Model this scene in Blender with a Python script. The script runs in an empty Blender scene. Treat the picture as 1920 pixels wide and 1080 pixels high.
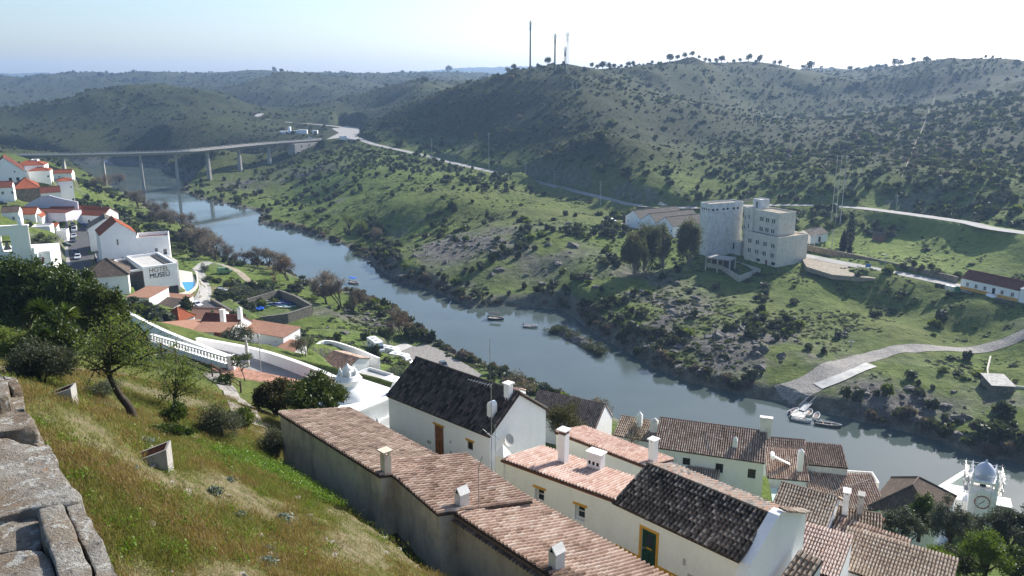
import bpy, bmesh, math, random
import numpy as np
from mathutils import Vector, Matrix
R = math.radians
random.seed(7); rng = np.random.default_rng(11)
scene = bpy.context.scene
col = scene.collection

# ------------------------------------------------------------------ camera, sky, sun, exposure
CAM_H, FPX, PITCH = 75.0, 1500.0, R(14.4)
SUN_AZ, SUN_EL = R(43), R(32)          # azimuth clockwise from +Y (view axis)
cam_d = bpy.data.cameras.new('camera'); cam = bpy.data.objects.new('camera', cam_d); col.objects.link(cam)
cam.location = (0, 0, CAM_H); cam.rotation_euler = (math.pi/2 - PITCH, 0, 0)
cam_d.sensor_width = 36; cam_d.lens = FPX/1920*36; cam_d.clip_start = 0.2; cam_d.clip_end = 60000
scene.camera = cam
world = bpy.data.worlds.new('World'); scene.world = world; world.use_nodes = True
wt = world.node_tree; wt.nodes.clear()
sky = wt.nodes.new('ShaderNodeTexSky'); sky.sky_type = 'NISHITA'; sky.sun_disc = False
sky.sun_elevation = SUN_EL; sky.sun_rotation = SUN_AZ
sky.altitude = 90; sky.air_density = 1.0; sky.dust_density = 1.6; sky.ozone_density = 3.0
bg = wt.nodes.new('ShaderNodeBackground'); bg.inputs['Strength'].default_value = 0.095
wo = wt.nodes.new('ShaderNodeOutputWorld')
wt.links.new(sky.outputs[0], bg.inputs[0]); wt.links.new(bg.outputs[0], wo.inputs[0])
sun_d = bpy.data.lights.new('sun', 'SUN'); sun_d.energy = 4.3; sun_d.angle = R(0.53); sun_d.color = (1, .95, .87)
sun = bpy.data.objects.new('sun', sun_d); col.objects.link(sun)
SUN_V = Vector((math.sin(SUN_AZ)*math.cos(SUN_EL), math.cos(SUN_AZ)*math.cos(SUN_EL), math.sin(SUN_EL)))
sun.rotation_euler = SUN_V.to_track_quat('Z', 'Y').to_euler(); sun.location = SUN_V*400
scene.view_settings.view_transform = 'Standard'; scene.view_settings.look = 'None'
scene.view_settings.gamma = 1; scene.view_settings.exposure = 1.05
scene.render.engine = 'CYCLES'
cy = scene.cycles
cy.max_bounces = 8; cy.diffuse_bounces = 4; cy.glossy_bounces = 3; cy.transmission_bounces = 4; cy.volume_bounces = 0
cy.transparent_max_bounces = 8; cy.use_denoising = True; cy.caustics_reflective = False; cy.caustics_refractive = False
cy.volume_step_rate = 5; cy.use_fast_gi = False

# ------------------------------------------------------------------ geometry of the view
cp, sp = math.cos(PITCH), math.sin(PITCH)
def ray(u, v):
    X, Y = (u-960)/FPX, (540-v)/FPX
    return Vector((X, cp + Y*sp, -sp + Y*cp))
def PZ(u, v, z):                       # the point at height z seen at that place
    d = ray(u, v); t = (z-CAM_H)/d.z
    return Vector((d.x*t, d.y*t, z))
def PY(u, v, y):                       # the point at forward distance y
    d = ray(u, v); t = y/d.y
    return Vector((d.x*t, y, CAM_H+d.z*t))
def PS(u, v, s):                       # the point at slant distance s
    d = ray(u, v).normalized(); return Vector((0, 0, CAM_H)) + d*s
def proj(p):
    x, y, z = p[0], p[1], p[2]-CAM_H
    f = y*cp - z*sp; up = y*sp + z*cp
    return 960+FPX*x/f, 540-FPX*up/f, f

# ------------------------------------------------------------------ materials
MATS = {}
def newmat(name):
    m = bpy.data.materials.new(name); m.use_nodes = True; nt = m.node_tree
    b = nt.nodes['Principled BSDF']; MATS[name] = m
    return m, nt, b
def N(nt, t, **kw):
    n = nt.nodes.new(t)
    for k, v in kw.items():
        if k in n.inputs: n.inputs[k].default_value = v
        else: setattr(n, k, v)
    return n
def noise(nt, scale, detail=4, rough=.6, vec=None, dist=0.0):
    n = N(nt, 'ShaderNodeTexNoise', Scale=scale, Detail=detail, Roughness=rough, Distortion=dist)
    if vec is not None: nt.links.new(vec, n.inputs['Vector'])
    return n
def ramp(nt, fac, stops, interp='LINEAR'):
    r = nt.nodes.new('ShaderNodeValToRGB'); r.color_ramp.interpolation = interp
    e = r.color_ramp.elements
    while len(e) < len(stops): e.new(.5)
    for i, (p, c) in enumerate(stops):
        e[i].position = p; e[i].color = (*c, 1) if len(c) == 3 else c
    nt.links.new(fac, r.inputs[0]); return r.outputs[0]
def mix(nt, fac, a, b, mode='MIX'):
    m = nt.nodes.new('ShaderNodeMix'); m.data_type = 'RGBA'; m.blend_type = mode
    for sock, val in ((m.inputs[0], fac), (m.inputs[6], a), (m.inputs[7], b)):
        if isinstance(val, (int, float)): sock.default_value = val
        elif isinstance(val, (tuple, list)): sock.default_value = (*val[:3], 1)
        else: nt.links.new(val, sock)
    return m.outputs[2]
def math_(nt, op, a, b=0.0, clamp=False):
    m = nt.nodes.new('ShaderNodeMath'); m.operation = op; m.use_clamp = clamp
    for s, v in ((m.inputs[0], a), (m.inputs[1], b)):
        if isinstance(v, (int, float)): s.default_value = v
        else: nt.links.new(v, s)
    return m.outputs[0]
def bump(nt, b, h, strength=.4, dist=.02):
    n = N(nt, 'ShaderNodeBump', Strength=strength, Distance=dist)
    nt.links.new(h, n.inputs['Height']); nt.links.new(n.outputs[0], b.inputs['Normal'])
def objpos(nt):
    return N(nt, 'ShaderNodeTexCoord').outputs['Object']
def worldpos(nt):
    return N(nt, 'ShaderNodeNewGeometry').outputs['Position']
def simple(name, c, rough=.7, metal=0, var=.12, scale=3.0, bumps=0.0, spec=.3, coords='world'):
    m, nt, b = newmat(name)
    p = worldpos(nt) if coords == 'world' else objpos(nt)
    n = noise(nt, scale, 5, .65, p)
    lo = tuple(max(0, x*(1-var*2)) for x in c); hi = tuple(min(1, x*(1+var)) for x in c)
    nt.links.new(ramp(nt, n.outputs[0], [(.3, lo), (.7, hi)]), b.inputs['Base Color'])
    b.inputs['Roughness'].default_value = rough; b.inputs['Metallic'].default_value = metal
    b.inputs['Specular IOR Level'].default_value = spec
    if bumps: bump(nt, b, n.outputs[0], bumps, .03)
    return m
def per_object(nt, colour, amount=.25):      # a little brightness change from piece to piece
    oi = N(nt, 'ShaderNodeObjectInfo'); 
    f = math_(nt, 'ADD', math_(nt, 'MULTIPLY', oi.outputs['Random'], amount*2), 1-amount)
    cmb = N(nt, 'ShaderNodeCombineColor'); 
    for i in range(3): nt.links.new(f, cmb.inputs[i])
    return mix(nt, 1.0, colour, cmb.outputs[0], 'MULTIPLY')

# ------------------------------------------------------------------ mesh and object helpers
class MB:                                    # collects shapes for ONE mesh object
    def __init__(s): s.v = []; s.f = []; s.m = []
    def face(s, pts, mi=0):
        i = len(s.v); s.v += [tuple(p) for p in pts]; s.f.append(tuple(range(i, i+len(pts)))); s.m.append(mi)
    def grid(s, rows, closed=False, mi=0):   # rows of equal length
        i = len(s.v); n = len(rows[0])
        for r in rows: s.v += [tuple(p) for p in r]
        for a in range(len(rows)-1):
            for b in range(n if closed else n-1):
                s.f.append((i+a*n+b, i+a*n+(b+1) % n, i+(a+1)*n+(b+1) % n, i+(a+1)*n+b)); s.m.append(mi)
    def box(s, x0, x1, y0, y1, z0, z1, M=None, mi=0):
        p = [Vector((x, y, z)) for z in (z0, z1) for y in (y0, y1) for x in (x0, x1)]
        if M is not None: p = [M @ q for q in p]
        i = len(s.v); s.v += [tuple(q) for q in p]
        for q in ((0, 2, 3, 1), (4, 5, 7, 6), (0, 1, 5, 4), (2, 6, 7, 3), (0, 4, 6, 2), (1, 3, 7, 5)):
            s.f.append(tuple(i+k for k in q)); s.m.append(mi)
    def prism(s, poly, z0, z1, mi=0, M=None):    # poly counter-clockwise in plan; z1 may be a list
        n = len(poly)
        zt = z1 if isinstance(z1, (list, tuple)) else [z1]*n
        zb = z0 if isinstance(z0, (list, tuple)) else [z0]*n
        pts = [Vector((p[0], p[1], zb[k])) for k, p in enumerate(poly)] + [Vector((p[0], p[1], zt[k])) for k, p in enumerate(poly)]
        if M is not None: pts = [M @ q for q in pts]
        i = len(s.v); s.v += [tuple(q) for q in pts]
        s.f.append(tuple(i+k for k in reversed(range(n)))); s.m.append(mi)
        s.f.append(tuple(i+n+k for k in range(n))); s.m.append(mi)
        for k in range(n):
            j = (k+1) % n; s.f.append((i+k, i+j, i+n+j, i+n+k)); s.m.append(mi)
    def tube(s, pts, rad, n=6, mi=0, caps=True):
        pts = [Vector(p) for p in pts]; rr = rad if isinstance(rad, (list, tuple)) else [rad]*len(pts)
        rows = []; prev = None
        for k, p in enumerate(pts):
            d = (pts[min(k+1, len(pts)-1)] - pts[max(k-1, 0)]).normalized()
            if prev is None:
                a = d.orthogonal().normalized()
            else:
                a = (prev - d*prev.dot(d))
                a = a.normalized() if a.length > 1e-6 else d.orthogonal().normalized()
            prev = a; b = d.cross(a)
            rows.append([p + (a*math.cos(2*math.pi*q/n) + b*math.sin(2*math.pi*q/n))*rr[k] for q in range(n)])
        s.grid(rows, True, mi)
        if caps:
            s.face(list(reversed(rows[0])), mi); s.face(rows[-1], mi)
    def lathe(s, prof, n=16, c=(0, 0, 0), mi=0):  # prof: (r,z)
        rows = [[(c[0]+r*math.cos(2*math.pi*q/n), c[1]+r*math.sin(2*math.pi*q/n), c[2]+z) for q in range(n)] for r, z in prof]
        s.grid(rows, True, mi)
    def mesh(s, name, mats, smooth=False):
        me = bpy.data.meshes.new(name); me.from_pydata(s.v, [], s.f)
        for m in (mats if isinstance(mats, (list, tuple)) else [mats]): me.materials.append(m)
        if len(me.materials) > 1: me.polygons.foreach_set('material_index', s.m)
        if smooth: me.polygons.foreach_set('use_smooth', [True]*len(me.polygons))
        me.validate(); me.update(); return me
    def build(s, name, mats, parent=None, smooth=False, M=None):
        return obj(name, s.mesh(name, mats, smooth), parent, M)
def obj(name, me, parent=None, M=None):
    o = bpy.data.objects.new(name, me); col.objects.link(o)
    if M is not None: o.matrix_basis = M
    if parent is not None: o.parent = parent
    return o
def tag(o, label=None, cat=None, group=None, kind=None):
    if label: o['label'] = label
    if cat: o['category'] = cat
    if group: o['group'] = group
    if kind: o['kind'] = kind
    return o
def thing(name, label, cat, loc=(0, 0, 0), rz=0, group=None):
    o = bpy.data.objects.new(name, None); col.objects.link(o); o.empty_display_size = .3
    o.location = loc; o.rotation_euler = (0, 0, rz)
    return tag(o, label, cat, group)
def copy_tree(o, parent=None):
    c = o.copy(); col.objects.link(c); c.parent = parent
    for ch in list(o.children): copy_tree(ch, c)
    return c
def TR(x, y, z, rz=0): return Matrix.Translation((x, y, z)) @ Matrix.Rotation(rz, 4, 'Z')

# ------------------------------------------------------------------ numpy noise
_perm = np.random.default_rng(3).permutation(512)
def _h(ix, iy): return (_perm[(_perm[ix & 511] + iy) & 511] / 511.0)
def vnoise(x, y):
    ix, iy = np.floor(x).astype(int), np.floor(y).astype(int); fx, fy = x-ix, y-iy
    ux, uy = fx*fx*fx*(fx*(fx*6-15)+10), fy*fy*fy*(fy*(fy*6-15)+10)
    a, b, c, d = _h(ix, iy), _h(ix+1, iy), _h(ix, iy+1), _h(ix+1, iy+1)
    return (a*(1-ux)+b*ux)*(1-uy) + (c*(1-ux)+d*ux)*uy
def fbm(x, y, o=4, g=.5):
    t = 0; a = 1; s = 0
    for k in range(o):
        t = t + a*(vnoise(x*2**k+k*17.3, y*2**k-k*9.1)*2-1); s += a; a *= g
    return t/s
def sstep(a, b, x):
    t = np.clip((x-a)/(b-a), 0, 1); return t*t*(3-2*t)
# ================================================================== terrain
FAR_SHORE = [(120,302),(215,301),(300,314),(345,330),(366,334),(352,345),(340,358),(380,374),(440,386),(492,398),(484,418),(560,432),(640,458),(688,480),(706,502),(745,526),(800,541),(850,560),(882,577),(935,573),(1000,576),(1050,580),(1075,593),(1108,621),(1146,643),(1176,658),(1222,688),(1290,716),(1350,729),(1420,746),(1462,752),(1495,764),(1540,772),(1600,786),(1690,806),(1760,826),(1800,845),(1870,860),(1925,868),(2150,905),(2600,980)]
NEAR_SHORE = [(2600,1200),(2200,1075),(1920,1000),(1700,955),(1500,905),(1300,850),(1150,790),(1040,750),(940,705),(872,683),(802,645),(786,641),(796,629),(780,616),(742,588),(712,576),(681,558),(640,556),(606,553),(600,545),(558,526),(517,505),(465,500),(408,488),(385,455),(372,437),(325,420),(284,400),(270,379),(229,363),(187,350),(150,318),(60,303)]
riv = np.array([PZ(u, v, 0)[:2] for u, v in FAR_SHORE + NEAR_SHORE] )
# upstream of the bridge the river bends out of sight to the left
riv = np.vstack([riv, np.array([[-560, 700], [-900, 900], [-880, 960], [-520, 790]])])
def seg_dist(px, py, poly, closed=True):
    d = np.full(px.shape, 1e9); n = len(poly); tt = np.zeros(px.shape); kk = np.zeros(px.shape, int)
    for k in range(n if closed else n-1):
        a, b = poly[k][:2], poly[(k+1) % n][:2]; ab = np.array(b)-np.array(a); L = max((ab**2).sum(), 1e-9)
        t = np.clip(((px-a[0])*ab[0]+(py-a[1])*ab[1])/L, 0, 1)
        q = np.hypot(px-a[0]-t*ab[0], py-a[1]-t*ab[1]); m = q < d
        d = np.where(m, q, d); tt = np.where(m, t, tt); kk = np.where(m, k, kk)
    return d, kk, tt
def inside(px, py, poly):
    r = np.zeros(px.shape, bool); n = len(poly)
    for k in range(n):
        (x0, y0), (x1, y1) = poly[k][:2], poly[(k+1) % n][:2]
        c = ((y0 > py) != (y1 > py)) & (px < (x1-x0)*(py-y0)/((y1-y0) if abs(y1-y0) > 1e-9 else 1e-9)+x0)
        r ^= c
    return r
def shore_sd(px, py):
    d = seg_dist(px, py, riv)[0]; return np.where(inside(px, py, riv), -d, d)

CTL = []
def cz(*pts):
    for u, v, z in pts: CTL.append(PZ(u, v, z))
def cy_(*pts):
    for u, v, y in pts: CTL.append(PY(u, v, y))
def cw(*pts):
    for p in pts: CTL.append(Vector(p))
# castle slope in the foreground
def Zn(z): return CAM_H-(CAM_H-z)*1.15
def czn(*pts):
    for u, v, z in pts: CTL.append(PZ(u, v, Zn(z)))
czn((240,1078,65.5),(400,1078,64.6),(560,1075,63.2),(720,1075,61),(880,1078,57.8),(120,745,66.3),(200,900,66),(285,862,64.3),(255,787,62.6),(420,810,60.2),(480,880,61),(520,852,58.7),(600,905,59),(720,950,58),(800,1010,58),(640,1000,61.4),(350,960,64.5),(450,760,58.5),(540,800,57.5),(60,700,64.5),(330,770,61))
cw((0,0,67.5),(-6,4,67.5),(5,5,67),(-14,12,68),(12,10,62),(-30,14,68),(-25,-10,69),(20,-15,66),(0,-40,70),(-60,0,68),(45,5,50),(60,-30,55))
# lane and houses below
cw((-6,45,52),(1,39.5,52),(6,33.5,51.9),(10,29,51.8),(-9,52,51.5),(8,44,48.8),(3,48,48.8),(7,51,48),(13,45,46),(11,56,43.5),(18,42,44.5),(21,50,39.6),(26,57,37.3),(15,57,41),(29,49,37.8),(36,46,36),(16,36,49),(22,34,46),(18,66,36),(24,72,32),(10,66,39),(22,80,28.3),(24,88,28),(16,93,28.5),(7,98,27.5),(3,104,26),(-4,115,24),(35,93,21.5),(41,89,20.3),(49,87,19.8),(57,90,21),(47,98,16),(38,70,28),(50,70,26),(60,75,22),(-7,62,46),(-14,64,42),(-8,70,41),(-12,82,35),(0,78,37),(-4,90,31),(68,80,18),(40,58,33),(52,52,32),(70,60,24),(30,38,42),(16,22,55),(30,20,50),(45,25,42),(75,40,30),(-12,57,47),(20,100,18),(0,122,14),(60,100,12),(80,90,8))
cz((470,715,44),(560,730,44),(620,762,42.5),(700,715,40),(330,640,43),(420,680,43.5),(250,600,42),(430,735,52),(380,760,57),(500,770,53.5))
cz((140,690,58),(60,650,55),(0,640,55))
cw((-75,115,34),(-60,125,32),(-95,150,31),(-50,100,36),(-110,190,27),(-130,230,26),(-45,80,44))
cz((540,655,20),(600,650,17),(450,640,18),(380,600,16),(330,575,14),(620,690,15),(690,690,11),(760,660,5),(720,650,6.5),(840,680,3.6),(690,640,7),(640,615,6.5),(580,640,12))
cz((270,555,13),(300,540,12.5),(230,500,15),(350,560,10.5),(370,575,9),(410,545,8.2),(430,510,6),(480,520,4.5),(520,560,5.5),(460,580,7.5),(560,570,6),(500,600,8),(580,610,8),(400,490,4),(540,500,2.2),(360,480,6))
cz((150,495,19),(160,455,19.5),(140,425,20),(112,450,24),(20,470,27),(190,400,14),(240,430,10),(290,455,7),(330,470,5),(230,380,7),(200,365,6),(150,340,9),(150,380,15),(130,400,19.5))
cz((100,395,23),(40,380,26),(0,400,30),(40,340,26),(0,330,30),(110,330,22),(60,310,25),(140,318,10),(0,300,27))
cw((-330,560,26),(-300,552,12),(-400,520,30),(-260,250,38),(-200,120,55),(-300,380,36))
# far bank: low ground, spurs and the terrace of the mill
cz((440,340,3),(505,320,5.5),(560,345,7),(600,375,4),(640,420,4),(560,400,3),(650,330,17),(740,335,20),(620,300,20),(560,300,17),(690,300,22),(800,350,20),(900,350,21))
cz((1050,405,16),(960,412,15),(900,428,13.5),(830,445,10.5),(780,468,7),(740,480,5),(980,470,12),(900,500,8),(820,500,6),(1060,470,13.5),(1000,530,5),(1080,520,9),(1120,440,15.5),(930,545,3.5),(840,530,3))
cz((700,432,4.5),(960,384,18.5),(880,380,18.5),(800,388,16.5),(740,398,13),(960,398,13.5),(880,420,9.5),(800,440,6.5),(740,440,5),(1050,380,17),(1000,360,19),(900,330,21.5),(1100,405,16.5),(1150,420,15.5))
cz((1200,425,14.5),(1300,445,13),(1180,500,11),(1250,530,8),(1120,560,7),(1100,590,3.5),(1180,600,5.5),(1250,620,5),(1200,660,2.5),(1330,640,5.5),(1420,640,6),(1500,660,6),(1300,690,2.5),(1430,720,2.5),(1480,700,4))
cz((1390,545,6.5),(1330,528,8),(1440,522,8.5),(1384,512,8.8),(1350,500,9.4),(1480,508,12.5),(1505,492,13.2),(1545,508,13.3),(1530,532,8),(1600,516,13),(1590,560,7.4),(1660,528,13),(1660,580,5.4),(1760,550,13),(1740,595,5.2),(1850,570,13.3),(1850,635,5.6),(1600,590,5.4),(1480,580,6.8),(1560,640,5.6),(1700,640,6),(1650,605,6.2),(1900,660,7),(1800,700,5.5),(1700,720,5),(1600,740,3.5),(1900,760,5),(1750,790,2.5),(1850,830,2.5),(1925,600,13))
cz((1600,450,15),(1750,480,15),(1900,520,15),(1680,420,18),(1850,460,18.5),(1560,430,17),(1480,420,17),(1780,440,19))
cw((230,200,17),(215,130,9),(190,110,4),(300,160,20),(330,220,30),(400,120,30))
# the valley road
VROAD = [(1925,437,25.5),(1800,415,25),(1640,393,24),(1560,386,23),(1480,384,21.5),(1380,386,19),(1290,389,17.5),(1190,384,17),(1120,368,18),(1040,349,19),(960,330,20.5),(870,310,22),(780,288,24.5),(700,270,27),(670,258,28)]
RROAD = [(1500,477,13.5),(1600,497,13.5),(1700,515,13.5),(1800,537,13.6),(1925,565,13.8)]
BRIDGE_Z = 27.0
def pzs(l): return [PZ(*p) for p in l]
vroad = [Vector((236,209,26))] + pzs(VROAD)
rroad = pzs(RROAD) + [Vector((235,130,16))]
for p in vroad + rroad: CTL.append(p)
cz((610,262,26.5),(650,246,29),(600,250,28.5),(560,285,18),(590,277,22))
HROAD = [(640,238,29.5),(590,233,31.5),(540,229,33.5),(500,223,37),(484,218,40),(490,213,42)]
hroad = pzs(HROAD)
for p in hroad: CTL.append(p)
# slopes and crests of the hills (forward distance given)
cy_((760,200,740),(880,160,700),(1000,141,660),(1060,139,660),(1130,130,720),(1200,121,800),(1270,117,900),(1350,123,880),(1430,126,860),(1500,134,850),(1545,141,900))
cy_((1000,220,560),(1100,260,450),(1000,300,470),(900,250,590),(820,250,650),(1200,330,400),(1150,200,560),(1250,250,560),(1300,330,420),(1350,200,640),(1450,300,440),(1400,250,560),(1250,180,700),(1330,150,780),(1270,290,510))
cy_((1560,142,1050),(1650,134,1000),(1720,133,850),(1780,127,800),(1880,109,780),(1925,120,760),(2100,170,760))
cy_((1600,220,640),(1700,220,560),(1800,200,560),(1900,200,520),(1600,300,420),(1700,330,360),(1800,350,330),(1900,350,320),(1900,280,410),(1500,220,720),(1550,340,370),(2100,300,380),(1650,170,860))
cy_((700,205,880),(760,165,960),(820,150,1000),(640,210,900),(560,205,980),(500,208,1050),(600,195,1000),(860,152,1100))
cw((-60,1010,42),(-150,960,38),(40,900,62))
cy_((1000,153,770),(1000,157,880),(940,161,800),(1070,151,800),(1110,146,880),(965,146,665),(1030,140,658))
cw((-550,1250,34),(-675,1250,28),(-425,1260,34),(-760,1270,28),(-330,1200,36))
# left hill beyond the bridge
cy_((20,235,900),(60,215,930),(120,185,980),(200,165,1020),(300,157,1040),(380,168,1020),(450,190,1000),(500,215,960),(100,260,800),(250,240,800),(350,240,780),(430,240,800),(480,260,760),(20,275,740),(200,285,700),(330,265,690),(420,275,680),(500,280,690),(300,200,920),(150,220,900))
cz((240,298,1.5),(320,312,1.5),(420,318,2),(470,308,5),(100,300,1.2))
# distant ranges
cy_((0,200,1500),(0,152,2300),(90,143,2300),(160,138,2200),(260,136,2000),(330,144,1900),(420,141,2000),(470,146,1900),(540,129,1500),(505,143,1500),(580,141,1500),(680,147,1700),(760,143,2300),(850,134,2100),(900,136,2200),(400,175,1500),(520,170,1300),(620,165,1400),(80,180,1700),(700,160,1500))
cy_((0,139,5200),(70,137,5200),(140,142,5000),(890,128,5200),(950,125,5200),(1050,127,5000),(1200,140,5000),(500,146,5000),(300,146,5200))
cw((-1500,2600,60),(0,3200,70),(1500,2600,90),(-800,3800,60),(800,4200,80),(3000,3000,100),(-3000,3500,80),(-1200,1500,60),(1000,1300,110),(1400,900,110),(800,500,90),(900,200,80),(0,8000,60),(5000,7000,100),(-5000,7000,100),(0,15000,0),(10000,12000,0),(-10000,12000,0),(0,-400,60),(-600,-200,60),(600,-200,50),(-600,300,60),(-700,700,60),(0,-6000,60),(-9000,0,60),(9000,0,60),(800,2200,90),(300,2600,70),(500,1500,95))
C = np.array([tuple(p) for p in CTL])
def logmap(x, y):
    r = np.hypot(x, y)+6.0; return np.stack([np.arctan2(x, y), np.log(r)], -1)
_P = logmap(C[:, 0], C[:, 1]); _c2 = .035**2
# merge near-duplicate controls for a stable solve
_keep = []
for i in range(len(_P)):
    if all(((_P[i]-_P[j])**2).sum() > .006**2 for j in _keep): _keep.append(i)
def relief(x, y, z, r):                # folds and gullies of the hills
    hill = sstep(330, 700, r)*sstep(15, 60, z)
    return hill*(fbm(x/170, y/170, 4)*13 - np.abs(fbm(x/120+9, y/120, 3))*15 + 5.0) + sstep(1500, 3000, r)*fbm(x/900, y/900, 4)*12
_P = _P[_keep]; _Z = C[_keep, 2]-relief(C[_keep, 0], C[_keep, 1], C[_keep, 2], np.hypot(C[_keep, 0], C[_keep, 1]))
_A = np.sqrt(((_P[:, None]-_P[None])**2).sum(-1)+_c2); n_ = len(_P)
_M = np.zeros((n_+1, n_+1)); _M[:n_, :n_] = _A - np.eye(n_)*.004; _M[:n_, n_] = 1; _M[n_, :n_] = 1
_W = np.linalg.solve(_M, np.append(_Z, 0))
def rbf(x, y):
    q = logmap(x, y).reshape(-1, 2); out = np.empty(len(q))
    for s in range(0, len(q), 40000):
        b = q[s:s+40000]
        d = np.sqrt((b[:, 0, None]-_P[None, :, 0])**2 + (b[:, 1, None]-_P[None, :, 1])**2 + _c2)
        out[s:s+40000] = d @ _W[:-1] + _W[-1]
    return out.reshape(x.shape)
FLAT = []      # (polyline or polygon points, z list or None, half width, shoulder)
FLAT.append(([tuple(p) for p in vroad], 3.6, 3.0)); FLAT.append(([tuple(p) for p in rroad], 3.2, 2.5))
LANE = [tuple(PZ(*p)) for p in ((118,405,20),(135,425,20),(148,445,19.6),(152,470,19.2),(160,500,18.8),(175,530,18))]
FLAT.append((LANE, 4.5, 3.0)); FLAT.append(([tuple(p) for p in hroad], 4.5, 6.0))
PADS = []      # (polygon xy, z, margin)
def pad(pix, z, margin=3.0): PADS.append(([tuple(PZ(u, v, z)[:2]) for u, v in pix], z, margin))
pad([(1172,428),(1215,400),(1310,405),(1320,440),(1250,450)], 14.5, 3)
pad([(285,555),(310,520),(352,500),(372,530),(372,560),(335,575),(290,572)], 11.0, 3)
pad([(345,590),(430,560),(470,590),(385,635)], 10.0, 3)
pad([(470,590),(560,556),(640,590),(560,625)], 7.0, 3)
pad([(610,262),(640,261),(680,252),(676,240),(640,232),(610,246)], 28.5, 7)
pad([(690,690),(745,640),(800,645),(871,683),(905,705),(860,720)], 3.2, 1.5)
def hraw(x, y):
    x = np.asarray(x, float); y = np.asarray(y, float)
    z = rbf(x, y); r = np.hypot(x, y)
    hill = sstep(330, 700, r)*sstep(15, 60, z)
    z = z + relief(x, y, z, r)
    mid = sstep(90, 170, r)*(1-sstep(600, 900, r))
    far_bank = mid*sstep(1.5, 6, z)*(1-hill)
    z = z + far_bank*(fbm(x/38, y/38, 4)*2.3 + fbm(x/9, y/9, 3)*.75)
    near = 1-sstep(45, 90, r)
    z = z + near*sstep(4, 10, r)*(fbm(x/5, y/5, 4)*.34 + fbm(x/1.2, y/1.2, 3)*.07)
    sd = shore_sd(x, y)
    town = np.where((sd > 0), 1.0, 0.0)
    z = np.minimum(z, .25 + np.maximum(sd, 0)*1.05 + np.maximum(fbm(x/6, y/6, 3), 0)*.5)
    z = np.maximum(z, .12 + np.clip(sd, 0, 12)*.12)
    z = np.where(sd < 0, np.maximum(-3, sd*.35)+.05, z)
    for pl, hw, sh in FLAT:
        pa = np.array(pl); m = (x > pa[:, 0].min()-20) & (x < pa[:, 0].max()+20) & (y > pa[:, 1].min()-20) & (y < pa[:, 1].max()+20)
        if m.any():
            d, k, t = seg_dist(x[m], y[m], pa, False)
            zr = pa[k, 2]*(1-t)+pa[np.minimum(k+1, len(pa)-1), 2]*t
            w = 1-sstep(hw, hw+sh, d); z[m] = z[m]*(1-w)+(zr-.06)*w
    for pg, pz, mg in PADS:
        pa = np.array(pg); m = (x > pa[:, 0].min()-20) & (x < pa[:, 0].max()+20) & (y > pa[:, 1].min()-20) & (y < pa[:, 1].max()+20)
        if m.any():
            d = seg_dist(x[m], y[m], pa)[0]; d = np.where(inside(x[m], y[m], pa), 0, d)
            w = 1-sstep(0, mg, d); z[m] = z[m]*(1-w)+(pz-.05)*w
    return z
def H1(x, y): return float(hraw(np.array([x]), np.array([y]))[0])
def GROUND(u, v):                      # where the line of sight meets the ground
    d = ray(u, v); ts = np.concatenate([np.linspace(3, 120, 240), np.geomspace(121, 6000, 500)])/math.hypot(d.x, d.y)
    x, y, z = d.x*ts, d.y*ts, CAM_H+d.z*ts
    below = np.nonzero(hraw(x, y) > z)[0]
    if len(below) == 0: return Vector((x[-1], y[-1], z[-1]))
    k = below[0]; a, b = ts[max(k-1, 0)], ts[k]
    for _ in range(12):
        c = (a+b)/2
        if H1(d.x*c, d.y*c) > CAM_H+d.z*c: b = c
        else: a = c
    return Vector((d.x*b, d.y*b, CAM_H+d.z*b))
# ================================================================== materials for buildings
def plaster(name, c, dirt=.5, stain=(.42, .40, .36)):
    m, nt, b = newmat(name); P = worldpos(nt)
    a = noise(nt, .55, 6, .65, P); f = noise(nt, 6, 5, .6, P)
    mp = N(nt, 'ShaderNodeMapping'); mp.inputs['Scale'].default_value = (1.3, 1.3, .5); nt.links.new(P, mp.inputs[0])
    s = noise(nt, 1.2, 5, .7, mp.outputs[0])
    k = ramp(nt, math_(nt, 'MULTIPLY', a.outputs[0], math_(nt, 'MULTIPLY', s.outputs[0], 2.0)), [(.42, (0, 0, 0)), (.75, (dirt,)*3)])
    base = ramp(nt, f.outputs[0], [(.3, tuple(x*.93 for x in c)), (.7, c)])
    nt.links.new(mix(nt, k, base, stain), b.inputs['Base Color'])
    b.inputs['Roughness'].default_value = .9; b.inputs['Specular IOR Level'].default_value = .15
    bump(nt, b, f.outputs[0], .15, .02); return m
M_white = plaster('white_limewash', (.93, .915, .895), .15, (.58, .55, .50))
M_white2 = plaster('white_limewash_old', (.80, .78, .74), .6, (.46, .43, .38))
M_cream = plaster('cream_render', (.62, .57, .46), .75, (.30, .28, .24))
M_millw = plaster('mill_render', (.72, .72, .70), .7, (.40, .38, .35))
M_millc = plaster('mill_cream_render', (.72, .67, .56), .55, (.42, .39, .34))
M_greyw = plaster('weathered_grey_render', (.70, .61, .48), .6, (.27, .22, .165))
M_shadew = plaster('shade_tinted_limewash', (.66, .64, .70), .3)  # white limewash with the lavender cast of shade painted into its colour
M_yellow = simple('ochre_paint', (.62, .33, .045), .75, var=.06)
M_blue = simple('blue_paint', (.10, .22, .50), .7, var=.08)
M_conc = simple('concrete', (.36, .345, .32), .9, var=.16, scale=.9, bumps=.2)
M_concL = simple('pale_concrete', (.50, .485, .45), .9, var=.12, scale=.7, bumps=.15)
M_asph = simple('asphalt', (.085, .085, .088), .9, var=.18, scale=.8, bumps=.2)
M_road = simple('pale_road', (.30, .29, .275), .9, var=.14, scale=.35, bumps=.1)
M_track = simple('dirt_track', (.30, .255, .19), .95, var=.2, scale=.8, bumps=.3)
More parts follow.
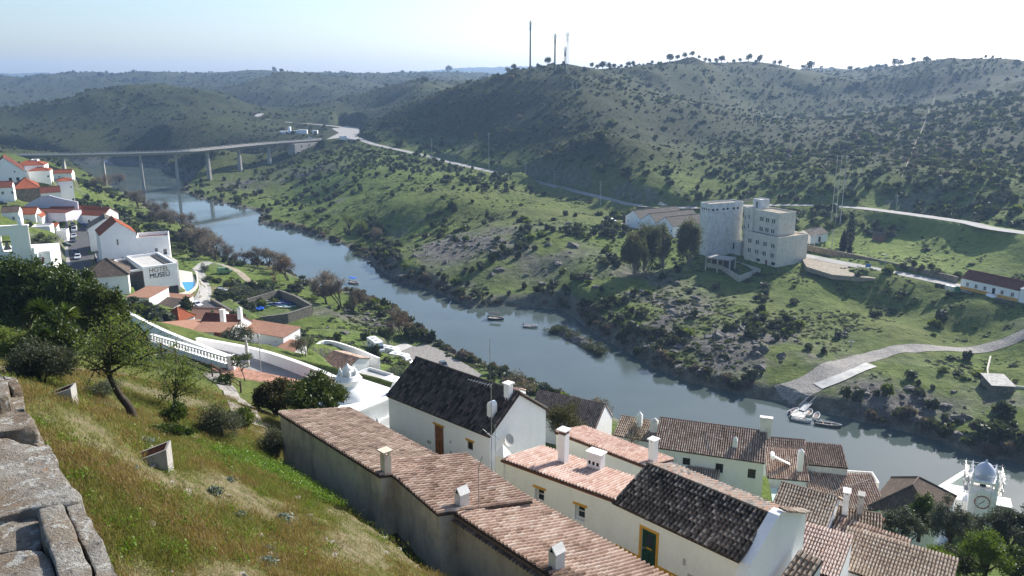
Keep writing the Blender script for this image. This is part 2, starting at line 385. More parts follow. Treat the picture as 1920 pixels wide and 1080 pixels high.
M_cobble = simple('cobbled_ramp', (.27, .25, .225), .9, var=.3, scale=2.2, bumps=.5)
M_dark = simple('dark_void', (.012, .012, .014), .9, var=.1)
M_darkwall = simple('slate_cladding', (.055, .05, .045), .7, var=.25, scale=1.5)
M_metal = simple('galvanised_metal', (.42, .43, .44), .45, .7, var=.12)
M_dmetal = simple('dark_iron', (.04, .04, .042), .5, .5, var=.15)
M_woodb = simple('brown_wood', (.25, .10, .035), .6, var=.25, scale=5)
M_woodd = simple('dark_wood', (.07, .045, .03), .7, var=.25, scale=5)
M_green = simple('green_paint', (.012, .06, .035), .45, var=.15)
M_rust = simple('rusty_frame', (.20, .07, .035), .8, var=.25, scale=6)
M_brick = simple('red_brown_frames', (.20, .10, .075), .8, var=.2, scale=4)
m, nt, b = newmat('window_glass'); M_glass = m
b.inputs['Base Color'].default_value = (.02, .025, .03, 1); b.inputs['Roughness'].default_value = .08; b.inputs['Specular IOR Level'].default_value = .6
def stonewall(name, c, scale=1.6):
    m, nt, b = newmat(name); P = worldpos(nt)
    vo = N(nt, 'ShaderNodeTexVoronoi', Scale=scale); vo.feature = 'F1'; nt.links.new(P, vo.inputs['Vector'])
    e = N(nt, 'ShaderNodeTexVoronoi', Scale=scale); e.feature = 'DISTANCE_TO_EDGE'; nt.links.new(P, e.inputs['Vector'])
    n = noise(nt, 7, 5, .7, P)
    cc = mix(nt, .55, ramp(nt, vo.outputs['Color'], [(.2, tuple(x*.55 for x in c)), (.8, tuple(min(1, x*1.35) for x in c))]), ramp(nt, n.outputs[0], [(.3, tuple(x*.5 for x in c)), (.7, tuple(x*1.3 for x in c))]))
    k = ramp(nt, e.outputs['Distance'], [(0, (0, 0, 0)), (.07, (1, 1, 1))])
    nt.links.new(mix(nt, k, tuple(x*.3 for x in c), cc), b.inputs['Base Color']); b.inputs['Roughness'].default_value = .95
    bump(nt, b, math_(nt, 'ADD', k, n.outputs[0]), .6, .06); return m
M_stone = stonewall('rubble_stone', (.17, .155, .125), 2.2)
M_stone2 = stonewall('brown_stone_wall', (.26, .21, .15), 1.4)
def tilemat(name, stops, ribs=None):
    """fired clay: colour from tile to tile; ribs = spacing in m for roofs too far off to show single tiles"""
    m, nt, b = newmat(name); P = worldpos(nt); O = objpos(nt)
    at = N(nt, 'ShaderNodeAttribute', attribute_name='tv'); oi = N(nt, 'ShaderNodeObjectInfo')
    big = noise(nt, .5, 4, .6, P); fine = noise(nt, 9, 5, .7, P)
    v = math_(nt, 'ADD', math_(nt, 'MULTIPLY', at.outputs['Fac'], .55), math_(nt, 'MULTIPLY', big.outputs[0], .45))
    v = math_(nt, 'ADD', v, math_(nt, 'MULTIPLY', math_(nt, 'SUBTRACT', fine.outputs[0], .5), .7))
    v = math_(nt, 'ADD', v, math_(nt, 'MULTIPLY', math_(nt, 'SUBTRACT', oi.outputs['Random'], .5), .5 if ribs is None else .12))
    if ribs:
        uv = N(nt, 'ShaderNodeUVMap'); sx = N(nt, 'ShaderNodeSeparateXYZ'); nt.links.new(uv.outputs[0], sx.inputs[0])
        wv = math_(nt, 'ABSOLUTE', math_(nt, 'SINE', math_(nt, 'MULTIPLY', sx.outputs[0], math.pi/ribs)))
        wy = math_(nt, 'FRACT', math_(nt, 'MULTIPLY', sx.outputs[1], 1/.4))
        wn = N(nt, 'ShaderNodeTexWhiteNoise'); wn.noise_dimensions = '2D'
        cmb = N(nt, 'ShaderNodeCombineXYZ')
        nt.links.new(math_(nt, 'FLOOR', math_(nt, 'MULTIPLY', sx.outputs[0], 1/ribs)), cmb.inputs[0]); nt.links.new(math_(nt, 'FLOOR', math_(nt, 'MULTIPLY', sx.outputs[1], 1/.4)), cmb.inputs[1])
        nt.links.new(cmb.outputs[0], wn.inputs['Vector'])
        v = math_(nt, 'ADD', v, math_(nt, 'MULTIPLY', math_(nt, 'SUBTRACT', wn.outputs[0], .5), .3))
    c = ramp(nt, v, stops)
    nt.links.new(c, b.inputs['Base Color']); b.inputs['Roughness'].default_value = .9; b.inputs['Specular IOR Level'].default_value = .15
    if ribs: bump(nt, b, math_(nt, 'ADD', wv, math_(nt, 'MULTIPLY', wy, .35)), 1.0, .09)
    else: bump(nt, b, fine.outputs[0], .3, .02)
    return m
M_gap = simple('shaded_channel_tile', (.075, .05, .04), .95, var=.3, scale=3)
T_DARK = tilemat('lichen_dark_tile', [(.12, (.03, .027, .024)), (.32, (.085, .076, .067)), (.48, (.20, .18, .158)), (.64, (.32, .285, .25)), (.80, (.36, .20, .13)), (.92, (.44, .40, .35))])
T_BLACK = tilemat('blackened_tile', [(.2, (.026, .023, .021)), (.42, (.062, .055, .049)), (.62, (.115, .10, .088)), (.85, (.20, .155, .125))])
T_BROWN = tilemat('old_brown_tile', [(.15, (.13, .095, .075)), (.4, (.25, .18, .138)), (.6, (.35, .255, .20)), (.8, (.44, .35, .285)), (.95, (.50, .45, .38))])
T_RED = tilemat('warm_red_tile', [(.15, (.14, .095, .07)), (.4, (.28, .185, .138)), (.6, (.39, .275, .21)), (.8, (.49, .385, .31)), (.95, (.50, .43, .35))])
T_SALM = tilemat('salmon_tile', [(.2, (.44, .27, .21)), (.5, (.56, .40, .33)), (.8, (.66, .53, .46))])
T_PALE = tilemat('bleached_tile', [(.15, (.22, .165, .12)), (.45, (.38, .29, .215)), (.7, (.47, .385, .30)), (.9, (.53, .47, .39))])
F_RED = tilemat('far_red_tile', [(.2, (.27, .075, .035)), (.5, (.40, .125, .055)), (.8, (.50, .20, .10))], .24)
F_DRED = tilemat('far_dark_red_tile', [(.2, (.13, .045, .03)), (.5, (.20, .068, .042)), (.8, (.29, .12, .075))], .24)
F_BROWN = tilemat('far_brown_tile', [(.2, (.10, .075, .06)), (.5, (.19, .145, .11)), (.8, (.29, .235, .19))], .24)
F_PALE = tilemat('far_salmon_tile', [(.2, (.38, .20, .13)), (.5, (.48, .27, .18)), (.8, (.54, .36, .26))], .24)
F_GREY = tilemat('far_grey_tile', [(.2, (.11, .10, .085)), (.5, (.17, .15, .125)), (.8, (.25, .225, .19))], .24)

# ================================================================== house builder
TILE = {}
def tile_mesh(mat, w=.205, L=.40, hgt=.085, key=None):
    k = (mat.name, w, L, hgt)
    if k in TILE: return TILE[k]
    out = []
    for s in range(3):
        mb = MB(); n = 5; rows = []
        r_ = random.Random(s)
        for (y, ww, lift) in ((0, w, .02), (L, w*.86, 0.0)):
            rows.append([((-.5+i/(n-1))*ww, y, lift+hgt*math.sin(math.pi*i/(n-1))**.8*(1 if y == 0 else .85)) for i in range(n)])
        mb.grid(rows)
        low = [(p[0]*.86, p[1], p[2]-.022) for p in rows[0]]
        mb.grid([low, rows[0]])
        out.append(mb.mesh('tile', mat))
    TILE[k] = out; return out
def tile_field(parent, c00, c10, c11, c01, mat, sp=.215, exp_=.34, singles=0, name='roof_tiles', hgt=.115, wob=.012, seed=1):
    """barrel tiles over the sloping quad eave-left, eave-right, top-right, top-left (parent's frame)"""
    c00, c10, c11, c01 = map(Vector, (c00, c10, c11, c01)); r_ = random.Random(seed)
    ex = (c10-c00); W = ex.length; up = ((c01-c00)+(c11-c10))*.5; Ln = up.length
    nx, ny = max(2, int(W/sp)), max(2, int(Ln/exp_))
    me3 = tile_mesh(mat, sp*.80, exp_*1.15, hgt)
    par = parent
    Mw = parent.matrix_world if parent else Matrix()
    cells = []
    for i in range(nx):
        for j in range(ny):
            s = (i+.5)/nx; t = j/ny
            p = (c00*(1-s)+c10*s)*(1-t) + (c01*(1-s)+c11*s)*t
            u = ((c01*(1-s)+c11*s)-(c00*(1-s)+c10*s)).normalized()
            x = ex.normalized(); x = (x-u*x.dot(u)).normalized(); z = x.cross(u)
            if z.z < 0: z = -z; x = -x
            a = r_.gauss(0, wob*2.0)
            x2 = x*math.cos(a)+u*math.sin(a); u2 = u*math.cos(a)-x*math.sin(a)
            p = p + z*(.02+r_.random()*wob-.05*math.sin(math.pi*s)*math.sin(math.pi*min(1, t+.1))*(1+.6*math.sin(s*9+seed))) + u*r_.gauss(0, wob)
            if r_.random() < .025: p = p-u*r_.uniform(.03, .1); a += r_.gauss(0, .12)
            M = Matrix(((x2.x, u2.x, z.x, p.x), (x2.y, u2.y, z.y, p.y), (x2.z, u2.z, z.z, p.z), (0, 0, 0, 1)))
            cells.append(((ROOTM(parent) @ p - Vector((0, 0, CAM_H))).length, M))
    cells.sort(key=lambda c: c[0])
    for d, M in cells[:singles]:
        obj('tile', me3[r_.randrange(3)], parent, M)
    mb = MB(); tv = []
    src = me3[0]; sv = [v.co.copy() for v in src.vertices]; sf = [tuple(p.vertices) for p in src.polygons]
    for d, M in cells[singles:]:
        i = len(mb.v); mb.v += [tuple(M @ v) for v in sv]; mb.f += [tuple(i+k for k in f) for f in sf]; mb.m += [0]*len(sf)
        tv += [min(1, max(0, r_.gauss(.5, .23)))]*len(sv)
    if mb.v:
        o = mb.build(name, mat, parent); o['kind'] = 'stuff'
        a = o.data.attributes.new('tv', 'FLOAT', 'POINT'); a.data.foreach_set('value', tv)
    return cells
def ROOTM(o):
    M = Matrix()
    while o is not None: M = o.matrix_basis @ M; o = o.parent
    return M
def slab(parent, name, c00, c10, c11, c01, th, mat, uv=True):
    c = [Vector(p) for p in (c00, c10, c11, c01)]; n = (c[1]-c[0]).cross(c[3]-c[0]).normalized()
    if n.z < 0: n = -n
    mb = MB(); mb.face(c)
    lo = [p-n*th for p in c]; mb.face(list(reversed(lo)))
    for i in range(4):
        j = (i+1) % 4; mb.face([c[j], c[i], lo[i], lo[j]])
    me = mb.mesh(name, mat)
    ul = me.uv_layers.new(name='UVMap'); e = (c[1]-c[0]).normalized(); u = (c[3]-c[0]); u = (u-e*u.dot(e)).normalized()
    for p in me.polygons:
        for li in p.loop_indices:
            v = me.vertices[me.loops[li].vertex_index].co-c[0]; ul.data[li].uv = (v.dot(e), v.dot(u))
    return obj(name, me, parent)
def tri_roof(parent, name, pts, th, mat):
    c = [Vector(p) for p in pts]; n = (c[1]-c[0]).cross(c[2]-c[0]).normalized()
    if n.z < 0: n = -n
    mb = MB(); mb.face(c); lo = [p-n*th for p in c]; mb.face(list(reversed(lo)))
    for i in range(len(c)):
        j = (i+1) % len(c); mb.face([c[j], c[i], lo[i], lo[j]])
    me = mb.mesh(name, mat); ul = me.uv_layers.new(name='UVMap'); e = (c[1]-c[0]).normalized(); u = n.cross(e)
    for p in me.polygons:
        for li in p.loop_indices:
            v = me.vertices[me.loops[li].vertex_index].co-c[0]; ul.data[li].uv = (v.dot(e), abs(v.dot(u)))
    return obj(name, me, parent)
def face_M(face, L, D):
    # local frame on a wall: x along it seen from outside, y inwards, z up
    if face == 'f': return Matrix.Translation((0, 0, 0))
    if face == 'r': return Matrix.Translation((L, 0, 0)) @ Matrix.Rotation(math.pi/2, 4, 'Z')
    if face == 'b': return Matrix.Translation((L, D, 0)) @ Matrix.Rotation(math.pi, 4, 'Z')
    if face == 'l': return Matrix.Translation((0, D, 0)) @ Matrix.Rotation(-math.pi/2, 4, 'Z')
def wall_face(mb, M, W, z0, ztop, ops, deep=.18):
    """one wall with openings (x, z, w, h); ztop: function x -> height, piecewise linear with knots"""
    knots = ztop if isinstance(ztop, list) else [(0, ztop), (W, ztop)]
    zmin = min(k[1] for k in knots)
    def top(x):
        for (a, za), (b_, zb) in zip(knots[:-1], knots[1:]):
            if a-1e-6 <= x <= b_+1e-6: return za+(zb-za)*(x-a)/max(1e-6, b_-a)
        return knots[-1][1]
    xs = sorted(set([0, W] + [k[0] for k in knots] + [v for o in ops for v in (o[0], o[0]+o[2])]))
    zs = sorted(set([z0, zmin] + [v for o in ops for v in (o[1], o[1]+o[3])]))
    for xa, xb in zip(xs[:-1], xs[1:]):
        for za, zb in zip(zs[:-1], zs[1:]):
            xm, zm = (xa+xb)/2, (za+zb)/2
            if zb > zmin+1e-6: continue
            if any(o[0] < xm < o[0]+o[2] and o[1] < zm < o[1]+o[3] for o in ops): continue
            mb.face([M @ Vector(p) for p in ((xa, 0, za), (xb, 0, za), (xb, 0, zb), (xa, 0, zb))])
        ta, tb = top(xa), top(xb)
        if ta > zmin+1e-6 or tb > zmin+1e-6:
            pts = [(xa, 0, zmin), (xb, 0, zmin)] + ([(xb, 0, tb)] if tb > zmin+1e-6 else []) + ([(xa, 0, ta)] if ta > zmin+1e-6 else [])
            mb.face([M @ Vector(p) for p in pts])
    for x, z, w, h in ops:
        a, b_, c_, d_ = (x, z), (x+w, z), (x+w, z+h), (x, z+h)
        for p, q_ in ((a, b_), (b_, c_), (c_, d_), (d_, a)):
            mb.face([M @ Vector(v) for v in ((p[0], 0, p[1]), (p[0], deep, p[1]), (q_[0], deep, q_[1]), (q_[0], 0, q_[1]))])
def window(parent, M, x, z, w, h, deep=.18, frame=None, pane=None, bars=(1, 1), sill=None, lintel=None, shutter=None):
    fr = frame or M_white; t = min(.07, w*.1)
    mb = MB(); y0, y1 = deep-.06, deep-.005
    for bx in ((x, x+t, z, z+h), (x+w-t, x+w, z, z+h), (x+t, x+w-t, z, z+t), (x+t, x+w-t, z+h-t, z+h)):
        mb.box(bx[0], bx[1], y0, y1, bx[2], bx[3], M)
    for k in range(1, bars[0]+1):
        xx = x+w*k/(bars[0]+1); mb.box(xx-t*.35, xx+t*.35, y0+.01, y1-.002, z+t, z+h-t, M)
    for k in range(1, bars[1]+1):
        zz = z+h*k/(bars[1]+1); mb.box(x+t, x+w-t, y0+.014, y1-.004, zz-t*.3, zz+t*.3, M)
    wo_ = mb.build('window', fr, parent)
    p = MB(); p.face([M @ Vector(v) for v in ((x, deep, z), (x+w, deep, z), (x+w, deep, z+h), (x, deep, z+h))]); p.build('pane', pane or M_glass, wo_)
    if sill:
        s = MB(); s.box(x-.06, x+w+.06, -.08, deep-.06, z-.09, z, M); s.build('sill', sill, wo_)
    if lintel:
        s = MB(); s.box(x-.12, x+w+.12, -.03, .0, z+h, z+h+.14, M); s.build('lintel', lintel, wo_)
    return wo_
def door(parent, M, x, z, w, h, mat, deep=.14, trim=None, tw=.14, glass=None, handle=True):
    mb = MB(); mb.box(x, x+w, deep-.05, deep, z, z+h, M)
    d = mb.build('door', mat, parent)
    p = MB()
    for zz0, zz1 in ((.08, .42), (.5, .93)) if not glass else ((.08, .42),):
        for xx0, xx1 in ((.1, .46), (.54, .9)):
            p.box(x+w*xx0, x+w*xx1, deep-.075, deep-.05, z+h*zz0, z+h*zz1, M)
    p.build('door_panel', mat, d)
    if glass:
        g = MB(); g.box(x+w*.26, x+w*.74, deep-.07, deep-.05, z+h*.60, z+h*.9, M); g.build('pane', glass, d)
    if handle:
        g = MB(); g.box(x+w*.06, x+w*.2, deep-.11, deep-.05, z+h*.49, z+h*.51, M); g.build('handle', M_metal, d)
    if trim:
        t = MB()
        t.box(x-tw, x, -.02, .02, z, z+h+tw, M); t.box(x+w, x+w+tw, -.02, .02, z, z+h+tw, M); t.box(x, x+w, -.02, .02, z+h, z+h+tw, M)
        t.build('door_surround', trim, parent)
    return d
def chimney(parent, x, y, z0, z1, w=.5, d=.45, mat=None, cap='slab', name='chimney'):
    mat = mat or M_white; mb = MB(); mb.box(x-w/2, x+w/2, y-d/2, y+d/2, z0, z1)
    c = mb.build(name, mat, parent)
    t = MB()
    if cap == 'slab':
        for sx in (-1, 1):
            for sy in (-1, 1): t.box(x+sx*(w/2-.06)-.05, x+sx*(w/2-.06)+.05, y+sy*(d/2-.06)-.05, y+sy*(d/2-.06)+.05, z1, z1+.16)
        t.box(x-w/2-.08, x+w/2+.08, y-d/2-.08, y+d/2+.08, z1+.16, z1+.24); t.build('cap', mat, c)
    elif cap == 'brick':
        t.box(x-w/2+.04, x+w/2-.04, y-d/2+.04, y+d/2-.04, z1, z1+.02); 
        k = 4
        for i in range(k):
            for yy in (y-d/2+.02, y+d/2-.08): t.box(x-w/2+.02+i*(w-.1)/(k-1), x-w/2+.1+i*(w-.1)/(k-1), yy, yy+.06, z1+.02, z1+.22)
        t.build('brick_grille', M_brick, c)
        t = MB(); t.prism([(x-w/2-.08, y-d/2-.08), (x+w/2+.08, y-d/2-.08), (x+w/2+.08, y+d/2+.08), (x-w/2-.08, y+d/2+.08)], z1+.22, z1+.29); t.build('cap', mat, c)
    elif cap == 'gable':          # little pitched hood with a triangular vent
        t.prism([(x-w/2, y-d/2), (x+w/2, y-d/2), (x+w/2, y+d/2), (x-w/2, y+d/2)], z1, z1+.22)
        i = len(t.v)
        t.v += [(x-w/2-.04, y-d/2-.03, z1+.22), (x+w/2+.04, y-d/2-.03, z1+.22), (x+w/2+.04, y+d/2+.03, z1+.22), (x-w/2-.04, y+d/2+.03, z1+.22), (x, y-d/2-.03, z1+.5), (x, y+d/2+.03, z1+.5)]
        for f in ((0, 1, 4), (2, 3, 5), (1, 2, 5, 4), (3, 0, 4, 5), (3, 2, 1, 0)): t.f.append(tuple(i+k for k in f)); t.m.append(0)
        t.build('cap', mat, c)
        v = MB()
        for yy, s in ((y-d/2-.034, 1), (y+d/2+.034, -1)): v.face([(x-.09*s, yy, z1+.25), (x+.09*s, yy, z1+.25), (x, yy, z1+.42)])
        v.build('vent', M_dark, c)
    elif cap == 'pot':
        t.lathe([(w*.5, 0), (w*.55, .1), (w*.3, .22), (w*.34, .3), (w*.1, .42), (0.02, .5)], 8, (x, y, z1)); t.build('cap', mat, c, True)
    elif cap == 'round':
        n = 8; rows = [[(x+(w/2)*math.cos(math.pi*k/n), yy, z1+(w/2)*math.sin(math.pi*k/n)) for k in range(n+1)] for yy in (y-d/2, y+d/2)]
        t.grid(rows); t.face(list(reversed(rows[0]))); t.face(rows[1]); t.build('cap', mat, c)
    return c
def house(name, label, A, L, D, yaw, zb, h, roof, wall=None, cat='house', tile=None, wins=(), doors=(), over=.22, group=None,
          tiles=None, singles=0, sp=.215, exp_=.34, wmat=None, base=None, base_h=.8, sunk=3.0, sills=None, deep=.18, bars=(1, 2), thick=.1, seed=1, pads=True):
    """A: front left corner in plan (xy); yaw of the front wall; zb ground height; h: front eave height above it.
    roof: ('gable', back_eave, ridge_pos(0..1), ridge_h) ridge along the front; ('gabley', ridge_h); ('shed', back_h); ('hip', ridge_h, inset); ('flat', parapet)"""
    wall = wall or M_white; tile = tile or F_RED
    ca, sa = math.cos(yaw), math.sin(yaw)
    if pads: PADS.append(([(A[0]+ca*x-sa*y, A[1]+sa*x+ca*y) for x, y in ((-.3, -.3), (L+.3, -.3), (L+.3, D+.3), (-.3, D+.3))], zb+.02, 1.6))
    t = thing(name, label, cat, (A[0], A[1], zb), yaw, group)
    k = roof[0]; ops = {'f': [], 'r': [], 'b': [], 'l': []}
    for w in wins: ops[w[0]].append(tuple(w[1:5]))
    for d_ in doors: ops[d_[0]].append(tuple(d_[1:5]))
    mb = MB(); z0 = -sunk
    if k == 'gable':
        bh, rp, rh = roof[1:4]; ry = D*rp
        tops = {'f': h, 'b': bh, 'r': [(0, h), (ry, rh), (D, bh)], 'l': [(0, bh), (D-ry, rh), (D, h)]}
    elif k == 'gabley': tops = {'f': [(0, h), (L/2, roof[1]), (L, h)], 'b': [(0, h), (L/2, roof[1]), (L, h)], 'r': h, 'l': h}
    elif k == 'shed': tops = {'f': h, 'b': roof[1], 'r': [(0, h), (D, roof[1])], 'l': [(0, roof[1]), (D, h)]}
    elif k == 'hip': tops = {f: h for f in 'frbl'}
    else: tops = {f: h+roof[1] for f in 'frbl'}
    for f in 'frbl': wall_face(mb, face_M(f, L, D), L if f in 'fb' else D, z0, tops[f], ops[f], deep)
    mb.build('wall', wall, t)
    for w in wins:
        window(t, face_M(w[0], L, D), *w[1:5], deep=deep, frame=(w[5] if len(w) > 5 else wmat), sill=sills, bars=bars, lintel=(w[6] if len(w) > 6 else None))
    for d_ in doors:
        door(t, face_M(d_[0], L, D), *d_[1:5], mat=(d_[5] if len(d_) > 5 else M_woodd), trim=(d_[6] if len(d_) > 6 else None), deep=deep*.8, glass=(d_[7] if len(d_) > 7 else None))
    if base:
        bb = MB()
        for f in base[1]:
            W = L if f in 'fb' else D; M = face_M(f, L, D); cuts = sorted([(o[0]-.14, o[0]+o[2]+.14) for o in ops[f] if o[1] < base_h]); x = 0
            for a_, c_ in cuts + [(W, W)]:
                if a_ > x: bb.box(x, a_, -.02, .02, z0, base_h, M)
                x = max(x, c_)
        bb.build('painted_base', base[0], t)
    o = over
    def plane(nm, c00, c10, c11, c01, seed_=1, n=0):
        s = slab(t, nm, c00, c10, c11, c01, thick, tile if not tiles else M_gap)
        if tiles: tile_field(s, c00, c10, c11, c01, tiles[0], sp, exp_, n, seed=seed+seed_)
        return s
    if k == 'gable':
        sf = (rh-h)/max(ry, .01); sb = (rh-bh)/max(D-ry, .01); e = .03
        plane('roof', (-o*.6, -o, h-o*sf+e), (L+o*.6, -o, h-o*sf+e), (L+o*.6, ry, rh+e), (-o*.6, ry, rh+e), 1, singles)
        plane('roof', (L+o*.6, D+o, bh-o*sb+e), (-o*.6, D+o, bh-o*sb+e), (-o*.6, ry, rh+e), (L+o*.6, ry, rh+e), 2)
        rb = MB(); rb.tube([(-o*.6, ry, rh+.07), (L*.5, ry, rh+.06), (L+o*.6, ry, rh+.07)], .1 if tiles else .13, 8); rb.build('ridge_cap', tiles[0] if tiles else tile, t)
    elif k == 'gabley':
        s_ = (roof[1]-h)/(L/2); e = .03; rh = roof[1]
        plane('roof', (-o, D+o*.6, h-o*s_+e), (-o, -o*.6, h-o*s_+e), (L/2, -o*.6, rh+e), (L/2, D+o*.6, rh+e), 1, singles)
        plane('roof', (L+o, -o*.6, h-o*s_+e), (L+o, D+o*.6, h-o*s_+e), (L/2, D+o*.6, rh+e), (L/2, -o*.6, rh+e), 2)
        rb = MB(); rb.tube([(L/2, -o*.6, rh+.07), (L/2, D+o*.6, rh+.07)], .13, 8); rb.build('ridge_cap', tiles[0] if tiles else tile, t)
    elif k == 'shed':
        bh = roof[1]; s_ = (bh-h)/D
        if bh >= h: plane('roof', (-o*.6, -o, h-o*s_+.03), (L+o*.6, -o, h-o*s_+.03), (L+o*.6, D+o, bh+o*s_+.03), (-o*.6, D+o, bh+o*s_+.03), 1, singles)
        else: plane('roof', (L+o*.6, D+o, bh+o*s_+.03), (-o*.6, D+o, bh+o*s_+.03), (-o*.6, -o, h-o*s_+.03), (L+o*.6, -o, h-o*s_+.03), 1, singles)
    elif k == 'hip':
        rh, ins = roof[1], roof[2]; e = h+.04
        c = [(-o, -o, e), (L+o, -o, e), (L+o, D+o, e), (-o, D+o, e)]
        if L >= D: r0, r1 = (ins, D/2, rh), (L-ins, D/2, rh)
        else: r0, r1 = (L/2, ins, rh), (L/2, D-ins, rh)
        tm = tile
        if L >= D:
            tri_roof(t, 'roof', [c[0], c[1], r1, r0], thick, tm); tri_roof(t, 'roof', [c[2], c[3], r0, r1], thick, tm)
            tri_roof(t, 'roof', [c[1], c[2], r1], thick, tm); tri_roof(t, 'roof', [c[3], c[0], r0], thick, tm); hp = [(c[0], r0), (c[1], r1), (c[2], r1), (c[3], r0), (r0, r1)]
        else:
            tri_roof(t, 'roof', [c[1], c[2], r1, r0], thick, tm); tri_roof(t, 'roof', [c[3], c[0], r0, r1], thick, tm)
            tri_roof(t, 'roof', [c[0], c[1], r0], thick, tm); tri_roof(t, 'roof', [c[2], c[3], r1], thick, tm); hp = [(c[0], r0), (c[1], r0), (c[2], r1), (c[3], r1), (r0, r1)]
        rb = MB()
        for a_, c_ in hp:
            if (Vector(a_)-Vector(c_)).length > .1: rb.tube([Vector(a_)+Vector((0, 0, .05)), Vector(c_)+Vector((0, 0, .07))], .11, 6)
        rb.build('ridge_cap', tile, t)
    elif k == 'flat':
        mb = MB(); mb.box(.12, L-.12, .12, D-.12, h-.1, h); mb.build('roof', roof[2] if len(roof) > 2 else M_concL, t)
        q_ = MB()
        for bx in ((-.04, L+.04, -.04, .16), (-.04, L+.04, D-.16, D+.04), (-.04, .16, .16, D-.16), (L-.16, L+.04, .16, D-.16)): q_.box(bx[0], bx[1], bx[2], bx[3], h+roof[1], h+roof[1]+.08)
        q_.build('parapet', wall, t)
        q_ = MB()
        for bx in ((.0, L, .003, .14), (.0, L, D-.14, D-.003), (.003, .14, .14, D-.14), (L-.14, L-.003, .14, D-.14)): q_.box(bx[0], bx[1], bx[2], bx[3], h-.1, h+roof[1])
        q_.build('parapet', wall, t)
    return t
def AB(A, B, z):               # front corner, length and yaw from two points seen on the eave at height z
    a, b_ = PZ(*A, z), PZ(*B, z); e = b_-a
    return (a.x, a.y), math.hypot(e.x, e.y), math.atan2(e.y, e.x)
# ================================================================== houses below the castle slope
def at_x(A, yaw, x, y=0):        # plan point in a house frame
    return (A[0]+math.cos(yaw)*x-math.sin(yaw)*y, A[1]+math.sin(yaw)*x+math.cos(yaw)*y)
# long rear-walled range: three roofs that fall away towards the lane
zE = Zn(60.6); A, L, yaw = AB((525,775),(715,893), zE)
N1 = house('terraced_house', 'old house with weathered rear wall and brown tile roof above the grass slope', A, L, 4.0, yaw, zE-2.7, 2.7, ('shed', 1.75), M_greyw, tiles=(T_BROWN, T_BROWN), sp=.2, exp_=.36, sunk=5, over=.1, seed=3)
chimney(N1, L-.15, .35, 2.4, 3.55, .34, .34, M_greyw, 'slab')
zE = Zn(60.45); A, L, yaw = AB((712,868),(824,964), zE)
N2 = house('terraced_house', 'middle house of the rear walled row with red brown barrel tiles', A, L, 4.5, yaw, zE-2.8, 2.8, ('shed', 1.9), M_greyw, tiles=(T_RED, T_BROWN), sp=.215, exp_=.34, sunk=5, over=.1, seed=5)
zE = Zn(60.25); A, L, yaw = AB((828,945),(1050,1090), zE); L = 13.5
N3 = house('terraced_house', 'long house with serrated tile cornice along its cream rear wall', A, L, 4.35, yaw, zE-2.9, 2.9, ('shed', 1.75), M_greyw, tiles=(T_RED, T_BROWN), singles=300, sp=.22, exp_=.34, sunk=5, over=.08, seed=8)
cm = tile_mesh(T_BROWN, .2, .3, .09)
for k in range(int(L/.2)):
    for row, (yy, zz, ln) in enumerate(((-.12, 2.62, 0),)):
        obj('tile', cm[k % 3], N3, Matrix.Translation((k*.2+.1, yy-.12, zz)) @ Matrix.Rotation(R(8), 4, 'X'))
mb = MB(); mb.box(0, L, -.1, .003, 2.73, 2.86); mb.build('cornice', T_BROWN, N3)
chimney(N3, .75, .5, 2.4, 3.35, .38, .46, M_white2, 'gable'); chimney(N3, 6.35, .5, 2.4, 3.35, .38, .46, M_white2, 'gable')
# thin aerial pole against the long rear wall
p0 = GROUND(899, 1066); mb = MB(); mb.tube([p0, p0+Vector((0, 0, 4.6)), p0+Vector((.18, .0, 5.2))], .018, 6)
t_ = thing('aerial_pole', 'thin metal aerial pole standing before the long cream rear wall', 'pole', (0, 0, 0)); mb.build('pole', M_metal, t_)
mb = MB(); mb.box(p0.x-.12, p0.x+.12, p0.y-.12, p0.y+.12, p0.z-.3, p0.z+.05); mb.build('footing', M_conc, t_)

# white house with the wooden door
zE = Zn(57.3); A, L, yaw = AB((728,740),(918,816), zE); zb = zE-2.85
W = house('white_house', 'white house with varnished wooden door and blackened tile roof', A, L, 5.2, yaw, zb, 2.85, ('gable', 2.9, .5, 4.75), M_white, tiles=(T_BLACK, T_BLACK), sp=.21, exp_=.33, sunk=4, over=.14, seed=11,
          wins=[('f', 7.55, 1.35, .5, .55, M_woodd, M_yellow)], doors=[('f', 4.55, .05, .86, 2.05, M_woodb)], deep=.16)
mb = MB(); mb.box(4.45, 5.5, -.04, .0, 2.1, 2.22); mb.build('lintel', M_yellow, W)
mb = MB(); mb.box(3.85, 4.2, -.02, .004, .55, .78); mb.box(6.0, 6.12, -.03, .004, 1.25, 1.42); mb.box(6.0, 6.16, -.03, .004, .5, .72); mb.build('meter_cover', M_concL, W)
chimney(W, L-.75, 1.0, 3.2, 4.3, .42, .45, M_white, 'round'); chimney(W, L-.5, 2.2, 3.9, 5.2, .4, .4, M_white, 'slab')
fr = face_M('r', L, 5.2); mb = MB()
for k in range(5):
    pass
mb.lathe([(.02, 0), (.18, .015), (.3, .05), (.38, .10)], 16); dsh = mb.build('satellite_dish', M_concL, W, True, fr @ Matrix.Translation((1.25, -.35, 2.2)) @ Matrix.Rotation(R(70), 4, 'X'))
mb = MB(); mb.tube([(0, 0, 0), (0, 0, .35)], .02, 6); mb.build('bracket', M_metal, dsh, False, Matrix.Rotation(math.pi, 4, 'X'))
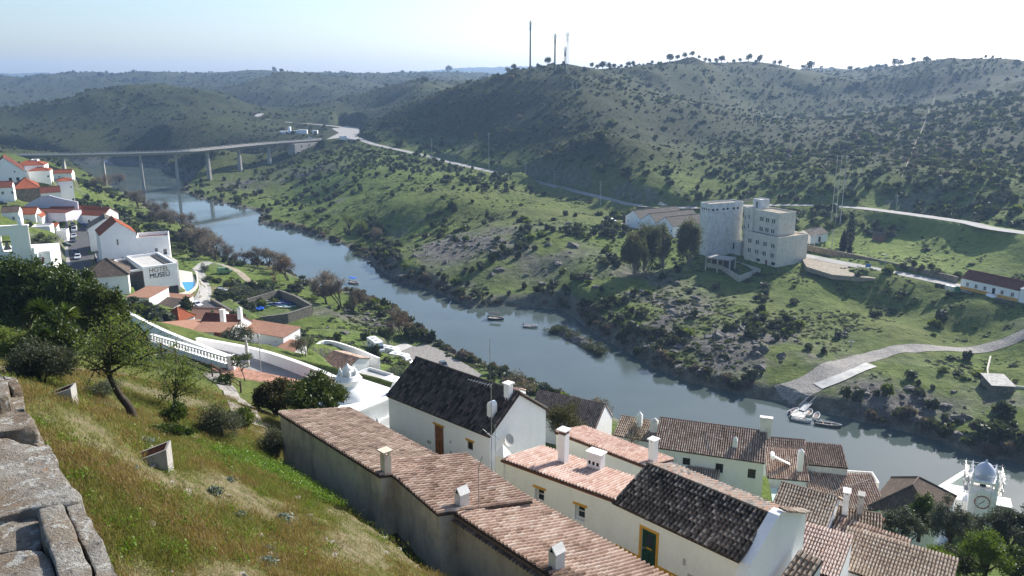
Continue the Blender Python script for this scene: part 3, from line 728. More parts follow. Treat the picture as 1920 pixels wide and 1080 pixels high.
# tv aerial at its corner
b0 = at_x(A, yaw, L+.25, -.1); t_ = thing('tv_aerial', 'tall roof aerial with comb shaped antenna beside the blackened roof', 'antenna', (b0[0], b0[1], zb))
mb = MB(); mb.tube([(0, 0, -.3), (0, 0, 6.2)], .022, 6); mb.tube([(.22, .1, -.3), (.22, .1, 3.6)], .018, 6); mb.build('mast', M_metal, t_)
mb = MB(); bx = Vector((-1.35, .35, .25)); mb.tube([(0, 0, 6.1), Vector((0, 0, 6.1))+bx], .014, 5)
for k in range(9):
    c_ = Vector((0, 0, 6.1))+bx*(k/8); ln = .1+.035*k*.4; dv = Vector((.25, .97, 0))*(.16+.02*(8-k)); mb.tube([c_-dv, c_+dv], .007, 4)
mb.build('comb_antenna', M_metal, t_)
mb = MB(); mb.tube([(-.5, .1, 3.3), (.15, -.05, 2.75)], .02, 5); mb.tube([(.1, .0, 3.0), (.5, .1, 2.6)], .02, 5); mb.build('bracket', M_metal, t_)
b1 = at_x(A, yaw, 5.2, 4.5); t_ = thing('tv_aerial', 'far thin aerial rising behind the blackened roof against the water', 'antenna', (b1[0], b1[1], zb+2.6))
mb = MB(); mb.tube([(0, 0, 0), (0, 0, 4.3)], .018, 5); mb.build('mast', M_metal, t_)
mb = MB()
for k in range(4): mb.tube([(-.25, 0, 3.1+.1*k), (.25, 0, 3.1+.1*k)], .008, 4)
mb.build('comb_antenna', M_metal, t_)
# low yard wall right of it
c0 = at_x(A, yaw, L+.1, .3); mb = MB(); mb.box(0, 2.6, 0, .22, -1.5, 1.05); mb.box(-.03, 2.63, -.03, .25, 1.05, 1.11)
yw = mb.build('yard_wall', M_white, None, False, TR(c0[0]+.15, c0[1]-.3, zb, yaw)); tag(yw, 'low white yard wall below the satellite dish', 'wall')
# cobbled lane
pts = [at_x(A, yaw, -3, -2.2), at_x(A, yaw, 4, -2.0), at_x(A, yaw, L+1, -1.9), at_x(A, yaw, L+9, -1.2)]

# green door house: pale roof wing and dark roof wing
zE = Zn(57.5); A, L, yaw = AB((944,862),(1155,938), zE); zb = zE-2.95
S1a = house('white_house', 'white house wing with two deep windows and salmon tile roof', A, L, 3.5, yaw, zb, 2.95, ('shed', 2.35), M_white, tiles=(T_SALM, T_SALM), sp=.2, exp_=.36, sunk=4, over=.1, deep=.32, seed=21,
            wins=[('f', 2.15, 1.15, .62, .85, M_white, M_yellow), ('f', 4.75, 1.05, .62, .85, M_white, M_yellow)], bars=(0, 1))
mb = MB(); mb.box(-.1, L, -.14, -.08, 2.84, 2.93); mb.build('fascia', M_rust, S1a)
mb = MB(); mb.box(-.5, .08, -.1, .5, -3, 3.15); pl_ = mb.build('pillar', M_white, S1a)
mb = MB(); i0 = 0; mb.v += [(-.55, -.15, 3.15), (.13, -.15, 3.15), (.13, .55, 3.15), (-.55, .55, 3.15), (-.21, .2, 3.75)]; mb.f += [(0, 1, 4), (1, 2, 4), (2, 3, 4), (3, 0, 4), (3, 2, 1, 0)]; mb.m += [0]*5; mb.build('finial', M_white, pl_)
chimney(S1a, 2.35, 2.4, 1.9, 4.3, .44, .44, M_white, 'brick'); 
vb = chimney(S1a, 4.05, 3.1, 1.9, 3.25, .85, .5, M_white, 'slab'); mb = MB()
for k in range(3): mb.box(4.05-.34+k*.26, 4.05-.2+k*.26, 3.1-.256, 3.1-.25, 2.75, 2.95)
mb.build('vent', M_dark, vb)
Adark, Ld, yawd = AB((1155,938),(1385,1045), zE)
S1b = house('white_house', 'white house wing with green door, ochre trim and lichen dark barrel tiles', Adark, Ld, 5.0, yawd, zb, 2.9, ('gable', 3.0, .52, 3.92), M_white, tiles=(T_DARK, T_PALE), singles=300, sp=.225, exp_=.30, sunk=4, over=.2, deep=.16, seed=31,
            doors=[('f', 1.65, .02, .86, 2.12, M_green, M_yellow, M_glass)], base=(M_yellow, 'f'), base_h=.55)
S1b['label'] = 'white house wing with green door, ochre trim and lichen dark barrel tiles'
mb = MB(); mb.box(1.9, 2.25, .04, .06, 1.12, 1.2); mb.build('letter_slot', M_yellow, S1b)
mb = MB(); mb.box(4.05, 4.2, -.015, .004, 1.25, 1.6); mb.box(4.35, 4.85, -.015, .004, .55, .95); mb.build('meter_cover', M_concL, S1b)
mb = MB(); mb.box(4.5, 4.78, -.022, -.015, .72, .82); mb.build('letter_slot', M_dmetal, S1b)
mb = MB(); mb.box(.35, .75, -.28, -.03, .12, .42); mb.build('meter_box', M_green, S1b)
# heavy white side wall to the right of the dark roof
q0 = at_x(Adark, yawd, Ld+.02, -.25)
mb = MB(); prof = [(0, 2.2), (.35, 2.75), (.9, 3.1), (2.6, 4.25), (2.95, 4.3), (5.4, 3.2), (5.4, -4), (0, -4)]
n0 = len(prof); 
for xx in (0, .5):
    mb.v += [(xx, p[0], p[1]) for p in prof]
mb.f.append(tuple(range(n0))); mb.f.append(tuple(reversed(range(n0, 2*n0))))
for k in range(n0): mb.f.append((k, n0+k, n0+(k+1) % n0, (k+1) % n0))
mb.m += [0]*len(mb.f); sw = mb.build('gable_wall', M_white, None, False, TR(q0[0], q0[1], zb, yawd)); tag(sw, 'thick white gable wall with rounded foot right of the dark tile roof', 'wall')
tile_field(sw, (.25, 2.9, 4.34), (.25, 5.4, 3.28), (.55, 5.4, 3.3), (.55, 2.9, 4.36), T_PALE, .24, .3, 10)
q1 = at_x(Adark, yawd, Ld+.9, 1.9)
st = house('wall_stub', 'small white parapet block with pale tile coping by the pink roof', q1, 1.1, 2.0, yawd, zb-1.5, 2.6, ('shed', 3.4), M_white, 'wall', tiles=(T_PALE, T_PALE), sp=.22, sunk=4, over=.05)

# second pale roof behind
zE = 51; A, L, yaw = AB((1043,810),(1212,875), zE)
S2 = house('white_house', 'white house with salmon roof and pink chimney in the second row', A, L, 3.1, yaw, zE-3, 3, ('shed', 2.35), M_white, tiles=(T_SALM, T_SALM), sp=.2, exp_=.36, sunk=5, over=.1, seed=41)
mb = MB(); mb.box(-.05, L, -.14, -.08, 2.89, 2.98); mb.build('fascia', M_rust, S2)
S2b = house('white_house', 'narrow salmon roofed annex ending in a white gable wall', at_x(A, yaw, L+.05, .35), 3.3, 2.7, yaw, zE-3.4, 2.85, ('shed', 2.3), M_white, tiles=(T_SALM, T_SALM), sp=.2, exp_=.36, sunk=5, over=.1, seed=43)
chimney(S2, L-.35, 1.25, 1.8, 4.2, .46, .46, M_white, 'slab')
t_ = thing('satellite_dish', 'small satellite dish and aerial on dark flue by salmon annex', 'dish', (*at_x(A, yaw, L+1.9, .5), zE-.8))
mb = MB(); mb.tube([(0, 0, -.4), (0, 0, .75)], .08, 8); mb.build('flue', M_dmetal, t_)
mb = MB(); mb.tube([(0, .05, .5), (0, .05, 1.7), (-.28, .05, 2.15)], .018, 5); mb.build('pole', M_metal, t_)
mb = MB(); mb.lathe([(.02, 0), (.2, .02), (.36, .09)], 14); mb.build('dish', M_concL, t_, True, Matrix.Translation((.26, -.05, .75)) @ Matrix.Rotation(R(75), 4, 'Y'))

# long white house by the river with dark brown roof
zE = 34; a = PZ(1227, 838, zE); yaw = R(-19); L, D = 12.2, 8.2
T = house('white_house', 'long white riverside house with brown tile roof and two upper windows', (a.x, a.y), L, D, yaw, zE-5.6, 5.6, ('gable', 5.6, .5, 7.55), M_white, tiles=(T_BROWN, T_BROWN), sp=.25, exp_=.4, sunk=6, over=.15, seed=51,
          wins=[('f', 7.0, 3.55, .85, 1.15, M_woodd), ('f', 10.55, 3.45, .85, 1.15, M_woodd), ('f', 3.3, 3.9, .85, .9, M_woodd), ('f', 7.0, .9, .9, 1.0, M_woodd)], bars=(1, 2))
chimney(T, L-.15, 4.15, 6.9, 9.1, 1.3, .5, M_white2, 'slab'); chimney(T, 8.9, 1.6, 6.0, 7.1, .55, .5, M_white, 'pot')
t_ = thing('roof_aerial', 'thin slanting white rod lying on the brown riverside roof', 'antenna', (*at_x((a.x, a.y), yaw, 5.4, 2.6), zE+1.2)); mb = MB(); mb.tube([(0, 0, .2), (1.6, -1.6, .12)], .03, 5); mb.build('rod', M_concL, t_)
# small pale lean-to in front of it
b_ = at_x((a.x, a.y), yaw, 3.9, -4.2)
house('lean_to', 'little pale tiled lean-to against the riverside house front', b_, 3.6, 3.9, yaw, zE-6, 3.7, ('shed', 4.3), M_white, 'shed', tiles=(T_PALE, T_PALE), sp=.24, exp_=.4, sunk=5, over=.1, seed=53)
# overgrown old roof left of it
c_ = PZ(1150, 815, 33)
o_ = house('old_house', 'low house with mossy bleached roof and two pot chimneys by the river', (c_.x, c_.y), 5.2, 6.5, R(-25), 30, 3.0, ('gable', 2.6, .5, 4.2), M_white2, tiles=(T_PALE, T_PALE), sp=.24, exp_=.4, sunk=6, over=.1, seed=57)
chimney(o_, 2.6, 2.2, 3.4, 5.2, .7, .6, M_white, 'pot'); chimney(o_, 4.6, 1.8, 3.4, 4.9, .9, .8, M_white2, 'pot')

# roofs at the water's edge behind the wooden-door house
x1 = PZ(990, 775, 33)
X1 = house('long_house', 'long riverside house with dark red tile roof and white gable end', (x1.x, x1.y), 9.6, 5.5, R(-29), 29.5, 3.5, ('gable', 3.0, .55, 5.6), M_white, tiles=(T_BROWN, T_BROWN), sp=.24, exp_=.4, sunk=8, over=.1, seed=61)
x2 = PZ(880, 745, 32)
X2 = house('long_house', 'long low house with pale salmon roof along the water edge', (x2.x, x2.y), 19.5, 4.5, R(-22), 27.5, 3.2, ('gable', 3.2, .5, 4.5), M_white, tiles=(T_SALM, T_SALM), sp=.24, exp_=.4, sunk=8, over=.1, seed=63)
x3 = PZ(838, 725, 30)
X3 = house('boat_shed', 'small salmon roofed shed with white end wall beside the quay', (x3.x, x3.y), 11, 5, R(-20), 26, 3.0, ('gable', 3.0, .5, 4.2), M_white, tiles=(T_SALM, T_SALM), sp=.24, exp_=.4, sunk=10, over=.1, seed=65)

lane_l = [Vector((*q_, 52)) for q_ in pts[:3]] + [Vector((*at_x((S1a.location.x, S1a.location.y), S1a.rotation_euler.z, x_, -1.3), 52)) for x_ in (2, 5)] + [Vector((*at_x(Adark, yawd, x_, -1.3), 52)) for x_ in (2, 5, 8, 11)]

# --------------------------------------------------------------- lower right cluster
a = PZ(1440, 1043, 43); yaw = R(-34)
U2 = house('white_house', 'white house with ribbed pink tile roof behind the thick gable wall', (a.x, a.y), 4.6, 4.2, yaw, 39.6, 3.4, ('shed', 4.3), M_white, tiles=(T_SALM, T_SALM), sp=.2, exp_=.38, sunk=6, over=.12, seed=71)
mb = MB(); mb.box(-.1, 4.7, -.17, -.12, 3.24, 3.34); mb.build('fascia', M_rust, U2)
a = PZ(1440, 968, 41)
U1 = house('white_house', 'white house with bleached tile roof and big double chimney', (a.x, a.y), 4.4, 6.5, yaw, 37.4, 3.6, ('gable', 3.4, .55, 5.0), M_white, tiles=(T_PALE, T_PALE), sp=.22, exp_=.38, sunk=6, over=.15, seed=73)
a2 = at_x((a.x, a.y), yaw, 4.3, 3.0)
U1b = house('white_house', 'small white annex with pale roof corner and rusty gate beneath', a2, 3.6, 3.4, yaw+R(10), 36.5, 3.9, ('gable', 3.5, .5, 4.5), M_white2, tiles=(T_PALE, T_PALE), sp=.22, exp_=.38, sunk=6, over=.2, seed=75)
chimney(U1b, .9, 1.3, 4.1, 6.1, .45, .8, M_white2, 'slab'); chimney(U1b, 2.0, 1.6, 4.1, 5.9, .4, .7, M_conc, 'slab')
mb = MB()
for k in range(8): mb.box(1.2+k*.14, 1.24+k*.14, -.06, -.03, .2, 2.0)
mb.build('gate', M_rust, U1b)
a = PZ(1545, 1022, 40)
U3 = house('white_house', 'low house with rust pink barrel tile roof beside the olive trees', (a.x, a.y), 5.4, 3.4, R(-38), 37.5, 2.5, ('shed', 3.3), M_white, tiles=(T_RED, T_SALM), sp=.23, exp_=.38, sunk=6, over=.1, seed=77)
a = PZ(1560, 1060, 41)
U4 = house('white_house', 'white walled house with grey brown roof at the bottom edge', (a.x, a.y), 7.5, 4.2, R(-35), 38.4, 2.6, ('shed', 3.6), M_white, tiles=(T_PALE, T_BROWN), sp=.22, exp_=.38, sunk=6, over=.1, seed=79)
a = PZ(1438, 898, 27); yaw = R(-12)
V1 = house('white_house', 'white house with red brown lean-to roof and solar water heater', (a.x, a.y), 5.0, 4.8, yaw, 22, 5.2, ('shed', 6.9), M_white, tiles=(T_RED, T_BROWN), sp=.25, exp_=.4, sunk=8, over=.1, seed=81)
chimney(V1, 4.0, 1.6, 5.6, 8.3, .7, .5, M_white, 'pot')
t_ = thing('solar_water_heater', 'white solar water heater with tank on the red brown roof', 'heater', (*at_x((a.x, a.y), yaw, .9, 2.5), 28.6), yaw)
mb = MB(); mb.box(0, 2.0, -.5, .0, .4, .5, Matrix.Rotation(R(24), 4, 'Y')); mb.build('panel', M_white, t_)
mb = MB(); mb.tube([(-.15, -.8, .55), (-.15, .45, .55)], .28, 10); mb.build('tank', M_white, t_)
b_ = at_x((a.x, a.y), yaw, 4.95, 2.2)
V1b = house('white_house', 'tall plain white block with brown roof strip on the river side', b_, 4.8, 4.6, yaw, 21, 7.4, ('shed', 8.3), M_white2, tiles=(T_BROWN, T_BROWN), sp=.25, exp_=.4, sunk=8, over=.1, seed=83)
V1c = house('rear_house', 'low brown roofed range along the river behind the solar heater', at_x((a.x, a.y), yaw, -.3, 5.0), 5.4, 3.2, yaw, 22, 6.9, ('gable', 6.6, .5, 7.7), M_white, tiles=(T_BROWN, T_BROWN), sp=.25, exp_=.4, sunk=8, over=.1, seed=84)
# pale green awning
t_ = thing('awning', 'pale green sheet awning on posts over the yard', 'awning', (*at_x((a.x, a.y), yaw, .3, -3.4), 22.5), yaw)
mb = MB(); m_aw = simple('pale_green_sheet', (.50, .60, .56), .6, var=.1, scale=1.2)
for k in range(5): mb.box(.02+k*.92, .9+k*.92, -.1, 3.35, 3.2, 3.24, Matrix.Rotation(R(9), 4, 'X'))
mb.build('sheet', m_aw, t_)
mb = MB()
for xx in (.05, 2.3, 4.55): mb.box(xx, xx+.09, .0, .09, -4, 3.2)
mb.build('post', M_white, t_)
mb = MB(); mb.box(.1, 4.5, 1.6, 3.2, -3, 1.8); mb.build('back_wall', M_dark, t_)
a = PZ(1527, 947, 26)
V2 = house('white_house', 'white house with brick red roof crossed by a cable', (a.x, a.y), 8.4, 5.6, R(-5), 20.5, 5.2, ('shed', 6.9), M_white, tile=F_DRED, tiles=(T_RED, F_DRED), sp=.27, exp_=.42, sunk=8, over=.1, seed=85)
mb = MB(); mb.tube([(.5, .6, 5.75), (3.2, 2.4, 6.4), (5.5, 3.5, 6.6), (7.8, 4.4, 6.95)], .035, 5); mb.build('cable', M_concL, V2)
a = PZ(1632, 948, 26)
V3 = house('white_house', 'white house with dark brown hipped roof beside the clock tower lane', (a.x, a.y), 7.2, 9.0, R(-40), 20, 5.9, ('hip', 8.6, 3.2), M_white, tile=F_BROWN, sunk=8, over=.2, seed=87, wins=[('f', 1.0, 3.2, .6, .6, M_woodd)])
a = PZ(1572, 889, 25)
V4 = house('terrace_house', 'white flat topped terrace with planted parapet above the river', (a.x, a.y), 5.2, 3.0, R(-8), 19, 4.4, ('flat', .7), M_white2, sunk=8)
mb = MB(); 
for k in range(40):
    x, y, s = random.uniform(.5, 4.7), random.uniform(2.0, 2.7), random.uniform(.12, .3); mb.lathe([(.02, 0), (s, s*.6), (s*.8, s*1.3), (.02, s*1.7)], 6, (x, y, 4.4))
mb.build('planting', simple('terrace_plants', (.04, .08, .02), .9), V4)
# water tank by the olives
a = PZ(1648, 1000, 38)
t_ = thing('water_tank', 'round white tank on the terrace beside the olive trees', 'tank', tuple(a)); mb = MB(); mb.lathe([(.45, -1), (.45, 1.25), (.0, 1.3)], 16); mb.build('drum', M_white2, t_, True)
mb = MB(); mb.lathe([(.47, 1.2), (.47, 1.3), (.0, 1.36)], 16); mb.build('lid', M_rust, t_, True)

# --------------------------------------------------------------- clock tower church under scaffolding
b0 = PZ(1834, 965, 22.4); yaw = R(-26)
t_ = thing('clock_tower', 'white church clock tower with blue grey dome wrapped in scaffolding', 'tower', (b0.x, b0.y, 22.4), yaw); t_.scale = (.57,)*3
w2 = 2.6
mb = MB(); mb.box(-w2, w2, -w2, w2, -6, 7.0); mb.build('tower_wall', M_white, t_)
mb = MB(); zf = 7.0       # clock gable in front
mb.prism([(-w2, -w2-.5), (w2, -w2-.5), (w2, -w2-.003), (-w2, -w2-.003)], -6, 6.2)
mb.v += [(-w2, -w2-.5, 6.2), (w2, -w2-.5, 6.2), (0, -w2-.5, 7.5), (-w2, -w2-.003, 6.2), (w2, -w2-.003, 6.2), (0, -w2-.003, 7.5)]
i = len(mb.v)-6; mb.f += [(i, i+1, i+2), (i+5, i+4, i+3), (i+1, i+4, i+5, i+2), (i+3, i, i+2, i+5)]; mb.m += [0]*4
mb.build('clock_gable', M_white, t_)
cf = MB(); cf.lathe([(0.0, 0), (.98, 0.0)], 32); ck = cf.build('clock_face', M_white, t_, False, Matrix.Translation((0, -w2-.53, 4.6)) @ Matrix.Rotation(math.pi/2, 4, 'X') @ Matrix.Diagonal((1.45, 1.45, 1, 1)))
rg = MB(); rg.lathe([(.9, 0), (.9, .05), (1.06, .05), (1.06, 0)], 32); rg.build('rim', simple('clock_red', (.30, .07, .05), .6), ck)
hd = MB(); hd.box(-.04, .04, -.62, .1, .02, .04, Matrix.Rotation(R(-42), 4, 'Z')); hd.box(-.05, .05, -.1, .45, .02, .045, Matrix.Rotation(R(-35), 4, 'Z'))
for k in range(12): hd.box(-.025, .025, .68, .84, .01, .03, Matrix.Rotation(k*math.pi/6, 4, 'Z'))
hd.build('clock_hands', M_dmetal, ck)
bf = MB()                 # belfry: four piers and arches
for sx in (-1, 1):
    for sy in (-1, 1): bf.box(sx*w2-.55*(sx > 0)-0.0*(sx < 0), sx*w2+.55*(sx < 0), sy*w2-.55*(sy > 0), sy*w2+.55*(sy < 0), 7.0, 8.6)
bf.box(-w2-.1, w2+.1, -w2-.1, w2+.1, 8.6, 9.2); bf.build('belfry', M_white, t_)
bl = MB(); bl.lathe([(.02, 1.2), (.3, 1.15), (.42, .6), (.62, .1), (.66, 0)], 14, (0, 0, 7.1)); bl.build('bell', M_dmetal, t_, True)
dm = MB(); dm.lathe([(2.1, 10.6), (2.15, 11.2), (2.0, 12.0), (1.6, 12.9), (1.0, 13.6), (.35, 14.0), (.2, 14.2), (.25, 14.5), (.02, 14.8)], 20, (0, 0, -1.4)); dm.build('dome', plaster('pale_blue_dome', (.52, .56, .68), .3), t_, True)
for sx in (-1, 1):
    for sy in (-1, 1):
        pn = MB(); pn.lathe([(.34, 10.6), (.34, 11.2), (.2, 11.4), (.32, 11.8), (.14, 12.3), (.18, 12.6), (.02, 13.1)], 8, (sx*2.25, sy*2.25, -1.4)); pn.build('pinnacle', M_white, t_, True)
ns = MB(); ns.box(-w2-4.5, -w2-.003, -1.2, 6, -8, 3.2); ns.build('nave_wall', M_white, t_)
sd = MB(); sd.box(w2+.003, w2+3.2, -.6, 3.5, -8, 3.4); sd.build('side_wall', M_stone2, t_)
sr = MB(); sr.box(w2-.1, w2+3.4, -.8, 3.7, 3.4, 3.55); sr.build('side_roof', M_white, t_)
sc = thing('scaffolding', 'metal tube scaffolding with plank decks around the domed clock tower', 'scaffolding', (b0.x, b0.y, 22.4), yaw); sc.scale = (.57,)*3
g_ = 3.5; up = MB()
for sx, sy in ((-g_, -w2+.4), (g_, -w2+.4), (-g_, g_), (g_, g_), (-g_, 0.3), (g_, .3), (-1.2, -3.35), (1.4, -3.35)):
    z0_ = 0 if abs(sx) > 2 else 7.6
    up.tube([(sx, sy, z0_-6), (sx, sy, 11.2)], .05, 5)
up.build('standard', M_metal, sc)
lg = MB()
for z in (6.2, 8.0, 9.8, 10.7):
    for s in (-1, 1): lg.tube([(s*g_, -3.2, z), (s*g_, g_+.3, z)], .045, 5)
    lg.tube([(-g_-.5, g_, z), (g_+.5, g_, z)], .045, 5); lg.tube([(-g_-.5, -2.95, z), (g_+.5, -2.95, z)], .045, 5)
lg.build('ledger', M_metal, sc)
for z in (6.3, 8.1, 9.7):
    for s in (-1, 1):
        dk = MB(); dk.box(s*3.1-.38, s*3.1+.38, -2.4, g_, z, z+.06); dk.build('deck', M_concL, sc)
for s in (-1, 1):
    br = MB(); br.tube([(s*g_, -2.2, 5), (s*g_, g_, 8.2)], .04, 5); br.tube([(s*g_, g_, 8.2), (s*g_, -2.2, 10.8)], .04, 5); br.build('brace', M_metal, sc)
# white quay wall running up to the church
wl = MB(); a = PZ(1733, 942, 21); b_ = PZ(1800, 905, 20.5)
e = (b_-a); ln = math.hypot(e.x, e.y)+2; wl.box(-3, ln, -.3, .3, -8, 1.2); wl.box(-3.05, ln+.05, -.36, .36, 1.2, 1.32)
wo2 = wl.build('quay_wall', M_white, None, False, TR(a.x, a.y, 20.5, math.atan2(e.y, e.x))); tag(wo2, 'white wall with coping climbing towards the clock tower', 'wall')

# --------------------------------------------------------------- domed chapel
zE = 47.2; a = PZ(650, 778, zE); yaw = R(52); Lc, Dc = 6.4, 6.0
t_ = thing('chapel', 'white chapel with stepped dome, pyramid pinnacles and moulded cornices', 'chapel', (a.x, a.y, zE-5.5), yaw)
mb = MB(); mb.box(0, Lc, 0, Dc, -4, 5.3); mb.build('wall', M_white, t_)
mb = MB(); mb.box(-.2, Lc+.2, -.2, Dc+.2, 5.3, 5.5); mb.box(-.12, Lc+.12, -.12, Dc+.12, 5.5, 5.62); mb.box(-.06, Lc+.06, -.1, -.003, 3.6, 3.75); mb.build('cornice', M_white, t_)
dc = (Lc*.46, Dc*.52); mb = MB(); mb.lathe([(2.1, 5.62), (2.05, 5.8), (1.8, 6.2), (1.4, 6.55), (1.15, 6.7), (1.15, 7.15), (1.25, 7.2), (1.2, 7.3), (1.0, 7.35), (1.0, 7.6), (.85, 7.65)], 28, (dc[0], dc[1], 0)); dmo = mb.build('dome', M_white, t_, True)
mb = MB(); mb.lathe([(.62, 7.6), (.6, 7.95), (.4, 8.05), (.48, 8.2), (.2, 8.45), (.02, 8.7)], 12, (dc[0], dc[1], 0))
for k in range(6):
    an = k*math.pi/3; mb.lathe([(.16, 7.6), (.17, 7.95), (.03, 8.25)], 6, (dc[0]+.72*math.cos(an), dc[1]+.72*math.sin(an), 0))
mb.build('lantern', M_white, dmo, True)
def pinn(parent, x, y, z, s=.42, h=.95):
    q_ = MB(); q_.box(x-s, x+s, y-s, y+s, z, z+.25); q_.v += [(x-s*.8, y-s*.8, z+.25), (x+s*.8, y-s*.8, z+.25), (x+s*.8, y+s*.8, z+.25), (x-s*.8, y+s*.8, z+.25), (x, y, z+.25+h)]
    i = len(q_.v)-5; q_.f += [(i, i+1, i+4), (i+1, i+2, i+4), (i+2, i+3, i+4), (i+3, i, i+4)]; q_.m += [0]*4; q_.build('pinnacle', M_white, parent)
for x, y in ((Lc-.35, .35), (Lc-.35, Dc-.35), (.35, Dc-.35)): pinn(t_, x, y, 5.62)
mb = MB(); mb.box(.2, 3.9, -3.0, -.203, -4, 2.6); mb.box(.05, 4.05, -3.15, -.203, 2.6, 2.75); an_ = mb.build('annex', M_white, t_)
mb = MB(); mb.v += [(.2, -3, 2.75), (3.9, -3, 2.75), (3.9, -.25, 2.75), (.2, -.25, 2.75), (2.05, -1.6, 4.1)]; mb.f += [(0, 1, 4), (1, 2, 4), (2, 3, 4), (3, 0, 4)]; mb.m += [0]*4; mb.build('annex_roof', M_white, an_)
mb = MB(); mb.lathe([(.2, 3.9), (.22, 4.1), (.12, 4.3), (.2, 4.5), (.02, 5.0)], 8, (2.05, -1.6, 0)); mb.build('finial', M_white, an_, True)
# street lantern in front of the chapel
lp = PZ(652, 782, 50.3); t_ = thing('street_lantern', 'small black street lantern beside the white chapel', 'lamp', (lp.x+.3, lp.y-1, 47.3))
mb = MB(); mb.tube([(0, 0, -2), (0, 0, 2.6)], .05, 6); mb.build('post', M_dmetal, t_)
mb = MB(); mb.lathe([(.08, 2.6), (.2, 3.0), (.26, 3.05), (.1, 3.25), (.02, 3.35)], 6); mb.build('lantern', M_dmetal, t_)

# --------------------------------------------------------------- promenade in front of the chapel
def path_wall(name, label, pts, h, th, mat, cap=None, cat='wall', down=2.0):
    t = thing(name, label, cat, (0, 0, 0)); mb = MB(); cp_ = MB()
    P_ = [Vector(p) for p in pts]
    for sgn, top, out, m_ in ((th/2, h, mb, None), (th/2+.05, h+.1, cp_, None)):
        pass
    def strip(out, half, z0, z1):
        rows = []
        for k, p in enumerate(P_):
            d = (P_[min(k+1, len(P_)-1)]-P_[max(k-1, 0)]); d.z = 0; d.normalize(); n = Vector((-d.y, d.x, 0))
            rows.append([p-n*half+Vector((0, 0, z0)), p+n*half+Vector((0, 0, z0)), p+n*half+Vector((0, 0, z1)), p-n*half+Vector((0, 0, z1))])
        out.grid(rows, True); out.face(list(reversed(rows[0]))); out.face(rows[-1])
    strip(mb, th/2, -down, h); mb.build('wall_body', mat, t)
    if cap: strip(cp_, th/2+.06, h, h+.09); cp_.build('coping', cap, t)
    return t
def smooth_line(pts, n=6):
    P_ = [Vector(p) for p in pts]; out = []
    for k in range(len(P_)-1):
        p0, p1, p2, p3 = P_[max(k-1, 0)], P_[k], P_[k+1], P_[min(k+2, len(P_)-1)]
        for j in range(n):
            t = j/n; out.append(.5*((2*p1)+(p2-p0)*t+(2*p0-5*p1+4*p2-p3)*t*t+(3*p1-p0-3*p2+p3)*t**3))
    out.append(P_[-1]); return out
w2l = smooth_line([PZ(372, 655, 40.5), PZ(480, 677, 41.5), PZ(560, 703, 42), PZ(640, 738, 42.5), PZ(735, 790, 43.5)])
path_wall('promenade_wall', 'long white promenade parapet curving below the terrace to the chapel', w2l, 1.55, .45, M_white, M_white, down=7)
w1l = smooth_line([PZ(225, 590, 41), PZ(300, 630, 41.5), PZ(370, 660, 42), PZ(440, 688, 42.5)])
path_wall('ramp_wall', 'white ramp wall descending diagonally under the flowering trees', w1l, 1.1, .4, M_white, M_white, down=4)
rd = smooth_line([PZ(330, 655, 41.2), PZ(420, 680, 41.8), PZ(520, 708, 42.1), PZ(600, 738, 42.5), PZ(700, 800, 43.6)])
def strip_road(name, line, w, mat, lift=.02, label=None, kind='structure', cat=None, follow=False, thick=0):
    mb = MB(); rows = []; P_ = [Vector(p) for p in line]
    for k, p in enumerate(P_):
        d = (P_[min(k+1, len(P_)-1)]-P_[max(k-1, 0)]); d.z = 0; d.normalize(); n = Vector((-d.y, d.x, 0))
        ww = w[k] if isinstance(w, (list, tuple)) else w
        nn = 4; row = []
        for j in range(nn+1):
            q_ = p+n*ww*(j/nn-.5)
            if follow: q_.z = 0
            row.append(q_)
        rows.append(row)
    if follow:
        X = np.array([q_.x for r in rows for q_ in r]); Y = np.array([q_.y for r in rows for q_ in r]); Z = hraw(X, Y); i = 0
        for r in rows:
            for q_ in r: q_.z = Z[i]+lift; i += 1
    else:
        for r in rows:
            for q_ in r: q_.z += lift
    mb.grid([list(reversed(r)) for r in rows]); o = mb.build(name, mat, None)
    if sum(p.normal.z for p in o.data.polygons) < 0: o.data.flip_normals()
    tag(o, label, cat, None, kind); return o
FLAT.append(([tuple(p) for p in rd], 3.2, 1.2))
lw_ = []; rw_ = []
for k, p in enumerate(w2l):
    d = (w2l[min(k+1, len(w2l)-1)]-w2l[max(k-1, 0)]); d.z = 0; d.normalize(); n = Vector((-d.y, d.x, 0)); lw_.append(tuple((p+n*1.0)[:2])); rw_.append(tuple((p+n*16)[:2]))
PADS.append((lw_+rw_[::-1], 31.0, 2.0))
strip_road('promenade', rd, 6.0, M_road, .05, 'pale promenade paving inside the white parapet')
M_terra = simple('terracotta_paving', (.42, .22, .15), .9, var=.3, scale=1.6, bumps=.3)
tp = [PZ(395, 690, 44), PZ(445, 688, 44), PZ(560, 712, 44), PZ(650, 742, 44), PZ(600, 752, 44), PZ(480, 735, 44)]
mb = MB(); mb.prism([(p.x, p.y) for p in reversed(tp)], 40, 44.0); o = mb.build('terrace', M_terra)
if o.data.polygons[1].normal.z < 0: o.data.flip_normals()
tag(o, 'terracotta paved viewing terrace above the promenade', None, None, 'structure')
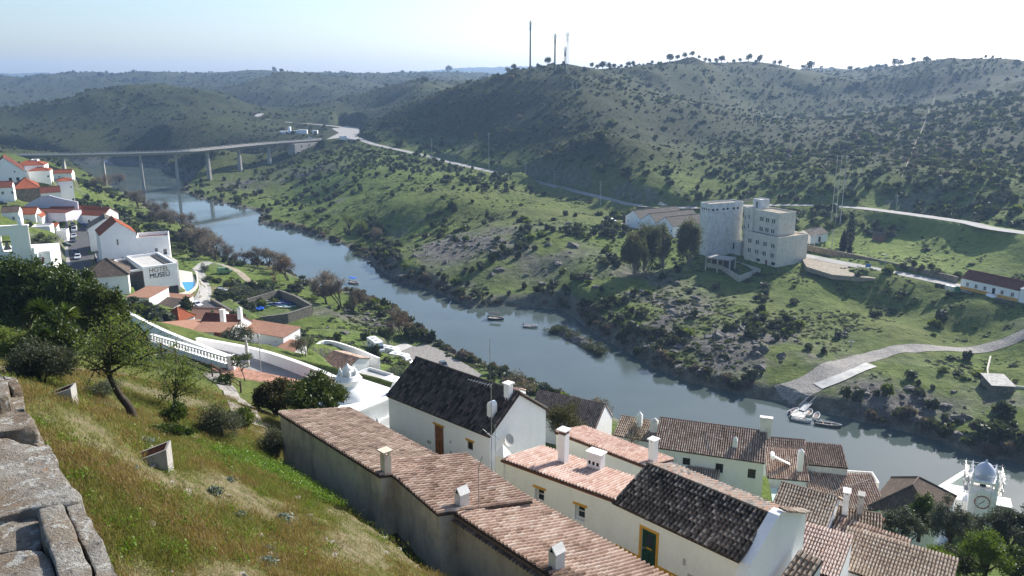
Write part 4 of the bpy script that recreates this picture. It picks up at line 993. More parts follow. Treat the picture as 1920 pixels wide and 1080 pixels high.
# balustrade
bal = thing('balustrade', 'white balustrade of round openings along the terrace edge', 'balustrade', (0, 0, 0))
b0, b1 = PZ(285, 638, 43.3), PZ(428, 682, 44.6); nb = 26
for k in range(nb):
    p = b0.lerp(b1, k/(nb-1)); mb = MB(); mb.lathe([(.13, 0), (.1, .1), (.2, .35), (.1, .6), (.13, .7)], 8, tuple(p)); mb.build('baluster', M_white, bal, True)
for z0_, z1_, nm in ((-.5, 0, 'base_rail'), (.7, .85, 'top_rail')):
    d = (b1-b0).normalized(); n = Vector((-d.y, d.x, 0)).normalized()*.22; mb = MB()
    mb.grid([[b0-n+Vector((0, 0, z0_)), b0+n+Vector((0, 0, z0_)), b0+n+Vector((0, 0, z1_)), b0-n+Vector((0, 0, z1_))], [b1-n+Vector((0, 0, z0_)), b1+n+Vector((0, 0, z0_)), b1+n+Vector((0, 0, z1_)), b1-n+Vector((0, 0, z1_))]], True)
    mb.build(nm, M_white, bal)
mb = MB(); mb.box(b1.x, b1.x+.7, b1.y-.3, b1.y+.4, b1.z-2.4, b1.z+1.0); mb.build('end_pillar', M_white, bal)
# timber rail fences
def rail_fence(label, a, b_, n):
    t = thing('timber_rail', label, 'fence', (0, 0, 0))
    for k in range(n):
        p = a.lerp(b_, k/(n-1)); mb = MB(); mb.box(p.x-.07, p.x+.07, p.y-.07, p.y+.07, p.z-.6, p.z+1.15); mb.build('post', M_woodd, t)
    for h in (.55, 1.02):
        mb = MB(); mb.tube([a+Vector((0, 0, h)), b_+Vector((0, 0, h))], .05, 6); mb.build('rail', M_woodb, t)
rail_fence('brown timber rail fence in front of the paved terrace', PZ(398, 700, 45), PZ(452, 735, 46.6), 4)
rail_fence('brown timber rail along the stepped path above the balustrade', PZ(255, 640, 46), PZ(330, 672, 46.4), 4)
# stone cross on a pillar
p = PZ(464, 672, 43.0); t_ = thing('stone_cross', 'weathered stone cross on a pillar behind the promenade wall', 'cross', (p.x, p.y, p.z))
mb = MB(); mb.box(-.16, .16, -.16, .16, -1, 1.9); mb.build('pillar', M_concL, t_)
mb = MB(); mb.box(-.1, .1, -.08, .08, 1.9, 2.9); mb.box(-.4, .4, -.07, .07, 2.35, 2.55); mb.build('cross', M_concL, t_)
p = PZ(490, 700, 42.0); t_ = thing('lamp_post', 'slim white lamp post on the promenade parapet', 'lamp', (p.x, p.y, p.z)); mb = MB(); mb.tube([(0, 0, -1), (0, 0, 4.3)], .05, 6); mb.build('post', M_concL, t_); mb = MB(); mb.lathe([(.05, 4.3), (.18, 4.5), (.14, 4.8), (.02, 4.9)], 8); mb.build('lamp_head', M_concL, t_, True)
# stone steps and path on the slope
sp_ = smooth_line([GROUND(395, 700), GROUND(430, 735), GROUND(455, 765), GROUND(500, 800)])
lane_s = smooth_line(lane_l, 5); FLAT.append(([tuple(p) for p in lane_s], 1.3, .8))
strip_road('lane', lane_s, 2.5, M_concL, .03, 'pale cobbled lane between the house rows')
strip_road('garden_path', sp_, 1.6, M_cobble, .05, 'rough stone path winding down beside the shrubs', follow=True)
# ================================================================== bridge
BR = [PZ(-70, 293, BRIDGE_Z), PZ(0, 291, BRIDGE_Z), PZ(100, 290, BRIDGE_Z), PZ(190, 288.5, BRIDGE_Z), PZ(330, 284.5, BRIDGE_Z), PZ(390, 279.5, BRIDGE_Z), PZ(450, 273.5, BRIDGE_Z), PZ(505, 268.5, BRIDGE_Z), PZ(600, 261.5, BRIDGE_Z), PZ(640, 257, BRIDGE_Z+.5)]
bl_ = smooth_line(BR, 8)
def sweep(mb, line, prof, closed=True):
    rows = []; P_ = [Vector(p) for p in line]
    for k, p in enumerate(P_):
        d = (P_[min(k+1, len(P_)-1)]-P_[max(k-1, 0)]); d.z = 0; d.normalize(); n = Vector((-d.y, d.x, 0))
        rows.append([p+n*a+Vector((0, 0, b_)) for a, b_ in prof])
    mb.grid(rows, closed); mb.face(list(reversed(rows[0]))); mb.face(rows[-1])
bt = thing('bridge', 'long curved concrete road bridge on tall slender piers over the river', 'bridge', (0, 0, 0))
mb = MB(); sweep(mb, bl_, [(-4.6, 0), (-4.6, -.35), (-2.6, -.7), (-2.4, -1.7), (2.4, -1.7), (2.6, -.7), (4.6, -.35), (4.6, 0)]); mb.build('deck', M_conc, bt)
mb = MB(); sweep(mb, bl_, [(-3.3, .02), (-3.3, .05), (3.3, .05), (3.3, .02)]); mb.build('roadway', M_asph, bt)
for s in (-1, 1):
    mb = MB(); sweep(mb, bl_, [(s*4.45-.06, .95), (s*4.45-.06, 1.05), (s*4.45+.06, 1.05), (s*4.45+.06, .95)]); sweep(mb, bl_, [(s*4.45-.12, 0), (s*4.45-.12, .35), (s*4.45+.12, .35), (s*4.45+.12, 0)])
    tot = 0
    for k in range(len(bl_)-1):
        a_, c_ = bl_[k], bl_[k+1]; n_p = max(1, int((c_-a_).length/2.2)); d = (c_-a_).normalized(); nv = Vector((-d.y, d.x, 0))
        for j in range(n_p):
            p = a_.lerp(c_, j/n_p)+nv*s*4.45; mb.box(p.x-.09, p.x+.09, p.y-.09, p.y+.09, p.z+.3, p.z+1.0)
    mb.build('railing', M_concL, bt)
for u, v in ((57, 290.3), (117, 289.7), (191, 288.5), (262, 286.8), (328, 284.6), (388, 279.7), (447, 273.8), (503, 268.7)):
    p = PZ(u, v, BRIDGE_Z); g = max(-2.5, min(H1(p.x, p.y)-1, 22)) if u > 120 else H1(p.x, p.y)-1
    k = min(range(1, len(bl_)-1), key=lambda q_: (bl_[q_]-p).length); d = (bl_[k+1]-bl_[k-1]); yw_ = math.atan2(d.y, d.x)
    mb = MB(); h_ = p.z-1.7-g
    rows = []
    for t, wx, wy in ((0, 1.0, 1.7), (.85, .65, 1.2), (.94, .65, 1.25), (1, .95, 2.3)):
        rows.append([(-wx, -wy, t*h_), (wx, -wy, t*h_), (wx, wy, t*h_), (-wx, wy, t*h_)])
    mb.grid(rows, True); mb.face(rows[-1]); mb.build('pier', M_conc, bt, False, TR(p.x, p.y, g, yw_))
p0, p1 = PZ(548, 266, BRIDGE_Z), PZ(600, 261.8, BRIDGE_Z); d = p1-p0; yw_ = math.atan2(d.y, d.x); ln = math.hypot(d.x, d.y)
mb = MB(); mb.prism([(0, -4.2), (ln+8, -4.2), (ln+8, 4.2), (0, 4.2)], [-11, -2.2, -2.2, -11], -1.72); ab = mb.build('abutment', M_conc, bt, False, TR(p0.x, p0.y, p0.z, yw_))
mb = MB(); mb.box(-1.6, -.01, -4.4, 4.4, -16, -1.72); mb.build('end_pier', M_conc, bt, False, TR(p0.x, p0.y, p0.z, yw_))
for k in range(3):
    mb = MB(); mb.lathe([(0, 0), (.85, 0)], 16); mb.build('porthole', M_dark, ab, False, Matrix.Translation((6+k*9, -4.21, -3.9+k*.25)) @ Matrix.Rotation(math.pi/2, 4, 'X'))
# small things on the bridge end: kiosk tower, low walls
p = PZ(543, 246, 29.5); t_ = thing('white_water_tower', 'small white round tower with low white walls beyond the bridge', 'tower', (p.x, p.y, 28.5))
mb = MB(); mb.lathe([(1.6, -2), (1.6, 5.2), (0, 5.4)], 12); mb.build('tower', M_white, t_, True)
for bx_ in ((-9, -1.8, -2, 2, -3, 1.2), (1.8, 8, -2, 1.5, -3, 1.6), (8.2, 17, -1, 2, -3, 2.4), (22, 27, -1, 2, -3, 1.8)): mb = MB(); mb.box(*bx_); mb.build('low_wall', M_white, t_)

# ================================================================== town on the left
TOWN = 'white town houses on the left'
def H(name, label, A_, B_, z, h, D, roof, wall=None, tile=None, **kw):
    A, L, yaw = AB(A_, B_, z)
    if 'yaw' in kw:
        yaw = R(kw.pop('yaw')); lo, hi = 2.0, 60.0      # the length that ends where the wall ends
        for _ in range(30):
            L = (lo+hi)/2
            if proj((A[0]+math.cos(yaw)*L, A[1]+math.sin(yaw)*L, z))[0] < B_[0]: lo = L
            else: hi = L
    L = kw.pop('L', L)
    return house(name, label, A, L, D, yaw, z-h, h, roof, wall, tile=tile, sunk=kw.pop('sunk', 6), over=kw.pop('over', .3), **kw)
H('gabled_house', 'white gabled house with three square windows at the far left edge', (-25, 322), (43, 326), 33.5, 7, 22, ('gabley', 13.5), M_white, F_DRED, wins=[('f', 8.5, 1.8, 1.4, 1.8), ('f', 11.6, 1.8, 1.4, 1.8), ('f', 14.6, 1.8, 1.4, 1.8), ('f', 11.0, 6.0, .8, .8)], bars=(0, 0), yaw=30)
H('hipped_house', 'white house with hipped red roof highest in the left town', (27, 311), (82, 309), 34, 5.5, 12, ('hip', 7.6, 5), M_white, F_RED, wins=[('f', 4, 2, 1, 1.2), ('f', 9, 2, 1, 1.2)], bars=(0, 0), yaw=20)
H('small_white_cube', 'tiny white cube house peeping over the hipped red roof', (58, 301), (70, 300), 36, 4, 5, ('flat', .3), M_white, yaw=20)
H('hipped_house', 'smaller hipped red roof house in front of the highest one', (53, 321), (93, 319), 31.5, 5.5, 9, ('hip', 7.2, 4.5), M_white, F_RED, wins=[('f', 8, 2.0, .9, 1.0)], bars=(0, 0), yaw=22)
H('low_house', 'low white house with plain red roof beside the scrub bank', (100, 325), (134, 324), 26, 3.4, 6, ('gable', 3.4, .5, 5.2), M_white, F_RED, yaw=14, wins=[('f', 2.2, 1, .8, .9)], bars=(0, 0))
H('tower_house', 'tall white house with blue corner bands and low red roof', (109, 340), (136, 337), 31, 11, 9.5, ('hip', 12.0, 3.5), M_white, F_RED, wins=[('f', 4.5, 7.6, .8, .9), ('f', 4.6, 1.2, 1.0, 1.6)], bars=(0, 0), yaw=34)
H('wing_house', 'long white wing with blue eaves line and red roof', (52, 363), (113, 352), 27.5, 6, 7, ('gable', 6, .5, 8.2), M_white, F_DRED, wins=[('f', 11, 2.6, 1.2, .9), ('f', 6.5, 2.6, 1.2, .9)], bars=(0, 0), yaw=30, base=(M_blue, 'f'), base_h=.9)
H('market_hall', 'ochre stone hall with big orange hipped roof at the street corner', (26, 355), (74, 349), 30, 8, 19, ('hip', 11.6, 8), M_stone2, F_RED, yaw=32)
# arched market front
pf = PZ(27, 378, 24.2); t_ = thing('arcade_front', 'white and blue facade with four rounded gables and arched windows', 'facade', (pf.x, pf.y-1.5, 24.2), R(32))
for k in range(4):
    w_ = 2.15 if k in (1,) else 1.85; x = .2+k*2.15; h_ = 6.6 if k == 1 else 5.6
    mb = MB(); n = 8; prof = [(x+w_/2-w_/2*math.cos(math.pi*q_/n), h_-w_/2+w_/2*math.sin(math.pi*q_/n)) for q_ in range(n+1)]
    poly = [(x, 0)] + prof + [(x+w_, 0)]
    for yy, rev in ((0, False), (.5, True)):
        pts = [(a_, yy, b_) for a_, b_ in poly]; mb.face(pts[::-1] if not rev else pts)
    for a_, c_ in zip(poly[:-1], poly[1:]): mb.face([(a_[0], 0, a_[1]), (c_[0], 0, c_[1]), (c_[0], .5, c_[1]), (a_[0], .5, a_[1])])
    ar = mb.build('gable', M_white, t_)
    mb = MB(); iw = w_*.5; prof = [(x+w_/2-iw/2*math.cos(math.pi*q_/n), h_*.62+iw/2*math.sin(math.pi*q_/n)) for q_ in range(n+1)]; mb.face([(a_, -.012, b_) for a_, b_ in ([(x+w_/2-iw/2, .5)]+prof+[(x+w_/2+iw/2, .5)])][::-1]); mb.build('window', M_glass, ar)
    mb = MB()
    for q_ in range(n):
        a0, a1 = math.pi*q_/n, math.pi*(q_+1)/n; r0, r1 = w_/2-.14, w_/2-.02; cx_, cz_ = x+w_/2, h_-w_/2
        mb.face([(cx_-r*math.cos(a), -.014, cz_+r*math.sin(a)) for a, r in ((a0, r0), (a0, r1), (a1, r1), (a1, r0))][::-1])
    mb.build('blue_band', M_blue, ar)
H('shade_tinted_house', 'long shade tinted white house wall with stepped ridge facing the camera', (28, 396), (122, 398), 27, 3.2, 9, ('gable', 3.2, .5, 3.7), M_shadew, F_DRED, yaw=-10)
pl = PZ(30, 388, 27); t_ = thing('screen_wall', 'tall shade tinted white gable wall sweeping down to both sides', 'wall', (pl.x, pl.y, 24), R(-8))
mb = MB(); prof = [(0, 1.5), (6, 4.8), (12, 7.6), (15, 8.0), (21, 6.6), (27, 5.6), (27, -8), (0, -8)]
for yy in (0, .5): mb.v += [(a_, yy, b_) for a_, b_ in prof]
n0 = len(prof); mb.f += [tuple(reversed(range(n0))), tuple(range(n0, 2*n0))] + [(k, (k+1) % n0, n0+(k+1) % n0, n0+k) for k in range(n0)]; mb.m += [0]*len(mb.f); mb.build('wall_body', M_shadew, t_)
H('stone_sided_house', 'house with bare rubble side wall under an orange roof strip', (82, 395), (121, 399), 26.5, 8, 5, ('shed', 9.2), M_stone2, F_RED, yaw=-14)
H('orange_roof_house', 'white house with double orange roof on the street bend', (30, 402), (66, 408), 28, 5, 7, ('gable', 5, .5, 7.0), M_white, F_RED, yaw=14)
H('orange_roof_house', 'lower white house with orange roof and leaning pilasters', (48, 408), (78, 404), 26.5, 6, 8, ('gabley', 8.2), M_white, F_RED, yaw=20)
H('annex', 'small white annex with orange roof beside the rubble wall', (72, 408), (95, 407), 25, 6, 4, ('shed', 6.8), M_white, F_RED, yaw=18, wins=[('f', 2.0, 2.6, .8, 1.3)])
H('yard_house', 'white walled yard house with orange strip roof by the street', (90, 425), (106, 424), 23.5, 5, 4, ('shed', 5.6), M_white, F_RED, yaw=18)
H('yard_house', 'lower white walled yard block with red blind facing the street', (106, 436), (124, 436), 22.5, 4, 5, ('flat', .5), M_white, yaw=18)
H('terrace_row', 'long white row with blue plinth, pilasters and red roof on the street curve', (127, 401), (194, 412), 25, 4.2, 8, ('gable', 4.2, .5, 6.6), M_white, F_RED, yaw=-14, base=(M_blue, 'f'), base_h=.8,
  wins=[('f', 2.0, 1.2, .9, 1.4), ('f', 11.5, 1.2, .9, 1.4), ('f', 15, 1.2, .9, 1.4)], doors=[('f', 4.6, 0, 1.0, 2.2), ('f', 9.0, 0, 1.0, 2.2)], bars=(0, 0))
H('rear_row', 'narrow white row with pale roof strip behind the blue plinth row', (127, 393), (170, 389), 24.5, 3.5, 6, ('gable', 3.5, .5, 5.0), M_white, F_DRED, yaw=-20)
H('grey_roof_house', 'white house with weathered grey brown gable roof', (165, 428), (186, 416), 27.5, 8, 11, ('gabley', 11), M_white, F_GREY, yaw=28, L=11)
a = PZ(172, 428, 29.5)
A, L, yaw = AB((186, 439), (245, 436), 29)
lh = house('large_house', 'large white gabled house with red roof above the hotel', A, 10.5, 13, R(32), 16.5, 12.0, ('gabley', 16.0), M_white, tile=F_RED, sunk=5, over=.2,
      wins=[('f', 2.4, 2.4, 1.3, 1.8), ('f', 5.4, 2.6, .7, 1.8), ('f', 7.4, 2.8, 1.3, 1.8), ('f', 4.6, 8.4, .6, 2.0), ('l', 2, 8, .9, 1.6), ('l', 5, 8, .9, 1.6), ('l', 8, 8, .9, 1.6), ('l', 2, 4.5, .9, 1.6), ('l', 5, 4.5, .9, 1.6), ('l', 8, 4.5, .9, 1.6)], bars=(0, 1))
house('large_house', 'white flat roofed wing with terrace joined to the large gabled house', at_x(A, R(32), 10.52, .4), 9.5, 9, R(22), 15.5, 10.2, ('flat', 1.0, M_brick), M_white, sunk=5,
      wins=[('f', 1.6, 4.2, 1.3, 1.8), ('f', 5.0, 6.2, .9, 1.2), ('f', 7.4, 5.0, 1.2, 2.0)], bars=(0, 1))
hp = PZ(160, 519, 23.5)
house('pavilion_house', 'white house with curved dark brown pyramid roof behind the evergreen trees', (hp.x, hp.y), 10.5, 9.5, R(24), 17.5, 5.6, ('hip', 9.8, 5.2), M_white, tile=F_BROWN, sunk=6, over=.5)
# belfry church at the left edge
p = PZ(-6, 485, 30); t_ = thing('bell_gable_church', 'white church with bell hung in an arched bell gable at left edge', 'church', (p.x, p.y, 25), R(18))
mb = MB(); mb.box(-3, 12.5, .5, 12, -8, 6.2); mb.build('nave', M_white, t_)
mb = MB(); wall_face(mb, Matrix(), 8.2, -8, 13.2, [(1.6, 6.6, 2.2, 5.0)], .9)
mb.box(0, 8.2, .905, .95, -8, 6.55); mb.box(0, 1.55, .905, .95, 6.6, 13.2); mb.box(3.85, 8.2, .905, .95, 6.6, 13.2); mb.box(-.15, 8.35, -.15, 1.1, 13.2, 13.6); mb.build('bell_gable', M_white, t_)
mb = MB()
for q_ in range(8): pass
mb.prism([(1.6, .0), (3.8, .0), (3.8, .9), (1.6, .9)], 11.0, 11.6); mb.build('arch', M_white, t_)
mb = MB(); mb.lathe([(.05, 1.9), (.4, 1.8), (.55, 1.0), (.95, .1), (1.0, 0)], 14, (2.7, .5, 7.2)); mb.build('bell', simple('bronze', (.25, .22, .14), .4, .6), t_, True)
mb = MB(); mb.box(1.6, 3.8, .35, .65, 9.1, 9.5); mb.build('headstock', M_woodd, t_)
mb = MB(); mb.lathe([(.7, 0), (.7, 1.2), (.4, 1.4), (.55, 1.9), (.03, 2.6)], 10, (6.6, .5, 13.6)); mb.build('urn', M_white, t_, True)
mb = MB(); mb.lathe([(.7, 0), (.7, 1.2), (.4, 1.4), (.55, 1.9), (.03, 2.6)], 10, (.9, .5, 13.6)); mb.build('urn', M_white, t_, True)
mb = MB()
for k in range(6): mb.box(8.6+k*.55, 9.2+k*.55, -1, 4, -8, 7.5-k*1.5)
mb.build('steps', M_white, t_)
for k in range(2):
    mb = MB(); mb.box(8.3+k*1.5, 9.3+k*1.5, .42, .49, 2.4, 4.6); mb.build('red_shutter', simple('red_shutter_%s' % ('a', 'b')[k], (.30, .06, .05), .6), t_)

H('white_house', 'stepped plain white house above the street pavement', (58, 428), (92, 431), 26, 6, 6, ('flat', .4), M_white, yaw=16, wins=[('f', 2, 2.5, .9, 1.2), ('f', 5, 2.5, .9, 1.2)])
H('white_house', 'small brown roofed house just behind the bell gable', (2, 398), (34, 402), 31, 5, 6, ('gable', 5, .5, 6.6), M_white, F_BROWN, yaw=20, wins=[('f', 3, 2, .9, 1.2)])
H('white_house', 'narrow white house with red roof between hall and gabled house', (-10, 352), (22, 349), 33, 6, 8, ('gable', 6, .5, 8.0), M_white, F_DRED, yaw=24, wins=[('f', 2, 3, 1, 1.3), ('f', 5.5, 3, 1, 1.3)])
# street
st = smooth_line([Vector(p) for p in LANE], 8)
strip_road('street', st, 9.0, M_asph, .04, 'grey street curving between the left houses', follow=True)
for s, lb in ((-1, 'kerbed pavement on the left side of the street'), (1, 'kerbed pavement on the right side of the street')):
    mb = MB(); sweep(mb, st, [(s*4.5-.7, -.3), (s*4.5-.7, .14), (s*4.5+.7, .14), (s*4.5+.7, -.3)]); tag(mb.build('pavement', M_conc), lb, None, None, 'structure')
wl_ = [p+Vector((0, 0, -.2)) for p in st[12:]]; rw = [];
for k, p in enumerate(wl_):
    d = wl_[min(k+1, len(wl_)-1)]-wl_[max(k-1, 0)]; d.normalize(); rw.append(p+Vector((-d.y, d.x, 0))*5.6)
path_wall('street_wall', 'pale parapet wall along the right edge of the street', rw, 1.1, .3, M_cream, M_cream)

# ================================================================== hotel
a = PZ(268, 501, 22.0); yaw = R(38); zb = 12.6
ht = thing('hotel', 'modern white hotel block with dark base and lettering HOTEL MUSEU', 'hotel', (a.x, a.y, zb), yaw)
HW, HD, HH = 9.6, 20, 9.4; sh = -13        # the slab leans away: left wing angled back
mb = MB(); mb.box(0, HW, 0, .5, 2.5, HH); mb.box(HW-.5, HW, .5, HD, 2.5, HH); mb.box(0, .5, .5, HD, 5, HH); mb.box(.5, HW-.5, HD-.4, HD, 2.5, HH); fr_ = mb.build('front_wall', M_white, ht)
mb = MB(); mb.box(.5, HW-.5, .5, HD-.4, HH-1.0, HH-.7); mb.build('roof_terrace', M_concL, ht)
mb = MB(); mb.box(HW*.72, HW-1.0, 2.0, HD-1, HH-.7, HH-.5); mb.build('roof_strip', M_darkwall, ht)
mb = MB(); mb.box(.1, HW-.1, .4, HD, -4, 2.5); mb.build('dark_base', M_darkwall, ht)
mb = MB(); mb.box(HW*.42, HW*.52, .3, .78, -1, 3.0); mb.box(.1, .7, .1, .7, -1, 1.6); mb.build('pillar', M_concL, ht)
for txt, mt, zz in (('HOTEL', simple('bronze_letters', (.30, .22, .13), .5), 7.45), ('MUSEU', simple('black_letters', (.02, .02, .03), .5), 5.75)):
    cu = bpy.data.curves.new('lettering', 'FONT'); cu.body = txt; cu.size = 2.05; cu.extrude = .06; cu.space_character = 1.02
    to = bpy.data.objects.new('lettering', cu); col.objects.link(to); me = bpy.data.meshes.new_from_object(to); bpy.data.objects.remove(to)
    xs = [v.co.x for v in me.vertices]; s_ = 5.6/(max(xs)-min(xs)); me.transform(Matrix.Diagonal((s_, 1.0, 1, 1))); me.materials.append(mt)
    obj('lettering', me, ht, Matrix.Translation((1.5, -.07, zz)) @ Matrix.Rotation(math.pi/2, 4, 'X'))
lw = thing('hotel_wing', 'white hotel wing with slot windows and dark recessed glazing', 'hotel', (a.x, a.y, zb), yaw+R(-2))
wx = -4.4
mb = MB(); wall_face(mb, Matrix.Translation((wx, 20, 0)) @ Matrix.Rotation(-math.pi/2, 4, 'Z'), 19.2, 4.0, 8.4, [(k, 5.4, .55, 1.8) for k in (4.5, 6.8, 9.1, 11.4, 13.7)], .3); mb.build('side_wall', M_white2, lw)
for k in (4.5, 6.8, 9.1, 11.4, 13.7): window(lw, Matrix.Translation((wx, 20, 0)) @ Matrix.Rotation(-math.pi/2, 4, 'Z'), k, 5.4, .55, 1.8, .3, M_dmetal, bars=(0, 1))
mb = MB(); mb.box(wx+.02, -.02, .8, 20, 8.0, 8.15); mb.build('roof', M_darkwall, lw)
mb = MB(); mb.box(wx-.02, -.02, .78, 1.3, 8.15, 8.7); mb.box(wx-.02, wx+.5, 1.3, 20, 8.15, 8.7); mb.box(-.7, -.02, 1.3, 20, 8.15, 9.0); mb.box(wx+.5, -.7, 19.5, 20, 8.15, 8.7); mb.build('parapet', M_white2, lw)
mb = MB(); mb.box(wx+.05, -.05, 1.0, 1.1, -4, 8.0); mb.build('glazing', M_glass, lw)
mb = MB()
for k in range(4): mb.box(wx+.3+k*2.0, wx+.42+k*2.0, .9, 1.0, -1, 8.0)
mb.box(wx, 0, .88, 1.0, 4.3, 4.7); mb.build('mullion', M_dmetal, lw)
mb = MB(); mb.box(wx+.15, wx+.4, 1.1, 20, -5, 4.0); mb.build('dark_side', M_darkwall, lw)
rb_ = house('hotel_block', 'stepped white hotel rear block with small terrace', at_x((a.x, a.y), yaw, HW+.05, 8.5), 2.6, 10, yaw, zb-1, 8.2, ('flat', .9), M_white2, 'hotel', sunk=5, wins=[('r', 2.5, 4, .8, 1.4)], bars=(0, 0))
# pool terrace
M_pave = simple('cream_paving', (.56, .53, .46), .85, var=.08, scale=.9)
pz = 11.06
def poly_sheet(name, label, pix, z, mat, kind='structure', down=2.5):
    pg = [PZ(u, v, z) for u, v in pix]; mb = MB()
    ar = sum(pg[k].x*pg[(k+1) % len(pg)].y-pg[(k+1) % len(pg)].x*pg[k].y for k in range(len(pg)))
    if ar < 0: pg = pg[::-1]
    mb.prism([(p.x, p.y) for p in pg], z-down, z); o = mb.build(name, mat); tag(o, label, None, None, kind); return o
poly_sheet('pool_terrace', 'cream paved pool terrace beside the hotel', [(322, 553), (322, 512), (330, 505), (360, 510), (368, 530), (366, 545), (345, 555), (338, 556)], pz, M_pave)
m, nt, b = newmat('pool_water'); b.inputs['Base Color'].default_value = (.03, .25, .50, 1); b.inputs['Roughness'].default_value = .06; n = noise(nt, 1.5, 3, .5, worldpos(nt)); bump(nt, b, n.outputs[0], .1, .05)
pw = poly_sheet('swimming_pool', None, [(341, 529), (366, 528), (365, 535), (356, 546), (349, 546)], pz+.03, m, 'structure', .05); tag(pw, 'small blue swimming pool on the hotel terrace', None, None, 'structure')
mb = MB(); ring = [PZ(u, v, pz+.05) for u, v in ((341, 529), (366, 528), (365, 535), (356, 546), (349, 546))]
path_wall('pool_wall', 'curved cream retaining wall around the pool terrace', smooth_line([PZ(330, 562, pz-.6), PZ(345, 560, pz-.6), PZ(362, 550, pz-.6), PZ(371, 537, pz-.6), PZ(369, 515, pz-.6)], 5), 1.3, .35, M_cream, M_pave)
wr = smooth_line([GROUND(345, 575), GROUND(372, 563), GROUND(385, 545), GROUND(378, 520), GROUND(372, 505), GROUND(390, 492), GROUND(420, 497)], 6)
strip_road('access_road', wr, 3.6, M_road, .06, 'pale concrete drive curving round the pool', follow=True)
tr_ = smooth_line([GROUND(420, 497), GROUND(440, 505), GROUND(465, 525), GROUND(492, 540), GROUND(510, 545)], 6)
strip_road('dirt_track', tr_, 3.0, M_track, .05, 'sandy track across the riverside meadow', follow=True)
poly_sheet('parking_lot', 'grey asphalt parking in front of the hotel', [(325, 585), (345, 568), (390, 562), (415, 578), (350, 592)], 10.03, M_asph)
poly_sheet('gravel_yard', 'bare gravel yard between low walls', [(385, 600), (415, 580), (455, 590), (440, 604), (400, 612)], 10.03, M_track)

# houses between the hotel and the promenade
H('blank_house', 'plain white house wall beside the evergreen tree below the hotel', (238, 556), (279, 561), 20, 8, 9, ('shed', 8.6), M_white, F_PALE, yaw=-10)
H('low_roof_house', 'low house with orange tile strip roof below the hotel pool', (281, 565), (338, 570), 15.5, 3, 6, ('shed', 3.9), M_white2, F_PALE, yaw=-14)
H('low_roof_house', 'low house with brown tile strip roof next to the blank white wall', (278, 574), (318, 584), 17, 4, 6, ('shed', 5.0), M_white2, F_BROWN, yaw=-22)
H('pavilion_house', 'white house with red pyramid roof and pale hips', (303, 599), (336, 603), 20.2, 5, 5.2, ('hip', 7.6, 2.6), M_white, F_RED, yaw=-20)
H('salmon_house', 'white house with long salmon roof behind the red pyramid roof', (352, 596), (405, 595), 18.5, 4.5, 7, ('gable', 4.5, .5, 6.2), M_white, F_PALE, yaw=-6)
mh = H('white_house', 'broad white house with pale salmon roof and small dark window', (306, 604), (361, 622), 25, 4.6, 7.5, ('shed', 3.4), M_white, F_PALE, yaw=-36, wins=[('f', 3.8, 1.4, .7, .9)], bars=(0, 0))
H('white_house', 'white house with salmon roof facing the promenade wall', (361, 622), (428, 621), 25, 4.4, 5, ('shed', 4.9), M_white, F_PALE, yaw=-2)
dk = H('dark_red_house', 'long white house with dark red roof and two white chimneys', (372, 611), (440, 616), 23.5, 4, 6.5, ('gable', 4, .5, 6.0), M_white, F_DRED, yaw=-14)
chimney(dk, 5.6, 1.0, 4, 7.6, 1.0, .7, M_white, 'slab'); chimney(dk, 8.8, 2.6, 5, 7.8, .9, .7, M_white, 'pot')
H('white_house', 'long plain white house with thin salmon roof edge beside the olive', (441, 617), (531, 632), 22.3, 6, 5.5, ('shed', 6.6), M_white, F_PALE, yaw=-25, wins=[('f', 10.8, 4.5, .7, .3)], bars=(0, 0))
H('low_shed', 'small shed with salmon roof and rough wall behind the promenade', (515, 655), (550, 657), 20.5, 3.2, 5, ('shed', 3.8), M_white2, F_PALE, yaw=-18)
H('low_shed', 'little orange roofed shed tucked under the olive tree', (392, 641), (418, 638), 26, 3.2, 4, ('gable', 3.2, .5, 4.4), M_white, F_RED, yaw=-20)
cr = H('courtyard_house', 'white courtyard house with bright orange pitched roof', (602, 679), (649, 693), 14.6, 4, 6.8, ('gable', 4.6, .55, 5.6), M_white, None, yaw=-36, tiles=(T_RED, F_RED), sp=.3, exp_=.45)
cyd = smooth_line([PZ(580, 676, 13.6), PZ(610, 656, 13.2), PZ(660, 668, 12.8), PZ(712, 690, 12.6)], 4)
path_wall('courtyard_wall', 'white courtyard wall curving behind the orange roof', cyd, 2.3, .35, M_white, M_white, down=4)
vb = PZ(697, 712, 15); t_ = thing('vaulted_house', 'small white house with rounded vault roof near the motorhomes', 'house', (vb.x, vb.y, 11), R(-35))
mb = MB(); mb.box(0, 6, 0, 5.5, -5, 3.2); mb.build('wall', M_white, t_)
mb = MB(); rows = []
for i in range(7):
    for_ = []
    for j in range(7):
        x, y = i/6, j/6; for_.append((6*x, 5.5*y, 3.2+1.1*(max(0, math.sin(math.pi*x))*max(0, math.sin(math.pi*y)))**.45))
    rows.append(for_)
mb.grid([r[::-1] for r in rows]); o = mb.build('vault', M_white, t_, True)
H('low_house', 'low white house with flat roof behind the vaulted house', (655, 708), (700, 722), 14, 3.5, 6, ('flat', .5), M_white, yaw=-36)

